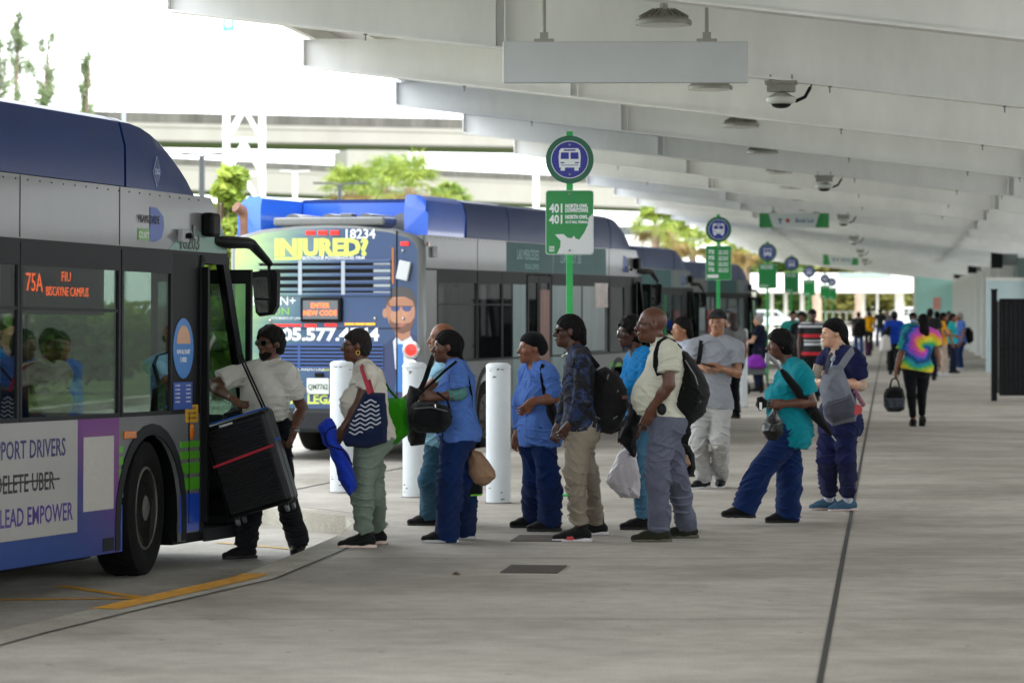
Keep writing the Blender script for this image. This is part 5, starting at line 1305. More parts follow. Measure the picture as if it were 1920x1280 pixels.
def person(name_label, J, base, skin_='dark', h=.0075, group=None, head=None, build=None, top=None, bottom=None, shoes=None, hair=None, specs=None, arms=None, extra=None, seed=1):
    """J world joints: hd head centre, nk neck base, sh shoulder centre, hp hip centre, L/R arms (elbow, wrist), kl/kr knees, al/ar ankles, fl/fr foot directions"""
    B = dict(sw=.36, w=1.0, d=1.0, belly=0.0, bust=0.0, hip=1.0, arm=1.0, leg=1.0, neck=1.0); B.update(build or {})
    T = dict(m=None, sleeve=.55, hem=-.06, fit=.014, neck=.062, vneck=0.0, sleeve_r=1.0); T.update(top or {})
    Bo = dict(m=None, waist=.10, thigh=.098, knee=.074, hem=.075, end=.0, wr=.0095); Bo.update(bottom or {})
    o = thing('person', name_label, 'person', base, (0, 0, 0), group); bz = Vector(base); sk = SK[skin_]
    sh, hp = Vector(J['sh']), Vector(J['hp']); up = (sh - hp).normalized(); rt, fw, up = basis(J['fw'], up); M = M3(rt, fw, up)
    lean = sh - hp; tl = lean.length; at = lambda r_, f_, z_: hp + rt * r_ + fw * f_ + up * z_
    sL, sR = sh - rt * B['sw'] / 2, sh + rt * B['sw'] / 2
    hw, w, d = B['hip'], B['w'], B['d']
    pr, pf, pu = basis(J.get('pf', J['fw'])); hL, hR = hp - pr * .088 * hw - Vector((0, 0, .02)), hp + pr * .088 * hw - Vector((0, 0, .02))
    nk = Vector(J['nk'])
    def torso(o_, k=.05):
        ops = [('u', ell(at(0, -.005, tl - .15), (.155 * w + o_, .105 * d + o_, .19 + o_), M), k), ('u', ell(at(0, .0, tl * .42), (.135 * w + o_, .098 * d + o_, .2 + o_), M), k),
               ('u', ell(at(0, -.01, .03), (.158 * hw + o_, .115 * d + o_, .15 + o_), M), k),
               ('u', ell(at(-.07 * hw, -.065 * d, -.03), (.085 * hw + o_, .075 + o_, .10 + o_), M), k), ('u', ell(at(.07 * hw, -.065 * d, -.03), (.085 * hw + o_, .075 + o_, .10 + o_), M), k)]
        if B['belly']: ops.append(('u', ell(at(0, .045 + B['belly'] * .5, tl * .36), (.125 * w + o_, .07 + B['belly'] * .6 + o_, .16 + o_), M), .07))
        if B['bust']:
            for q in (-1, 1): ops.append(('u', ell(at(q * .072, .07 * d + .02 * B['bust'], tl - .225), (.066 * B['bust'] + o_, .06 * B['bust'] + o_, .064 * B['bust'] + o_), M), .05))
        for s_ in (sL, sR): ops += [('u', cap(sh + up * .0, s_ - up * .012, .046 + o_, .044 * B['arm'] + o_), k), ('u', cap(nk + (s_ - nk) * .15, nk + (s_ - nk) * .75 + up * .012, .04 + o_ * .6, .04 + o_ * .6), k)]
        return ops
    # head frame
    hd = Vector(J['hd']); hs = (head or {}).get('size', .235) / .235; hr, hf, hu = basis(J['look'], J.get('hup', (0, 0, 1))); HM = M3(hr, hf, hu)
    H = lambda a, b, c: hd + (hr * a + hf * b + hu * c) * hs
    female = (head or {}).get('f', False)
    hops = [('u', ell(H(0, -.008, .03), np.array((.074, .095, .088)) * hs, HM), 0), ('u', ell(H(0, .026, -.03), np.array((.060, .066, .085)) * hs, HM), .03 * hs),
            ('u', ell(H(0, .045, -.084), np.array((.043, .042, .034)) * hs, HM), .03 * hs), ('u', ell(H(0, .074, -.097), .019 * hs, HM), .03 * hs),
            ('u', cap(H(-.04, .078, .02), H(.04, .078, .02), .013 * hs), .02 * hs), ('u', ell(H(-.042, .056, -.024), .027 * hs, HM), .02 * hs), ('u', ell(H(.042, .056, -.024), .027 * hs, HM), .02 * hs)]
    for q in (-1, 1): hops.append(('s', ell(H(q * .031, .101, .001), np.array((.019, .017, .012)) * hs, HM), .010 * hs))
    hops += [('u', cap(H(0, .09, .004), H(0, .111, -.031), .0095 * hs, .0145 * hs), .012 * hs), ('u', ell(H(-.013, .099, -.037), .011 * hs, HM), .008 * hs), ('u', ell(H(.013, .099, -.037), .011 * hs, HM), .008 * hs),
             ('u', ell(H(0, .092, -.061), np.array((.027, .014, .0085)) * hs, HM), .006 * hs), ('u', ell(H(0, .089, -.074), np.array((.022, .015, .0095)) * hs, HM), .006 * hs)]
    for q in (-1, 1): hops.append(('u', ell(H(q * .077, -.006, -.008), np.array((.011, .02, .033)) * hs, HM), .008 * hs))
    nr = (.05 if female else .057) * B['neck']
    hops.append(('u', cap(H(0, -.02, -.075), nk - up * .02, nr, nr * 1.12), .03))
    # continuous body: head, neck, trunk, arms, hands, legs
    ops = hops + [(m_, p_, k_) for m_, p_, k_ in torso(-.006)]
    arm = {}
    for sd, s_ in (('L', sL), ('R', sR)):
        a_ = J[sd]; e_, w_ = Vector(a_['e']), Vector(a_['w']); arm[sd] = (s_, e_, w_); ar = B['arm']
        ops += [('u', cap(s_, e_, .05 * ar, .04 * ar), .03), ('u', cap(e_, e_ + (w_ - e_) * .35, .04 * ar, .04 * ar), .02), ('u', cap(e_ + (w_ - e_) * .3, w_, .039 * ar, .026), .02)]
        if not a_.get('nohand'):
            hdv = Vector(a_.get('hd', w_ - e_)); pn = Vector(a_.get('pn', (rt if sd == 'L' else -rt) * 1.0 + fw * .2)); ts = a_.get('ts', 1 if sd == 'L' else -1)
            ops += hand_ops(w_, hdv, pn, ts, a_.get('curl', .45), a_.get('spread', .1), a_.get('hs', 1.0))
    lg = B['leg']
    for hh, kk, aa, ff in ((hL, 'kl', 'al', 'fl'), (hR, 'kr', 'ar', 'fr')):
        k_, a_ = Vector(J[kk]), Vector(J[aa]); ops += [('u', cap(hh, k_, .078 * lg, .052 * lg), .03), ('u', cap(k_, a_, .05 * lg, .036), .02), ('u', cap(a_, a_ + Vector(J[ff]) * .02 - Vector((0, 0, .04)), .034, .03), .02)]
    sdf_obj('body', ops, h, sk, o, bz)
    # eyes, brows, lips
    if h < .01:
        mb = MB(); md = MB()
        for q in (-1, 1):
            if not (specs and specs[0] == 'sun'):
                mb.ball(H(q * .031, .0815, .001), .0108 * hs, None, 10, 8); md.ball(H(q * .031, .0885, .0005), .0062 * hs, None, 8, 6)
        if mb.v:
            for x in (mb, md): x.v = [tuple(Vector(p) - bz) for p in x.v]
            ey = mb.build('eyes', M_eye, o, True); md.build('irises', M_iris, ey, True)
        mb = MB()
        for q in (-1, 1): mb.tube([H(q * .016, .0905, .022) - bz, H(q * .032, .0895, .027) - bz, H(q * .047, .076, .021) - bz], [.0035, .004, .0025], 5)
        mb.build('eyebrows', M_hair, o, True)
        mb = MB(); mb.tube([H(-.022, .093, -.066) - bz, H(0, .1035, -.066) - bz, H(.022, .093, -.066) - bz], [.003, .0065, .003], 6); mb.build('lips', M_lip, o, True)
    # hair
    def hcap(r_, front=(.088, .062), nape=(-.088, -.075), off=(0, -.008, .03)):
        """skull cap cut by a plane from the hairline to the nape"""
        c = H(*off); n = hf * (front[1] - nape[1]) - hu * (front[0] - nape[0])
        return [('u', ell(c, (np.array((.074, .095, .088)) + r_) * hs, HM), 0), ('i', half(H(0, front[0], front[1]), n), .006)]
    hm = None; rg = None
    if hair:
        st, hm = hair[0], hair[1]; hp_ = hair[2] if len(hair) > 2 else {}
        def grown(r_, nape=-.088):
            return [('u', ell(H(0, -.008, .03), (np.array((.074, .095, .088)) + r_) * hs, HM), 0), ('u', ell(H(0, -.04, -.02), (np.array((.068, .06, .072)) + r_ * .7) * hs, HM), .03), ('s', ell(H(0, .088, -.036), np.array((.080, .085, .092)) * hs, HM), .012),
                    ('s', ell(H(.078, .012, -.03), np.array((.03, .022, .045)) * hs, HM), .008), ('s', ell(H(-.078, .012, -.03), np.array((.03, .022, .045)) * hs, HM), .008), ('i', half(H(0, 0, nape), -hu), .01)]
        if st == 'short': q = grown(hp_.get('r', .008))
        elif st == 'bob': q = hcap(.022, (.1, .052), (-.06, -.10)) + [('u', ell(H(0, -.05, -.03), np.array((.078, .06, .07)) * hs, HM), .04), ('u', ell(H(0, .042, .066), np.array((.064, .05, .034)) * hs, HM), .03)]
        elif st == 'cornrow':
            q = grown(.009) + [('u', cap(H(0, -.09, -.01), H(0, -.11, -.09), .035 * hs, .022 * hs), .03)]; rg = (H(0, 0, 0), hr, 300 / hs, .0045)
        elif st == 'braids':
            q = grown(.01); e1 = hp_.get('end', (.0, -.12, -.30))
            for j in range(5): q.append(('u', cap(H(-.03 + .015 * j, -.085, .0), H(e1[0] - .03 + .016 * j, e1[1], e1[2] + .02 * (j % 2)), .014, .008), .008))
            q.append(('u', ell(H(0, -.085, .01), (.05, .035, .06), HM), .03)); rg = (H(0, 0, 0), hr, 280 / hs, .004)
        elif st == 'long':
            L = hp_.get('len', .4); q = hcap(.016, (.08, .066), (-.09, -.09)) + [('u', cap(H(0, -.06, .02), H(0, -.095, -.12), .075, .07, (_v(hf), .6)), .04), ('u', cap(H(0, -.095, -.12), H(0, -.11, -.12 - L), .07, .045, (_v(hf), .45)), .04)]; rg = (H(0, 0, 0), hr, 240, .004)
        elif st == 'wrap':
            q = hcap(.014, (.085, .05), (-.09, -.055)) + [('u', ell(H(0, -.085, -.005), (.05, .045, .05), HM), .04)]
            if hp_.get('tail'): q += [('u', cap(H(.0, -.1, -.02), H(.0, -.13, -.13), .03, .018), .02), ('u', cap(H(.0, -.12, -.1), H(.02, -.135, -.2), .018, .012), .02)]
        elif st == 'afro': q = grown(hp_.get('r', .022))
        elif st == 'cap':
            q = hcap(.014, (.1, .045), (-.1, .01)) + [('u', ell(H(0, .115, .05), np.array((.066, .06, .007)) * hs, HM), .012)]
        sdf_obj('cap' if st == 'cap' else ('headwrap' if st == 'wrap' else 'hair'), q, min(h, .008), hm, o, bz, (.0055, dict(fx=75, fy=75, fz=75, seed=seed, fine=0)) if st in ('short', 'afro', 'bob') else (.0025, dict(fx=40, fy=40, fz=60, seed=seed)), rg)
    if head and head.get('beard'):
        q = [('u', ell(H(0, .04, -.075), np.array((.054, .056, .05)) * hs, HM), 0), ('u', ell(H(0, .07, -.1), np.array((.03, .03, .032)) * hs, HM), .02), ('i', half(H(0, .1, -.05), hu * .9 + hf * .55), .008)]
        sdf_obj('beard', q, min(h, .008), M_hair, o, bz, (.002, dict(fx=90, fy=90, fz=90)))
    if head and head.get('stubble'):
        pass
    # clothes
    f_ = T['fit']
    if T['m']:
        q = torso(f_)
        if T['hem'] < .04:
            t_ = Bo['thigh'] * lg; q.append(('u', ell(at(0, -.012, -.03), (.088 * hw + t_ + .016, max(.115 * d, t_) + .03 + B['belly'] * .2, .24), M), .04))
        q.append(('i', half(hp + up * T['hem'], -up), .004))
        for sd in ('L', 'R'):
            s_, e_, w_ = arm[sd]; r0 = (.047 * B['arm'] + f_ * .8) * T['sleeve_r']; sl = T['sleeve'] if not isinstance(T['sleeve'], dict) else T['sleeve'][sd]
            if sl <= 1: q += [('u', cap(s_ - up * .008, s_ + (e_ - s_) * .2, r0 * .92, r0), .03), ('u', cyl(s_ + (e_ - s_) * .1, s_ + (e_ - s_) * sl, r0, r0 * 1.02 + .004), .02)]
            else:
                r1 = .04 * B['arm'] + f_ * .8; q += [('u', cap(s_, e_, r0, r1 + .003), .03), ('u', cyl(e_, e_ + (w_ - e_) * (sl - 1), r1 + .002, .034 + f_ * .3), .012)]
        q.append(('s', cap(nk + up * .012 - fw * .01, nk + up * .2 + fw * .03, T['neck'], T['neck'] + .02), .004))
        if T['vneck']: q.append(('s', cap(nk + fw * .11 - up * T['vneck'] * .1, nk + fw * .02 + up * .06, .012, .055), .008))
        sdf_obj('shirt', q, h, T['m'], o, bz, (T.get('wr', .0095), dict(fx=18, fy=18, fz=20, seed=seed + 3, fine=1.3)))
    if Bo['m']:
        q = [('u', ell(at(0, -.01, .03), (.158 * hw + .016, .115 * d + .016, .16), M), .05), ('u', ell(at(-.07 * hw, -.065 * d, -.03), (.085 * hw + .014, .089, .114), M), .05), ('u', ell(at(.07 * hw, -.065 * d, -.03), (.085 * hw + .014, .089, .114), M), .05)]
        if B['belly']: q.append(('u', ell(at(0, .03 + B['belly'] * .3, tl * .2), (.12 * w, .07 + B['belly'] * .4, .12), M), .05))
        q.append(('i', half(hp + up * (Bo['waist'] if T['hem'] >= .04 else min(Bo['waist'], T['hem'] + .07)), up), .004))
        for hh, kk, aa in ((hL, 'kl', 'al'), (hR, 'kr', 'ar')):
            k_, a_ = Vector(J[kk]), Vector(J[aa]); e_ = a_ + (k_ - a_).normalized() * Bo['end']
            q += [('u', cap(hh, k_, Bo['thigh'] * lg, Bo['knee']), .04), ('u', cyl(k_, e_, Bo['knee'], Bo['hem']), .02), ('u', cap(k_, k_ + (e_ - k_) * .45 - pf * .012, Bo['knee'], max(Bo['hem'] * .95, .055)), .03)]
            if Bo.get('cuff'): q.append(('u', cyl(e_ + (k_ - e_).normalized() * .03, e_, Bo['hem'] + .008, Bo['hem'] + .002), .01))
        sdf_obj('trousers', q, h, Bo['m'], o, bz, (Bo['wr'], dict(fx=15, fy=15, fz=17, seed=seed + 9, fine=1.5)))
    # shoes
    if shoes:
        for aa, ff in (('al', 'fl'), ('ar', 'fr')):
            a_ = Vector(J[aa]); f3 = Vector(J[ff]).normalized(); s_ = f3.cross(Vector((0, 0, 1))).normalized(); u3 = s_.cross(f3); FM = M3(s_, f3, u3); L = shoes.get('len', 1.0)
            pt = lambda x, y, z: a_ + s_ * x + f3 * y * L + u3 * z
            q = [('u', cap(pt(0, -.045, -.052), pt(0, .02, -.05), .043, .044), 0), ('u', cap(pt(0, .02, -.055), pt(.004, .105, -.062), .044, .043, (_v(u3), .85)), .03), ('u', cap(pt(.004, .1, -.066), pt(.0, .165, -.072), .042, .033, (_v(u3), .8)), .02), ('u', cap(pt(0, .0, -.02), pt(0, .085, -.056), .038, .036), .03), ('u', cyl(pt(0, -.012, -.05), pt(0, -.012, .005 + shoes.get('top', .0)), .05, .048 + shoes.get('wide', 0)), .02)]
            q.append(('i', half(pt(0, 0, -.088), -u3), .003))
            if shoes.get('sock') and shoes.get('top', 0) < .05: q.append(('s', cap(pt(0, -.012, -.005 + shoes.get('top', .0)), pt(0, -.012, .12), .042, .05), .004))
            s_o = sdf_obj('shoe', q, min(h, .0075) if h < .01 else h * .8, shoes['m'], o, bz, (.0015, dict(fx=60, fy=60, fz=60)))
            q = [('u', cyl(pt(0, -.05, -.076), pt(0, -.05, -.10), .044, .046), 0), ('u', rbox(pt(.002, .02, -.088), (.042, .075, .0125), FM, .008), .01), ('u', cyl(pt(.004, .105, -.077), pt(.004, .105, -.10), .046, .046), .015), ('u', cyl(pt(0, .16, -.079), pt(0, .16, -.10), .036, .036), .02)]
            sdf_obj('sole', q, min(h, .007) if h < .01 else h * .7, shoes['sole'], s_o if s_o else o, bz)
            if shoes.get('sock'): 
                k_ = Vector(J['kl' if aa == 'al' else 'kr']); mb = MB(); dk = (k_ - a_).normalized(); mb.tube([a_ - u3 * .03 - bz, a_ + dk * shoes.get('sockh', .1) - bz], [.044, .046], 14); mb.build('sock', shoes['sock'], o, True)
            if shoes.get('lace') and h < .01:
                mb = MB()
                for j in range(4): mb.tube([pt(-.022, .045 + .018 * j, -.012 - .009 * j) - bz, pt(0, .05 + .018 * j, -.004 - .009 * j) - bz, pt(.022, .045 + .018 * j, -.012 - .009 * j) - bz], .0035, 5)
                mb.build('laces', shoes['lace'], s_o if s_o else o, True)
    if specs:
        mb = MB(); ml = MB(); kind, mm = specs[0], specs[1]
        wr_, hr_ = (.027, .02) if kind != 'sun' else (.029, .021)
        for q in (-1, 1):
            pts = [H(q * .033 + wr_ * math.cos(R(a)), .104 - abs(math.cos(R(a)) * q + 1) * .0 - (.006 if math.cos(R(a)) * q > 0 else 0), .0 + hr_ * math.sin(R(a))) - bz for a in range(0, 361, 30)]
            mb.tube(pts, .0028, 5, False); ml.add([tuple(p) for p in pts[:-1]], [tuple(range(12))])
            mb.tube([H(q * .06, .098, .006) - bz, H(q * .074, .06, .008) - bz, H(q * .078, -.005, .006) - bz], [.004 if kind == 'sun' else .003] * 3, 5)
        mb.tube([H(-.008, .108, .004) - bz, H(.008, .108, .004) - bz], .0028, 5)
        g_ = mb.build('sunglasses' if kind == 'sun' else 'glasses', mm, o, True); ml.build('lenses', M_shade if kind == 'sun' else M_specl, g_)
    o['_fr'] = 0; del o['_fr']
    ctx = dict(o=o, H=H, at=at, hp=hp, sh=sh, nk=nk, up=up, rt=rt, fw=fw, sL=sL, sR=sR, arm=arm, M=M, bz=bz, h=h)
    return ctx
# ---------------------------------------------------------------- the people, joints measured on the photograph at each person's own distance
def foot(spec, Y, z0):
    if spec[0] == 'lift':
        _, x, y, dy, phi, pitch = spec; a = P(x, y, Y + dy); d = fdir(phi); return a, (d * math.cos(R(pitch)) + Vector((0, 0, math.sin(R(pitch))))).normalized()
    p = G(spec[0], spec[1], z0); return p + Vector((0, 0, .1)), fdir(spec[2])
def pp(label, Y, phi, look, hd, nk, sh, hp, L, R_, kl, kr, al, ar, z0=0.0, pf=None, group=None, **kw):
    W = lambda q: P(q[0], q[1], Y + (q[2] if len(q) > 2 else 0))
    J = dict(hd=W(hd), nk=W(nk), sh=W(sh), hp=W(hp), kl=W(kl), kr=W(kr), fw=fdir(phi), pf=fdir(phi if pf is None else pf))
    J['look'] = fdir(look[0]) * math.cos(R(look[1])) - Vector((0, 0, math.sin(R(look[1]))))
    for k, a in (('L', L), ('R', R_)):
        d = dict(a); d['e'] = W(a['e']); d['w'] = W(a['w'])
        if 'to' in a: d['hd'] = W(a['to']) - d['w']
        J[k] = d
    J['al'], J['fl'] = foot(al, Y, z0); J['ar'], J['fr'] = foot(ar, Y, z0)
    b = P(hp[0], hp[1], Y); base = Vector((b.x, Y, z0))
    return person(label, J, base, group=group or 'people queuing for the bus', **kw)

F_ = fabric
sole_w, sole_b = mat('white_sole', '#b5b5b8', .6), mat('black_sole', '#141414', .7)
sh_blk = fabric('black_shoe', '#131314', .2, .6); M_navy_t = fabric('navy_trousers', '#14284f'); M_black_t = fabric('black_trousers', '#14161a')
def _camo():
    k = NT('camo_fabric', .9); n = k.n('TexNoise', Scale=11.0, Detail=3.0, Distortion=.8); k.l(k.tc.outputs['Object'], n.inputs['Vector'])
    c = k.ramp(n.outputs['Fac'], [(.0, '#0d0f16'), (.47, '#0d0f16'), (.50, '#17294f'), (.57, '#17294f'), (.60, '#3d4450'), (.63, '#10131c')], 'CONSTANT'); k.l(c, k.b.inputs['Base Color']); return k.m
def _tiedye():
    k = NT('tie_dye_fabric', .9); mp = k.n('Mapping'); mp.inputs['Location'].default_value = (-.1, 0, -1.18); k.l(k.tc.outputs['Object'], mp.inputs[0])
    sx = k.n('SeparateXYZ'); k.l(mp.outputs[0], sx.inputs[0]); n = k.n('TexNoise', Scale=9.0, Detail=4.0); k.l(k.tc.outputs['Object'], n.inputs['Vector'])
    a = k.mathn('ARCTAN2', sx.outputs[2], sx.outputs[0]); r = k.mathn('SQRT', k.mathn('ADD', k.mathn('MULTIPLY', sx.outputs[0], sx.outputs[0]), k.mathn('MULTIPLY', sx.outputs[2], sx.outputs[2])))
    t = k.mathn('FRACT', k.mathn('ADD', k.mathn('ADD', k.mathn('MULTIPLY', a, .159), k.mathn('MULTIPLY', r, 2.4)), k.mathn('MULTIPLY', n.outputs['Fac'], .35)))
    c = k.ramp(t, [(0, '#e0559a'), (.14, '#b04fc0'), (.28, '#2a5fc4'), (.38, '#123a66'), (.5, '#1f8fa8'), (.62, '#3fae5a'), (.76, '#d3cf2e'), (.88, '#e8a23a'), (1, '#e0559a')]); k.l(c, k.b.inputs['Base Color']); return k.m
def _stripes():
    k = NT('striped_fabric', .9); sx = k.n('SeparateXYZ'); k.l(k.tc.outputs['Object'], sx.inputs[0]); t = k.mathn('FRACT', k.mathn('MULTIPLY', k.mathn('ADD', sx.outputs[2], .02), 2.9))
    c = k.ramp(t, [(0, '#121214'), (.18, '#b9bcc2'), (.3, '#121214'), (.4, '#b9bcc2'), (.47, '#121214'), (.62, '#b01d2c'), (.8, '#121214')], 'CONSTANT'); k.l(c, k.b.inputs['Base Color']); return k.m
M_camo, M_tie, M_str = _camo(), _tiedye(), _stripes()
def collar(ctx, m_, r=.07, name='collar'):
    mb = MB(); c = ctx['nk'] - ctx['bz'] + ctx['up'] * .005; pts = []
    for k in range(15):
        a = R(-150 + 300 * k / 14); pts.append(c + ctx['rt'] * (r * math.sin(a)) - ctx['fw'] * (r * .95 * math.cos(a)) + ctx['up'] * (-.05 * (1 - math.cos(a)) * .55 + .012))
    mb.tube(pts, .013, 6); mb.build(name, m_, ctx['o'], True)
def stripmesh(pts, wds, th, name, m_, parent, bz, nrm=None):
    """flat strap: pts world, width direction from nrm"""
    mb = MB(); pts = [Vector(p) - Vector(bz) for p in pts]; vs = []; n = len(pts)
    for i, p in enumerate(pts):
        t = (pts[min(i + 1, n - 1)] - pts[max(i - 1, 0)]).normalized(); nn = Vector(nrm if not isinstance(nrm, list) else nrm[i]).normalized(); s = t.cross(nn).normalized(); nn = s.cross(t); w_ = (wds if isinstance(wds, (int, float)) else wds[i]) / 2
        for a, b_ in ((-1, -1), (1, -1), (1, 1), (-1, 1)): vs.append(p + s * w_ * a + nn * th / 2 * b_)
    fs = [(0, 1, 2, 3), tuple(4 * (n - 1) + k for k in (3, 2, 1, 0))]
    for i in range(n - 1):
        for k in range(4): k2 = (k + 1) % 4; fs.append((4 * i + k, 4 * i + k2, 4 * i + 4 + k2, 4 * i + 4 + k))
    mb.add(vs, fs); return mb.build(name, m_, parent, False)

QUEUE = {}
M_polo = F_('polo_fabric', '#cbc9c1', .05)
QUEUE['driver'] = c = pp('bearded driver in white polo and sunglasses lifting a ribbed suitcase at the bus door', 24.7, 22, (42, 16), (507, 643), (504, 682), (492, 699), (502, 806),
    dict(e=(566, 764, .02), w=(550, 812, -.2), to=(541, 836, -.25), curl=.8), dict(e=(397, 722, -.02), w=(440, 750, -.26), to=(456, 766, -.3), curl=1.1), (536, 930, -.02), (472, 925, -.08), (560, 1037, 8), (461, 1046, 62), z0=-.15,
    skin_='dark', head=dict(size=.243, beard=True), build=dict(sw=.41, w=1.1, d=1.05, arm=1.12), top=dict(m=M_polo, sleeve=.66, hem=.06, fit=.024, sleeve_r=1.1), bottom=dict(m=M_black_t, waist=.13, hem=.085, thigh=.098), shoes=dict(m=sh_blk, sole=sole_b, top=.03), hair=('afro', M_hair), specs=('sun', M_frame), seed=2)
collar(c, M_polo)
mb = MB(); mb.tube([c['hp'] + c['up'] * .11 + c['rt'] * .152 * math.cos(R(a)) + c['fw'] * .112 * math.sin(R(a)) - c['bz'] for a in range(0, 361, 20)], .02, 6, False); mb.build('belt', mat('belt_leather', '#17120f', .4), c['o'], True)
mb = MB(); w_ = c['arm']['L'][2]; mb.tube([w_ + (c['arm']['L'][1] - w_).normalized() * .03 - c['bz'] + Vector((.033 * math.cos(R(a)), .033 * math.sin(R(a)), 0)) for a in range(0, 361, 30)], .012, 6, False); mb.build('wristwatch', mat('watch_steel', '#9fb0c0', .25, .8), c['o'], True)
mb = MB(); mb.ball(c['sR'] + Vector((-.02, -.045, .045)) - c['bz'], (.04, .01, .025)); mb.build('sleeve_badge', mat('badge_teal', '#5fa79f', .6), c['o'], True)

QUEUE['tote'] = pp('woman with grey cropped hair in cream T-shirt and sage green trousers, carrying a wave-pattern tote', 23.75, 82, (84, 8), (669, 647), (681, 684), (688, 699), (693, 812),
    dict(e=(675, 757, -.22), w=(644, 803, -.22), to=(631, 828, -.22), curl=1.0), dict(e=(690, 752, .22), w=(668, 800, .15), curl=.9), (678, 922, -.07), (701, 922, .1), (683, 1026, 86), (704, 1019, 84),
    skin_='dark', head=dict(size=.232, f=True), build=dict(sw=.36, w=1.1, d=1.15, belly=.05, bust=1.25, hip=1.12, arm=1.1, leg=1.08), top=dict(m=F_('cream_knit', '#cdc8bb', .05), sleeve=.55, hem=-.05, fit=.016), bottom=dict(m=F_('sage_fabric', '#6f7d70', .08), thigh=.105, knee=.08, hem=.064, end=.05, cuff=True), shoes=dict(m=sh_blk, sole=mat('peach_sole', '#c9b3a8', .6), lace=sole_b), hair=('short', M_hairgrey), specs=('clear', M_frame), seed=3)
c = QUEUE['tote']; mb = MB(); mb.tube([c['H'](-.079, -.004 + .014 * math.cos(R(a)), -.055 + .016 * math.sin(R(a))) - c['bz'] for a in range(0, 361, 40)], .003, 5, False); mb.build('hoop_earring', M_gold, c['o'], True)

QUEUE['bag_man'] = c = pp('balding man in light blue shirt and teal jeans, mostly behind the woman in blue scrubs', 26.0, 82, (88, 10), (829, 634), (836, 668), (838, 686), (824, 808),
    dict(e=(800, 728, -.18), w=(770, 744, -.3), to=(758, 752, -.32), curl=.9), dict(e=(858, 745, .2), w=(838, 790, .2)), (806, 900, -.06), (832, 895, .1), (808, 984, 84), (838, 980, 84),
    skin_='brown', head=dict(size=.24), build=dict(sw=.42, w=1.15, d=1.15, belly=.05), top=dict(m=F_('light_blue_shirt', '#86b3c6', .05), sleeve=.6, hem=-.12, fit=.022), bottom=dict(m=F_('teal_denim', '#2c4f63', .2), hem=.088, thigh=.1, knee=.082), shoes=dict(m=sh_blk, sole=sole_b, top=.07, wide=.008), seed=4)
sdf_obj('hair', [('u', ell(c['H'](0, -.03, -.0), (.077, .072, .055)), 0), ('i', half(c['H'](0, .0, .035), (0, 0, 1)), .01)], .008, M_hair, c['o'], c['bz'], .002)

M_scrub = F_('scrub_blue', '#4b6eb2', .08); M_green_sl = F_('green_sleeve', '#4f7d78', .06)
QUEUE['braids'] = c = pp('woman with long braids in blue scrubs looking down, green forearm sleeve and black handbag', 24.2, 88, (88, 24), (839, 649), (851, 678), (857, 693), (856, 806),
    dict(e=(864, 738, -.2), w=(819, 744, -.24), to=(797, 741, -.26), curl=1.2), dict(e=(840, 735, .2), w=(806, 748, .1), curl=1.0), (845, 893, -.09), (869, 896, .1), (838, 1016, 88), (869, 1010, 88),
    skin_='dark', head=dict(size=.236, f=True), build=dict(sw=.36, w=1.05, d=1.1, bust=1.15, hip=1.14, leg=1.05), top=dict(m=M_scrub, sleeve=.72, hem=-.075, fit=.02, vneck=.7), bottom=dict(m=F_('royal_navy_trousers', '#0d2450', .12), hem=.096, thigh=.108, knee=.085, end=-.045), shoes=dict(m=sh_blk, sole=sole_w), hair=('braids', M_hair, dict(end=(-.01, -.13, -.24))), seed=5)
a_ = c['arm']['L']; sdf_obj('arm_sleeve', [('u', cyl(a_[1] + (a_[0] - a_[1]) * .22, a_[1], .052, .05), 0), ('u', cap(a_[1], a_[1] + (a_[2] - a_[1]) * .2, .05, .047), .01), ('u', cyl(a_[1], a_[1] + (a_[2] - a_[1]) * .52, .048, .04), .01)], .007, M_green_sl, c['o'], c['bz'], .004)
collar(c, M_scrub, .062)

QUEUE['wrap'] = c = pp('woman with black headwrap in blue button blouse and navy trousers, right of the tall bollard', 25.4, 62, (72, 4), (997, 652), (1005, 684), (1011, 697), (1008, 803),
    dict(e=(1040, 746, -.16), w=(998, 753, -.3), to=(980, 770, -.32), curl=.5), dict(e=(975, 757, .1), w=(970, 814, .06), to=(965, 840, .05), curl=.6), (1028, 900, -.06), (1001, 898, .08), (1032, 995, 78), (1000, 988, 78),
    skin_='brown', head=dict(size=.236, f=True), build=dict(sw=.35, w=1.05, d=1.08, bust=1.15, hip=1.08), top=dict(m=M_scrub, sleeve=dict(L=.98, R=1.85), hem=-.13, fit=.02, vneck=.8), bottom=dict(m=F_('royal_navy_trousers', '#0d2450', .12), hem=.09, thigh=.104, knee=.084, end=-.04), shoes=dict(m=sh_blk, sole=sole_b), hair=('wrap', F_('black_wrap', '#101012', .2)), seed=6)
collar(c, M_scrub, .062)
mb = MB()
for k in range(6): mb.ball(c['at'](.0, .118 + .01 * math.sin(k), c['sh'].z - c['hp'].z - .06 - k * .075) - c['bz'], .006, None, 6, 5)
mb.build('buttons', mat('pale_button', '#aab6cf', .4), c['o'])

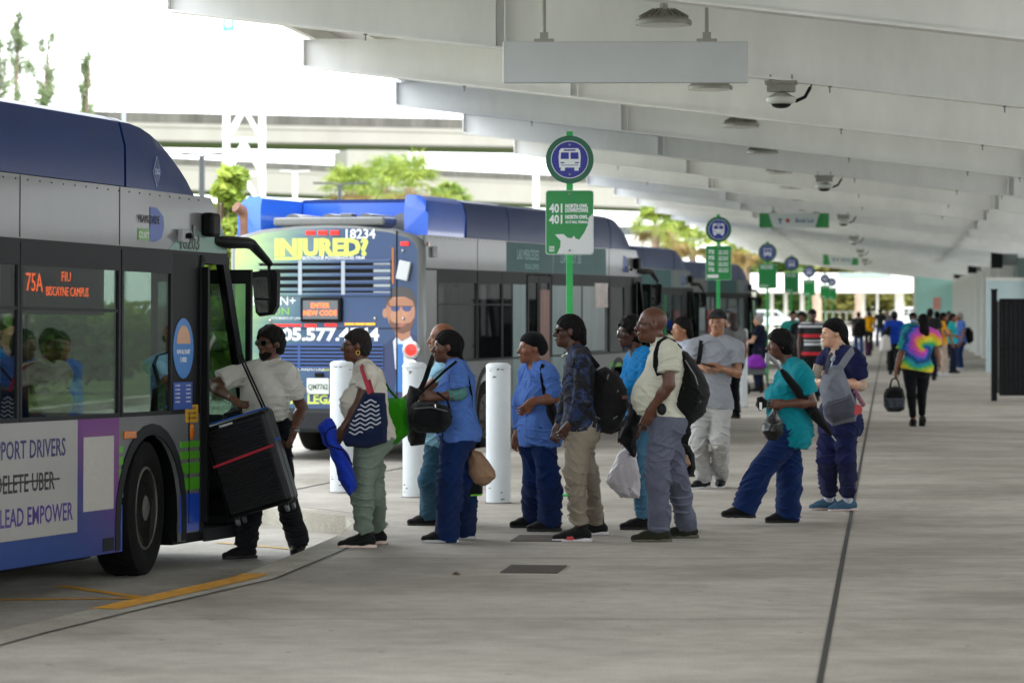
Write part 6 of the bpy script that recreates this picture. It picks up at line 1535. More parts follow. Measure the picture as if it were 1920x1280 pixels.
QUEUE['camo'] = c = pp('tall man with cornrows and sunglasses in dark camouflage top and khaki joggers', 24.35, 86, (88, 2), (1067, 620), (1077, 654), (1087, 669), (1084, 806),
    dict(e=(1089, 748, -.23), w=(1070, 795, -.17), to=(1056, 812, -.15), curl=.4), dict(e=(1064, 745, .2), w=(1046, 800, .17), to=(1040, 826, .15), curl=.7), (1078, 888, -.09), (1100, 882, .1), (1087, 1014, 86), (1118, 1002, 78),
    skin_='deep', head=dict(size=.24), build=dict(sw=.40, w=1.02, d=1.0), top=dict(m=M_camo, sleeve=1.9, hem=-.0, fit=.016), bottom=dict(m=F_('khaki_fabric', '#857c6e', .07), hem=.062, thigh=.104, knee=.08, end=.055, cuff=True, wr=.012), shoes=dict(m=sh_blk, sole=mat('white_pink_sole', '#cfc8cc', .6), top=.065, lace=sole_b, len=1.1), hair=('cornrow', M_hair), specs=('sun', mat('brown_frame', '#2a150f', .3)), seed=7)
q = Vector(c['o'].location); mb = MB(); a_ = G(1087, 1014); mb.box(a_ + Vector((-.075, -.049, .025)) - c['bz'], (.05, .012, .028)); mb.build('red_sole_patch', mat('red_patch', '#b3202c', .5), c['o'])
mb = MB(); mb.tube([c['nk'] + c['up'] * .0 + c['rt'] * .06 * math.sin(R(a)) + c['fw'] * (.055 + .04 * math.cos(R(a))) - c['up'] * (.03 + .03 * math.cos(R(a))) - c['bz'] for a in range(-90, 91, 20)], .006, 5); mb.build('neck_chain', mat('silver_chain', '#a9a9a4', .3, .9), c['o'])

QUEUE['blue_top'] = pp('woman with glasses in bright blue V-neck top, mostly behind the bald man', 25.4, 70, (72, 10), (1184, 622), (1194, 657), (1202, 673), (1206, 797),
    dict(e=(1204, 745, -.16), w=(1196, 790, -.2)), dict(e=(1170, 740, .14), w=(1168, 806, .08), to=(1166, 830, .06), curl=1.2), (1198, 868, -.06), (1214, 872, .1), (1207, 992, 86), (1232, 990, 86),
    skin_='deep', head=dict(size=.24, f=True), build=dict(sw=.36, w=1.08, d=1.1, bust=1.25, hip=1.05), top=dict(m=F_('bright_blue_knit', '#1277b5', .06), sleeve=.7, hem=-.0, fit=.016, vneck=1.0), bottom=dict(m=F_('light_denim', '#4f7c98', .15), hem=.056, thigh=.092, knee=.066, end=.04), shoes=dict(m=sh_blk, sole=sole_b, top=.06), hair=('afro', M_hair), specs=('clear', mat('brown_frame', '#2a150f', .3)), seed=8)

QUEUE['bald'] = pp('bald man with black glasses in cream T-shirt and grey ripped jeans, hand in pocket', 24.25, 88, (90, 5), (1223, 608), (1239, 641), (1247, 654), (1244, 792),
    dict(e=(1254, 722, -.25), w=(1222, 766, -.2), to=(1212, 790, -.17), curl=.3), dict(e=(1236, 726, .22), w=(1216, 775, .2), curl=.5), (1233, 878, -.09), (1266, 884, .1), (1236, 1015, 88), (1287, 1008, 80),
    skin_='dark', head=dict(size=.258), build=dict(sw=.42, w=1.15, d=1.15, belly=.10, arm=1.12), top=dict(m=F_('cream_tee', '#c6c6b5', .05), sleeve=.62, hem=.05, fit=.022, sleeve_r=1.1), bottom=dict(m=F_('grey_denim', '#5c6070', .16, vscale=14), hem=.075, thigh=.108, knee=.084, end=-.0, wr=.014, waist=.10), shoes=dict(m=F_('olive_canvas', '#25261d', .15), sole=mat('olive_sole', '#4a4a3c', .7), lace=mat('olive_lace', '#5d5a38', .8), len=1.12), specs=('clear', M_frame), seed=9)

QUEUE['cap'] = pp('man in dark cap and grey T-shirt walking toward camera with his phone, off-white trousers', 31.2, 8, (18, 4), (1346, 604), (1342, 634), (1341, 648), (1336, 752),
    dict(e=(1383, 700, -.03), w=(1350, 690, -.24), to=(1334, 686, -.28), curl=.9), dict(e=(1297, 690, .0), w=(1318, 688, -.24), to=(1332, 686, -.28), curl=.9), (1349, 824, -.1), (1311, 828, -.02), (1351, 913, 5), (1319, 915, 42),
    skin_='tan', head=dict(size=.235), build=dict(sw=.42, w=1.05), top=dict(m=F_('grey_tee', '#8f939b', .06), sleeve=.62, hem=-.06, fit=.022, sleeve_r=1.1), bottom=dict(m=F_('offwhite_trousers', '#a9a9a8', .06), hem=.075, thigh=.102, knee=.08, wr=.012), shoes=dict(m=sh_blk, sole=sole_w, lace=sole_w), hair=('cap', F_('charcoal_cap', '#232325', .2)), seed=10)

QUEUE['teal'] = pp('older woman in teal tunic stepping left, looking down, black umbrella under her arm', 26.4, 78, (84, 28), (1463, 646), (1482, 681), (1491, 696), (1479, 802),
    dict(e=(1521, 754, -.2), w=(1468, 757, -.3), to=(1446, 757, -.32), curl=.9), dict(e=(1462, 752, .16), w=(1434, 757, -.05), to=(1420, 752, -.12), curl=.9), (1429, 878, -.1), (1481, 878, .08), ('lift', 1397, 947, -.08, 84, 2), (1477, 979, 78),
    skin_='dark', head=dict(size=.232, f=True), build=dict(sw=.38, w=1.15, d=1.15, bust=1.35, belly=.05, hip=1.12, arm=1.12, leg=1.05), top=dict(m=F_('teal_scrub', '#0d7f8c', .06), sleeve=.72, hem=-.15, fit=.024, vneck=.8, sleeve_r=1.1), bottom=dict(m=F_('royal_navy_trousers', '#0d2450', .12), hem=.10, thigh=.115, knee=.095, end=-.04), shoes=dict(m=sh_blk, sole=sole_b), hair=('bob', M_hair), seed=11)
M_under_ = F_('beige_undershirt', '#b59a88', .06)
QUEUE['scrubs'] = c = pp('young woman in navy scrubs and black headscarf holding a grey backpack on her chest', 27.8, 58, (76, 6), (1563, 624), (1574, 657), (1578, 669), (1572, 788),
    dict(e=(1614, 722, -.1), w=(1574, 715, -.3), to=(1550, 708, -.34), curl=.9), dict(e=(1532, 720, .05), w=(1546, 712, -.26), to=(1548, 700, -.3), curl=.9), (1588, 858, -.06), (1552, 858, .02), (1590, 957, 66), (1554, 955, 66),
    skin_='light', head=dict(size=.236, f=True), build=dict(sw=.38, w=1.08, d=1.1, bust=1.2, hip=1.12, arm=1.12, leg=1.05), top=dict(m=F_('navy_scrub', '#1a1f45', .08), sleeve=.74, hem=-.12, fit=.022, vneck=1.0, sleeve_r=1.12), bottom=dict(m=F_('navy_scrub', '#1a1f45', .08), hem=.066, thigh=.108, knee=.082, end=.09, cuff=True, wr=.012), shoes=dict(m=F_('blue_grey_knit', '#3d5a70', .12), sole=mat('pink_sole', '#b9a79f', .6), sock=F_('white_sock', '#c3c5cf', .04), sockh=.13, lace=sole_w), hair=('wrap', F_('black_wrap', '#101012', .2), dict(tail=True)), seed=12)
for sd in 'LR':
    a_ = c['arm'][sd]; sdf_obj('undershirt_sleeve', [('u', cyl(a_[0] + (a_[1] - a_[0]) * .55, a_[1], .054, .05), 0), ('u', cap(a_[1], a_[1] + (a_[2] - a_[1]) * .25, .05, .046), .01), ('u', cyl(a_[1], a_[1] + (a_[2] - a_[1]) * .5, .048, .04), .01)], .008, M_under_, c['o'], c['bz'], .004)
sdf_obj('undershirt_neck', [('u', cap(c['nk'] - c['up'] * .05 + c['fw'] * .02, c['nk'] + c['up'] * .02, .075, .06), 0)], .008, M_under_, c['o'], c['bz'], .003)

QUEUE['tiedye'] = pp('woman with very long black hair in tie-dye T-shirt and black leggings walking away', 48.3, 180, (176, 0), (1731, 604), (1730, 617), (1728, 624), (1719, 688),
    dict(e=(1688, 666, .02), w=(1680, 694, -.05), to=(1678, 704, -.05), curl=1.2), dict(e=(1757, 655, .02), w=(1761, 678, -.02), curl=.6), (1709, 742, 0), (1728, 742, .12), (1712, 799, 178), ('lift', 1729, 783, .3, 178, -40), group='people walking on the platform',
    skin_='brown', h=.012, head=dict(size=.23, f=True), build=dict(sw=.40, w=1.15, d=1.1, hip=1.25, arm=1.05, leg=1.15), top=dict(m=M_tie, sleeve=.75, hem=-.05, fit=.03, sleeve_r=1.15), bottom=dict(m=M_black_t, hem=.05, thigh=.1, knee=.068, end=.06, wr=.003), shoes=dict(m=sh_blk, sole=sole_b), hair=('long', M_hair, dict(len=.32)), seed=13)

# ---------------------------------------------------------------- people farther back
def gp_(label, px, Y, hgt, phi, skin_, topm, botm, hair, walk=.0, arms='down', look=None, h=.016, **kw):
    s = hgt / 1.74; b = Vector((px_at(px, Y), Y, 0)); rt, fw, up = basis(fdir(phi)); at = lambda a, f, z: b + (rt * a + fw * f) * s + Vector((0, 0, z * s))
    A = {'down': ((-.25, -.03, 1.12), (-.25, .06, .86)), 'front': ((-.25, .02, 1.12), (-.1, .26, 1.1)), 'reach': ((-.26, .1, 1.14), (-.2, .36, 1.1)), 'up': ((-.25, .1, 1.12), (-.08, .2, 1.3))}[arms]
    J = dict(hd=at(0, .02, 1.615), nk=at(0, -.015, 1.475), sh=at(0, -.02, 1.425), hp=at(0, -.01, .915), fw=fw, look=fdir(look if look is not None else phi) - Vector((0, 0, .1)),
             L=dict(e=at(*A[0]), w=at(*A[1]), curl=.8), R=dict(e=at(-A[0][0], A[0][1], A[0][2]), w=at(-A[1][0], A[1][1], A[1][2]), curl=.8),
             kl=at(-.09, .05 + walk * .3, .5), kr=at(.09, .05 - walk * .25, .5), al=at(-.09, walk * .45, .1), ar=at(.09, -walk * .45, .1 + (.04 if walk else 0)), fl=fw, fr=fw)
    J['al'].z = .1; J['ar'].z = .1
    return person(label, J, b, skin_, h, 'people in the background on the platform', build=kw.pop('build', dict(sw=.38)), top=dict(m=topm, **kw.pop('top', {})), bottom=dict(m=botm, **kw.pop('bottom', {})), shoes=kw.pop('shoes', dict(m=sh_blk, sole=sole_b)), hair=hair, **kw)
fem = dict(size=.232, f=True)
BG = {}
BG['blouse'] = gp_('dark-haired woman in white patterned blouse glancing up behind the bald man', 1281, 34, 1.68, 62, 'tan', F_('white_print_blouse', '#9da3b3', .35, vscale=30), M_black_t, ('long', M_hair, dict(len=.05)), look=70, h=.011, head=fem, build=dict(sw=.36, bust=1.1))
BG['brown_hair'] = gp_('brown-haired woman in grey top and black trousers behind the man in dark cap', 1372, 52, 1.72, 150, 'tan', F_('grey_knit', '#777779', .06), M_black_t, ('long', mat('brown_hair', '#2c1a12', .6, var=.3, vscale=40), dict(len=.1)), h=.014, head=fem)
BG['elder'] = gp_('grey-haired person in dark navy top bending over a wheeled walker', 1424, 69, 1.66, 108, 'light', F_('dark_navy', '#161c31', .1), F_('dark_navy', '#161c31', .1), ('short', M_silver), arms='reach', h=.015, build=dict(sw=.42, w=1.2, d=1.2))
BG['aqua'] = gp_('person in aqua green shirt facing the camera, between the walker and striped shirt', 1487, 76, 1.74, 0, 'tan', F_('aqua_fabric', '#2f9c92', .06), F_('grey_trouser', '#3b3f42'), ('short', M_hair), build=dict(sw=.42, w=1.1))
BG['stripe'] = gp_('man in black cap and red, black and white striped shirt', 1523, 62, 1.78, 5, 'deep', M_str, M_black_t, ('cap', F_('black_wrap', '#101012')), h=.014, build=dict(sw=.40, w=1.08, d=1.1))
BG['behind_stripe'] = gp_('dark-haired person half hidden behind the striped shirt man', 1504, 68, 1.72, 20, 'dark', M_black_t, M_black_t, ('afro', M_hair))
BG['pack_man'] = gp_('man in jeans with black backpack walking away, pulling a suitcase', 1610, 120, 1.68, 180, 'brown', F_('dark_grey_top', '#25282a'), F_('blue_denim', '#23406b'), ('short', M_hair), walk=.5, h=.02)
BG['far_dark'] = gp_('farthest person in dark clothes walking away near the end of platform', 1650, 152, 1.8, 180, 'dark', F_('dark_grey_top', '#25282a'), F_('blue_denim', '#23406b'), ('afro', M_hair), walk=.7, h=.022)
BG['blue_back'] = gp_('woman in royal blue shirt and long black trousers walking away with a white bag', 1677, 87, 1.71, 180, 'dark', F_('royal_blue', '#11399a', .06), M_black_t, ('afro', M_hair), walk=.25, h=.016, build=dict(sw=.38, w=1.1, hip=1.1), bottom=dict(hem=.1, thigh=.115, knee=.1))
BG['mask'] = gp_('person with blue face mask and teal shirt behind the tie-dye woman', 1712, 74, 1.69, 8, 'dark', F_('teal_scrub', '#0d7f8c'), M_black_t, ('afro', M_hair), h=.015)
c = BG['mask']; sdf_obj('face_mask', [('u', ell(c['H'](0, .075, -.06), (.058, .05, .045)), 0), ('i', half(c['H'](0, .03, 0), -c['fw']), .01)], .012, mat('mask_blue', '#8fb3cf', .8), c['o'], c['bz'])
BG['dark_man'] = gp_('man in black shirt standing right behind the tie-dye woman', 1744, 80, 1.8, 195, 'deep', F_('dark_grey_top', '#1b1c1f'), F_('dark_navy', '#161c31'), ('short', M_hair), h=.016, build=dict(sw=.44, w=1.1))
BG['yellow'] = gp_('woman in mustard yellow top and pale leggings reaching toward the right', 1768, 85, 1.68, -80, 'brown', F_('mustard', '#c98f12', .08), F_('pale_orange_leggings', '#a9988a', .3, vscale=6), ('afro', M_hair), arms='reach', h=.016, head=fem, build=dict(sw=.36, w=1.1, bust=1.2, hip=1.15), shoes=dict(m=F_('white_shoe', '#b5b5b5', .05), sole=sole_w))
BG['teal_side'] = gp_('person in turquoise top between the mustard yellow woman and blue shirt man', 1786, 89, 1.66, -70, 'brown', F_('turquoise', '#1c9a9c', .06), F_('dark_navy', '#161c31'), ('short', M_hair), h=.018)
BG['blue_man'] = gp_('grey-haired man in blue shirt with black backpack facing left by the wall', 1801, 92, 1.68, 82, 'brown', F_('scrub_blue', '#4b6eb2'), M_navy_t, ('short', M_silver), h=.017, build=dict(sw=.42, w=1.15, belly=.05), shoes=dict(m=F_('white_shoe', '#b5b5b5', .05), sole=sole_w))
BG['low_head'] = gp_('dark-haired person mostly hidden beyond the mustard yellow woman', 1757, 105, 1.7, 180, 'dark', M_black_t, M_black_t, ('afro', M_hair), h=.02)
BG['yellow_far'] = gp_('person in golden yellow shirt far off beside the man with the backpack', 1629, 136, 1.7, 180, 'brown', F_('mustard', '#c98f12', .08), M_black_t, ('short', M_hair), walk=.4, h=.022)
BG['far_grey'] = gp_('person in pale grey top far down the platform, left of the royal blue shirt', 1663, 168, 1.72, 0, 'brown', F_('grey_knit', '#777779', .06), M_navy_t, ('short', M_hair), h=.024)
BG['far_wall'] = gp_('person in dark top standing far back near the pilasters', 1779, 118, 1.72, -20, 'dark', F_('dark_navy', '#161c31', .1), M_black_t, ('short', M_hair), h=.02)
# ---------------------------------------------------------------- things people carry
def pillow_ops(poly, Y, T, wd=.05, k=0.0):
    """soft bag: an outline measured in photo pixels at distance Y, puffed up to half thickness T"""
    pts = np.array([((x - CX) * Y / F, CH - (y - HY) * Y / F) for x, y in poly], f32); lo, hi = pts.min(0), pts.max(0)
    def fn(X, Yy, Z):
        X2, Z2 = np.broadcast_arrays(X[:, :, 0:1] + 0 * Z[:, :1, :], Z[:1, :, :] + 0 * X[:, :1, :1])
        d2 = np.full(X2.shape, 9.0, f32); inside = np.zeros(X2.shape, bool); n = len(pts)
        for i in range(n):
            a, b = pts[i], pts[(i + 1) % n]; e = b - a; wx, wz = X2 - a[0], Z2 - a[1]
            t = np.clip((wx * e[0] + wz * e[1]) / (e @ e + 1e-9), 0, 1); d2 = np.minimum(d2, (wx - t * e[0]) ** 2 + (wz - t * e[1]) ** 2)
            c1 = (Z2 >= a[1]) != (Z2 >= b[1])
            with np.errstate(divide='ignore', invalid='ignore'): xx = a[0] + (Z2 - a[1]) * e[0] / (e[1] if abs(e[1]) > 1e-9 else 1e-9)
            inside ^= c1 & (X2 < xx)
        d2 = np.sqrt(d2); d2 = np.where(inside, -d2, d2)
        th = T * np.sqrt(np.clip(-d2 / wd, 0, 1)); return np.where(d2 < 0, np.abs(Yy - Y) - th, np.sqrt(np.maximum(d2, 0) ** 2 + (Yy - Y) ** 2))
    return (np.array([lo[0], Y - T, lo[1]], f32), np.array([hi[0], Y + T, hi[1]], f32), fn)
def zz(org, sc_, pts): return [(org[0] + x / sc_, org[1] + y / sc_) for x, y in pts]
Z4 = lambda p: zz((370, 580), 2.561, p); Z5 = lambda p: zz((740, 570), 2.666, p); Z6 = lambda p: zz((1120, 560), 2.613, p); Z7 = lambda p: zz((1330, 560), 2.784, p); Z8 = lambda p: zz((1380, 480), 3.556, p)
def bag(name, label, cat, poly, Y, T, m_, h=.008, wr=.006, wd=.06, group='bags carried by the people', part='body', seed=1):
    xs = [p[0] for p in poly]; ys = [p[1] for p in poly]; b = P(sum(xs) / len(xs), max(ys), Y)
    o = thing(name, label, cat, b, (0, 0, 0), group)
    sdf_obj(part, [('u', pillow_ops(poly, Y, T, wd), 0)], h, m_, o, b, (wr, dict(fx=24, fy=20, fz=24, seed=seed)))
    return o, b
def pxs(pts, Y): return [P(p[0], p[1], Y + (p[2] if len(p) > 2 else 0)) for p in pts]
NC = (0, -1, .05)
def strap(o, b, pts, Y, wd, m_, name='strap', th=.006): return stripmesh(pxs(pts, Y), wd, th, name, m_, o, b, NC)
def cord(o, b, pts, Y, r, m_, name): mb = MB(); mb.tube([p - Vector(b) for p in pxs(pts, Y)], r, 6); return mb.build(name, m_, o, True)
M_nyl = fabric('black_nylon', '#0c0d0f', .25, .65); M_nyl2 = fabric('charcoal_nylon', '#151517', .25, .7); M_zip = mat('grey_zip', '#6c6d70', .4, .4)

# ribbed suitcase carried by the driver
Ys = 24.32; cs = P(470, 868, Ys)
u = Vector((.958, -.17, .288)).normalized(); v = Vector((-.285, 0, .958)); v = (v - u * v.dot(u)).normalized(); n = v.cross(u)      # n points away from the camera
o = thing('suitcase', 'big black ribbed hard-shell suitcase with red strap held at bus door', 'suitcase', cs)
MS = Matrix((u, n, v)).transposed()
M_case = mat('black_polycarbonate', '#060607', .4, spec=.25, var=.15, vscale=20)
m = MB(); m.box((0, 0, 0), (.515, .28, .73), MS, bev=.035); m.build('shell', M_case, o)
m = MB()
for k in range(25):
    z = -.315 + k * .026
    m.tube([MS @ Vector((-.225, -.142, z)), MS @ Vector((.205, -.142, z))], .0095, 8)
m.build('ribs', mat('rib_polycarbonate', '#16171b', .3, spec=.6), o, True)
m = MB(); m.box((0, 0, 0), (.522, .014, .738), MS, bev=.005); m.build('zip_seam', mat('dark_seam', '#26272a', .5), o)
m = MB(); m.tube([MS @ Vector((-.1, .02, .365)), MS @ Vector((-.09, .02, .41)), MS @ Vector((.03, .02, .41)), MS @ Vector((.04, .02, .365))], .014, 8); m.build('carry_handle', M_dk, o, True)
m = MB(); m.tube([MS @ Vector((.19, .1, .36)), MS @ Vector((.13, .1, .80))], .009, 6); m.tube([MS @ Vector((.205, .12, .36)), MS @ Vector((.145, .12, .80))], .008, 6); m.tube([MS @ Vector((.12, .1, .80)), MS @ Vector((.155, .12, .805))], .015, 6); m.build('telescopic_handle', M_dk, o, True)
m = MB(); m.box(MS @ Vector((-.0, -.155, .07)), (.50, .004, .02), MS @ Matrix.Rotation(R(-4), 3, 'Y')); m.build('red_strap', mat('red_webbing', '#a01228', .7), o)
m = MB(); m.box(MS @ Vector((-.0, -.03, .372)), (.5, .05, .012), MS); m.box(MS @ Vector((.262, -.02, .12)), (.01, .16, .02), MS); m.build('blue_strap', mat('blue_webbing', '#1d4fa8', .7), o)
for a in (-.2, .2):
    for q in (-.1, .1):
        c_ = MS @ Vector((a, q, -.395)); wv = MB(); wv.lathe([(.01, -.012), (.03, -.012), (.034, 0), (.03, .012), (.01, .012)], 14, c_, MS @ Matrix.Rotation(R(90), 3, 'Y')); wh = wv.build('wheel', mat('grey_wheel', '#55565a', .4), o, True)
        wv = MB(); wv.box(MS @ Vector((a, q, -.368)), (.045, .05, .03), MS, bev=.006); wv.build('caster_fork', M_dk, wh)
m = MB(); m.box(MS @ Vector((-.06, -.147, .335)), (.11, .006, .016), MS); m.build('badge_plate', M_chr, o)

o, b = bag('tote_bag', 'navy tote with white wave lines and red handles on the first queuing woman', 'bag', [(683, 735), (722, 737), (726, 790), (724, 829), (690, 840), (648, 836), (641, 822), (660, 782)], 23.45, .06, fabric('navy_canvas', '#17213f', .1), wd=.03)
mb = MB()
for k in range(8):
    y = 752 + k * 8.4; x0 = [683, 676, 671, 666, 661, 657, 655, 654][k]; x1 = [706, 711, 711, 712, 714, 714, 700, 680][k]; pts = []
    nn = 26
    for j in range(nn):
        x = x0 + (x1 - x0) * j / (nn - 1); pts.append(P(x, y + 2.4 * math.sin((x - 640) / 20 * 2 * math.pi) + (x - 690) * -.04, 23.45 - .0655) - Vector(b))
    mb.tube(pts, .0055, 5)
mb.build('wave_print', mat('white_ink', '#b9bcc4', .8), o, True)
for dy, Yq in ((0, 23.42), (6, 23.5)):
    strap(o, b, [(693 + dy, 738), (686 + dy, 715, .02), (680 + dy, 697, .06), (678 + dy, 688, .13), (682 + dy, 684, .22)], Yq - .03, .028, mat('red_webbing2', '#a3283c', .7), 'handle')
o, b = bag('shopping_bag', 'bright green reusable shopping bag on the far shoulder of first queuing woman', 'bag', [(722, 748), (760, 745), (764, 775), (767, 812), (745, 832), (727, 836), (722, 800)], 23.95, .07, fabric('lime_polypropylene', '#2f8f0c', .1, .6), wd=.04, seed=5)
strap(o, b, [(724, 750), (714, 720), (708, 700), (706, 694)], 23.9, .025, fabric('dark_green_web', '#1d5a12'), 'handle'); strap(o, b, [(745, 748), (728, 728), (714, 702), (709, 694)], 23.93, .02, fabric('dark_green_web', '#1d5a12'), 'handle')
o, b = bag('folded_jacket', 'royal blue rolled rain jacket hanging from the hand of first queuing woman', 'jacket', Z4([(575, 560), (610, 522), (645, 518), (668, 560), (668, 640), (720, 690), (748, 770), (770, 850), (735, 887), (692, 838), (665, 740), (640, 680), (605, 645), (590, 600)]), 23.42, .055, fabric('royal_blue_nylon', '#0f2f9c', .15, .5), wr=.012, wd=.04, seed=7)
cord(o, b, [(x, y, -.058) for x, y in Z4([(668, 560), (630, 575), (612, 605), (625, 650), (700, 675), (745, 745)])], 23.42, .006, M_nyl, 'drawstring')
o, b = bag('shoulder_bag', 'dark shoulder bag of the man in light blue shirt', 'bag', [(768, 722), (792, 732), (802, 795), (796, 832), (770, 836), (758, 800), (760, 750)], 25.55, .08, M_nyl2, seed=8)
strap(o, b, [(786, 735, .1), (797, 712, .12), (806, 685, .12), (812, 668, .2), (818, 662, .38)], 25.5, .04, M_nyl)
o, b = bag('handbag', 'bulky black handbag held in front by the woman with braids', 'bag', Z5([(65, 560), (80, 518), (105, 490), (200, 490), (275, 515), (282, 585), (250, 640), (115, 642), (75, 605)]), 23.84, .1, M_nyl, wr=.01, wd=.05, seed=9)
strap(o, b, [(x, y) for x, y in Z5([(105, 495), (120, 455), (190, 390), (260, 325), (310, 285)])], 23.92, .02, M_nyl); strap(o, b, [(x, y) for x, y in Z5([(275, 520), (262, 480), (210, 440)])], 23.8, .018, M_nyl)
cord(o, b, [(x, y, -.1) for x, y in Z5([(95, 522), (180, 515), (265, 535)])], 23.84, .005, M_zip, 'zip')
mb = MB(); mb.tube([Vector(p) - Vector(b) for p in pxs(Z5([(200, 500), (203, 517)]), 23.73)], .008, 6); mb.build('zip_pull', M_chr, o)
mb = stripmesh(pxs([(866, 688, -.2), (876, 700, -.19), (884, 740, -.12), (883, 790, -.08)], 24.2), .018, .005, 'strap_back', M_nyl, o, b, NC)
M_tan = fabric('tan_plastic_film', '#94755c', .2, .35); M_tan.node_tree.nodes['Principled BSDF'].inputs['Transmission Weight'].default_value = .15
o, b = bag('plastic_bag', 'knotted tan plastic bag hanging behind the woman with braids', 'bag', Z5([(385, 725), (405, 735), (430, 745), (470, 785), (500, 830), (505, 868), (450, 902), (400, 896), (370, 850), (366, 780)]), 24.22, .08, M_tan, wr=.008, seed=10)
o, b = bag('lunch_bag', 'small black lunch bag with green edge below the tan plastic bag', 'bag', Z5([(372, 878), (438, 902), (439, 948), (425, 955), (378, 953)]), 24.3, .05, M_nyl, wd=.02, wr=.002)
cord(o, b, [(x, y, -.03) for x, y in Z5([(380, 955), (436, 951)])], 24.3, .008, mat('lime_trim', '#5fae1e', .6), 'green_edge')
o, b = bag('shoulder_bag', 'black shoulder bag at the hip of the woman in headwrap and blouse', 'bag', Z5([(755, 500), (800, 495), (818, 560), (815, 632), (785, 600), (762, 555)]), 25.22, .05, M_nyl, wd=.03, seed=11)
strap(o, b, [(x, y) for x, y in Z5([(757, 505), (748, 440), (736, 370), (735, 318), (742, 300)])], 25.22, .03, M_nyl)
o, b = bag('backpack', 'charcoal backpack with grey zips on the man with cornrows', 'backpack', Z5([(1000, 335), (1055, 313), (1125, 362), (1160, 425), (1166, 515), (1125, 618), (1080, 650), (1020, 636), (985, 600), (968, 520), (984, 400)]), 24.37, .15, M_nyl2, wr=.008, wd=.09, seed=12)
for a in ([(1070, 350), (1045, 430), (1025, 500)], [(1120, 430), (1095, 460), (1070, 490)], [(1000, 560), (1060, 590), (1115, 560)]): cord(o, b, [(x, y, -.135) for x, y in Z5(a)], 24.37, .006, M_zip, 'zip')
strap(o, b, [(1120, 690, 0), (1105, 672, -.1), (1093, 664, -.17), (1083, 672, -.23), (1080, 690, -.25)], 24.35, .06, M_nyl); mb = strap(o, b, [(1118, 800), (1104, 775, -.1), (1098, 755, -.17)], 24.35, .03, M_nyl, 'lower_strap')
mb = MB(); mb.box(P(Z5([(1150, 465)])[0][0], Z5([(1150, 465)])[0][1], 24.24) - Vector(b), (.04, .01, .025)); mb.build('label_patch', mat('brown_patch', '#5a2e22', .7), o)
M_film = mat('white_plastic_film', '#b9b4b8', .35, var=.06, vscale=8); M_film.node_tree.nodes['Principled BSDF'].inputs['Transmission Weight'].default_value = .1
o, b = bag('plastic_bag', 'white plastic carrier bag hanging low behind the bald man', 'bag', Z6([(138, 722), (165, 715), (182, 745), (204, 835), (208, 968), (180, 976), (120, 974), (80, 935), (50, 900), (62, 845), (98, 765)]), 25.2, .07, M_film, wr=.014, wd=.05, seed=14)
strap(o, b, [(x, y) for x, y in Z6([(150, 730), (140, 690), (128, 672)])], 25.25, .02, M_film, 'handle')
q = QUEUE['blue_top']; sdf_obj('jacket', [('u', pillow_ops(Z6([(158, 468), (206, 490), (220, 600), (196, 640), (190, 700), (178, 772), (140, 735), (104, 690), (118, 640), (150, 560)]), 25.12, .06, .04), 0)], .008, M_nyl, q['o'], q['bz'], (.012, dict(seed=15)))
o, b = bag('backpack', 'large black backpack on the bald man in cream T-shirt', 'backpack', Z6([(398, 243), (440, 262), (482, 312), (520, 372), (546, 425), (549, 480), (520, 572), (470, 606), (420, 617), (385, 590), (345, 545), (325, 505), (372, 430), (398, 345)]), 24.27, .16, M_nyl, wr=.009, wd=.09, seed=16)
strap(o, b, [(1276, 655, .0), (1262, 641, -.12), (1248, 635, -.2), (1236, 643, -.24), (1230, 662, -.26), (1229, 686, -.26), (1236, 703, -.22)], 24.25, .04, M_nyl, 'shoulder_strap')
for a in ([(430, 300), (480, 380), (500, 450)], [(410, 520), (450, 540), (510, 500)], [(425, 435), (432, 470)]): cord(o, b, [(x, y, -.14) for x, y in Z6(a)], 24.27, .006, M_zip, 'zip')
mb = MB(); mb.ball(P(1241, 767, 24.05) - Vector(b), (.035, .02, .045)); mb.build('strap_buckle', M_dk, o, True)
o, b = bag('shoulder_bag', 'black and brown shoulder bag peeking out behind the knees of bald man', 'bag', Z6([(392, 745), (420, 705), (450, 720), (476, 760), (478, 832), (452, 872), (415, 838), (394, 800)]), 24.8, .06, M_nyl, wd=.03, seed=17)
sdf_obj('tan_pocket', [('u', pillow_ops(Z6([(396, 775), (440, 760), (460, 810), (425, 832), (402, 815)]), 24.74, .05, .03), 0)], .008, mat('tan_leather', '#8a6a50', .6), o, b)
strap(o, b, [(x, y) for x, y in Z6([(450, 735), (425, 690), (410, 660)])], 24.8, .015, M_nyl); strap(o, b, [(x, y) for x, y in Z6([(420, 840), (432, 900), (440, 985)])], 24.8, .03, M_nyl, 'hanging_strap')
# man in cap: strap of a rucksack and a phone
q = QUEUE['cap']; b = q['bz']; stripmesh([q['sR'] + Vector((.06, .10, .05)), q['sR'] + Vector((.07, 0, .075)), q['sR'] + Vector((.07, -.09, .03)), q['sR'] + Vector((.05, -.16, -.10)), q['sR'] + Vector((.03, -.17, -.20))], .045, .01, 'rucksack_strap', M_nyl, q['o'], b, [(0, 0, 1), (0, -.3, 1), (0, -1, .4), NC, NC])
o = thing('phone', 'dark phone in both hands of the man in grey T-shirt', 'phone', P(1329, 684, 30.9), (R(12), 0, R(70))); m = MB(); m.box((0, 0, 0), (.072, .15, .009), bev=.004); m.build('case', M_dk, o); m = MB(); m.box((0, .0, .0052), (.062, .135, .001)); m.build('screen', mat('phone_screen', '#0a0f18', .1), o)
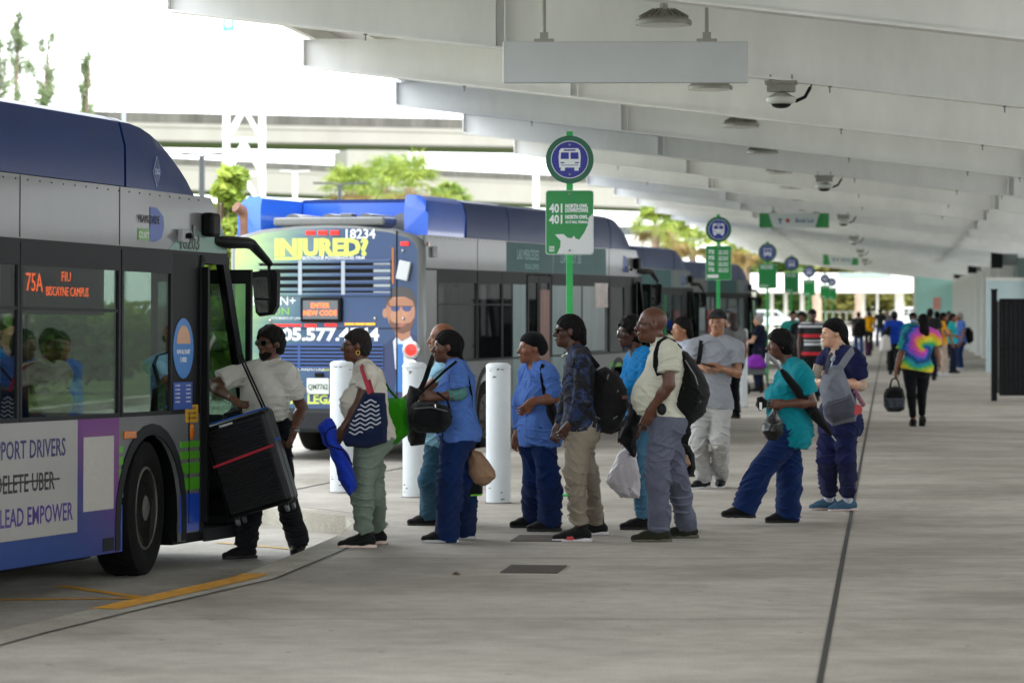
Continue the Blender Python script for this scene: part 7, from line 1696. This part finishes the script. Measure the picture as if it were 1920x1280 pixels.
# teal tunic woman: umbrella, black bag, pouch
pA, pB = P(1452, 676, 26.02), P(1567, 826, 26.35); d = pB - pA
o = thing('umbrella', 'long folded black umbrella tucked under the arm of the woman in teal', 'umbrella', pA)
m = MB(); m.tube([d * .1, d * .16, d * .3, d * .5, d * .68, d * .82, d * .93], [.012, .028, .036, .046, .05, .03, .012], 10); m.build('folded_canopy', M_nyl, o, True)
m = MB(); m.tube([d * .9, d * 1.0], .006, 6); m.build('tip', M_galv, o); m = MB(); m.tube([d * -.05 + Vector((-.02, 0, .0)), d * .0, d * .1], [.022, .02, .015], 8); m.tube([d * -.05 + Vector((-.03, -.01, .03)), d * -.06 + Vector((-.03, -.01, -.06))], .018, 8); m.build('handle', mat('grey_handle', '#7b7d80', .4), o, True)
m = MB(); m.tube([d * .58 + Vector((.05, -.02, .02)), d * .6 + Vector((-.02, -.06, -.05))], .008, 5); m.build('tie_band', M_nyl, o)
o, b = bag('plastic_bag', 'small black plastic bag in the hands of the woman in teal', 'bag', Z7([(335, 565), (350, 575), (380, 640), (386, 700), (352, 737), (302, 737), (274, 692), (285, 640), (322, 595)]), 26.03, .07, mat('black_film', '#0e0e10', .3, var=.3), wr=.008, seed=18)
o, b = bag('pouch', 'tiny black and white pouch in the raised hand of the woman in teal', 'pouch', Z7([(248, 515), (275, 508), (300, 535), (295, 560), (265, 585), (246, 560)]), 26.05, .03, M_nyl, h=.006, wd=.02, wr=.002); mb = MB(); mb.box(P(Z7([(268, 560)])[0][0], Z7([(268, 560)])[0][1], 26.0) - Vector(b), (.02, .02, .06)); mb.build('white_tag', M_prw, o)
# navy scrubs woman: backpack in front, notebook
M_gp = fabric('grey_melange', '#72757f', .12); M_gp2 = fabric('dark_grey_melange', '#4c4d57', .1)
o, b = bag('backpack', 'two-tone grey backpack worn on the chest of woman in navy scrubs', 'backpack', Z7([(590, 545), (574, 455), (590, 395), (640, 345), (690, 350), (718, 420), (748, 500), (776, 570), (762, 634), (640, 664), (602, 620)]), 27.38, .12, M_gp, wr=.008, wd=.07, seed=19)
sdf_obj('front_pocket', [('u', pillow_ops(Z7([(592, 560), (620, 535), (735, 505), (768, 560), (760, 615), (640, 648), (602, 612)]), 27.28, .07, .05), 0)], .008, M_gp2, o, b, .004)
strap(o, b, [(x, y, dz) for (x, y), dz in zip(Z7([(655, 380), (690, 350), (720, 305), (745, 272), (765, 262)]), (0, -.02, .1, .26, .42))], 27.3, .06, M_gp, 'shoulder_strap'); strap(o, b, [(x, y, dz) for (x, y), dz in zip(Z7([(610, 390), (615, 345), (625, 305), (640, 285)]), (0, .05, .16, .3))], 27.3, .03, M_gp2, 'shoulder_strap')
cord(o, b, [(x, y, -.06) for x, y in Z7([(600, 565), (660, 540), (735, 512)])], 27.28, .005, M_zip, 'zip')
mb = MB(); mb.lathe([(.045, 0), (.045, .02)], 16, P(Z7([(770, 578)])[0][0], Z7([(770, 578)])[0][1], 27.26) - Vector(b), Matrix.Rotation(R(90), 3, 'X')); mb.build('red_charm', mat('red_charm', '#b01c24', .4), o)
mb = MB()
for k in range(5): mb.ball(P(1604 + 3.5 * k, 734 + 6 * k, 27.3) - Vector(b), .022, None, 8, 6)
mb.build('key_charms', fabric('pink_print', '#8f5f72', .5, vscale=60), o)
o = thing('notebook', 'small beige notebook held up by the woman in navy scrubs', 'notebook', P(1532, 696, 27.42), (R(8), R(12), R(30))); m = MB(); m.box((0, 0, 0), (.09, .022, .12), bev=.004); m.build('cover', mat('beige_card', '#a8937f', .7), o); m = MB(); m.box((0, -.0125, 0), (.07, .002, .1)); m.build('page_block', mat('paper', '#b9ab9c', .8), o)
q = QUEUE['scrubs']; mb = MB(); mb.tube([q['nk'] + Vector(p) - q['bz'] for p in ((-.05, -.06, .0), (-.06, -.13, -.06), (-.09, -.17, -.13), (-.1, -.18, -.17))], .006, 5); mb.ball(q['nk'] + Vector((-.075, -.165, -.07)) - q['bz'], (.022, .01, .022)); mb.build('badge_lanyard', mat('pale_lanyard', '#a9b3c4', .5), q['o'], True)
mb = MB()
for p in ((.02, .03, .075), (.035, .02, .065), (.03, .045, .06)): mb.ball(q['H'](-.055 + p[0], p[1] + .02, p[2] + .01) - q['bz'], .007, None, 6, 5)
mb.build('scarf_pattern', mat('pink_motif', '#b98aa0', .8), q['o'])
# far carried things
o, b = bag('lunch_bag', 'black lunch bag with colourful print in the hand of tie-dye woman', 'bag', Z8([(1000, 885), (1060, 868), (1110, 880), (1128, 940), (1122, 1020), (1090, 1038), (1010, 1035), (988, 1000), (984, 925)]), 47.9, .12, M_nyl, h=.014, wd=.05)
cord(o, b, [(x, y) for x, y in Z8([(1025, 880), (1038, 825), (1060, 812), (1080, 830), (1092, 880)])], 47.9, .014, M_nyl, 'handle')
sdf_obj('print_panel', [('u', pillow_ops(Z8([(990, 945), (1122, 945), (1118, 1018), (1010, 1028), (992, 1000)]), 47.8, .08, .04), 0)], .014, fabric('flower_print', '#3d4048', .8, vscale=26), o, b)
W0 = Vector((px_at(1416, 67.2), 67.2, 0)); o = thing('walker', 'black wheeled walker with seat pushed by the grey-haired person', 'walker', W0, (0, 0, R(15)), None); m = MB()
for sx in (-.22, .22):
    m.tube([(sx, -.25, .1), (sx, .05, .55), (sx, .28, .92), (sx, .38, .95)], .016, 6); m.tube([(sx, .3, .1), (sx, .05, .55)], .016, 6)
m.tube([(-.22, .05, .55), (.22, .05, .55)], .016, 6); m.tube([(-.22, .28, .9), (.22, .28, .9)], .012, 6); m.build('tube_frame', M_dk, o, True)
m = MB(); m.box((0, .05, .5), (.42, .3, .2), bev=.03); m.build('seat_basket', mat('grey_basket', '#56585c', .7), o)
for sx in (-.24, .24):
    for y in (-.25, .3): m = MB(); m.lathe([(.03, -.015), (.1, -.015), (.105, 0), (.1, .015), (.03, .015)], 16, (sx, y, .105), Matrix.Rotation(R(90), 3, 'Y')); m.build('wheel', M_rub, o, True)
o, b = bag('bag', 'purple bag lying on the seat of the wheeled walker', 'bag', [(1399, 690), (1402, 672), (1412, 664), (1426, 666), (1437, 678), (1437, 689), (1420, 692)], 67.1, .14, fabric('purple_fabric', '#7a2f9c', .12), h=.016)
o, b = bag('backpack', 'black backpack with round print on man in jeans walking away', 'backpack', [(1597, 620), (1602, 604), (1612, 601), (1622, 606), (1625, 628), (1612, 633), (1599, 630)], 119.72, .14, M_nyl, h=.022)
o, b = bag('suitcase', 'tiny dark suitcase rolling beside the man in jeans', 'suitcase', [(1621, 643), (1629, 640), (1634, 645), (1634, 667), (1622, 667)], 119.6, .12, fabric('plum_nylon', '#3a2337', .2), h=.022, wd=.06); cord(o, b, [(1627, 642), (1626, 630)], 119.6, .02, M_dk, 'pull_handle')
o, b = bag('shopping_bag', 'white tote hanging from shoulder of the woman in royal blue', 'bag', [(1652, 633), (1660, 627), (1668, 632), (1671, 655), (1660, 661), (1649, 658)], 86.6, .1, mat('white_cotton', '#b5b3b0', .8), h=.018); cord(o, b, [(1655, 634), (1662, 616), (1667, 633)], 86.6, .018, M_nyl, 'handle')
o, b = bag('handbag', 'slouchy dark bag above the white tote of royal blue woman', 'bag', [(1653, 625), (1664, 612), (1671, 610), (1670, 626), (1660, 632)], 86.75, .08, M_nyl, h=.018)
o, b = bag('backpack', 'black backpack on the grey-haired man in blue shirt by the wall', 'backpack', [(1809, 616), (1817, 612), (1825, 622), (1826, 638), (1818, 645), (1809, 640)], 92, .14, M_nyl, h=.018)
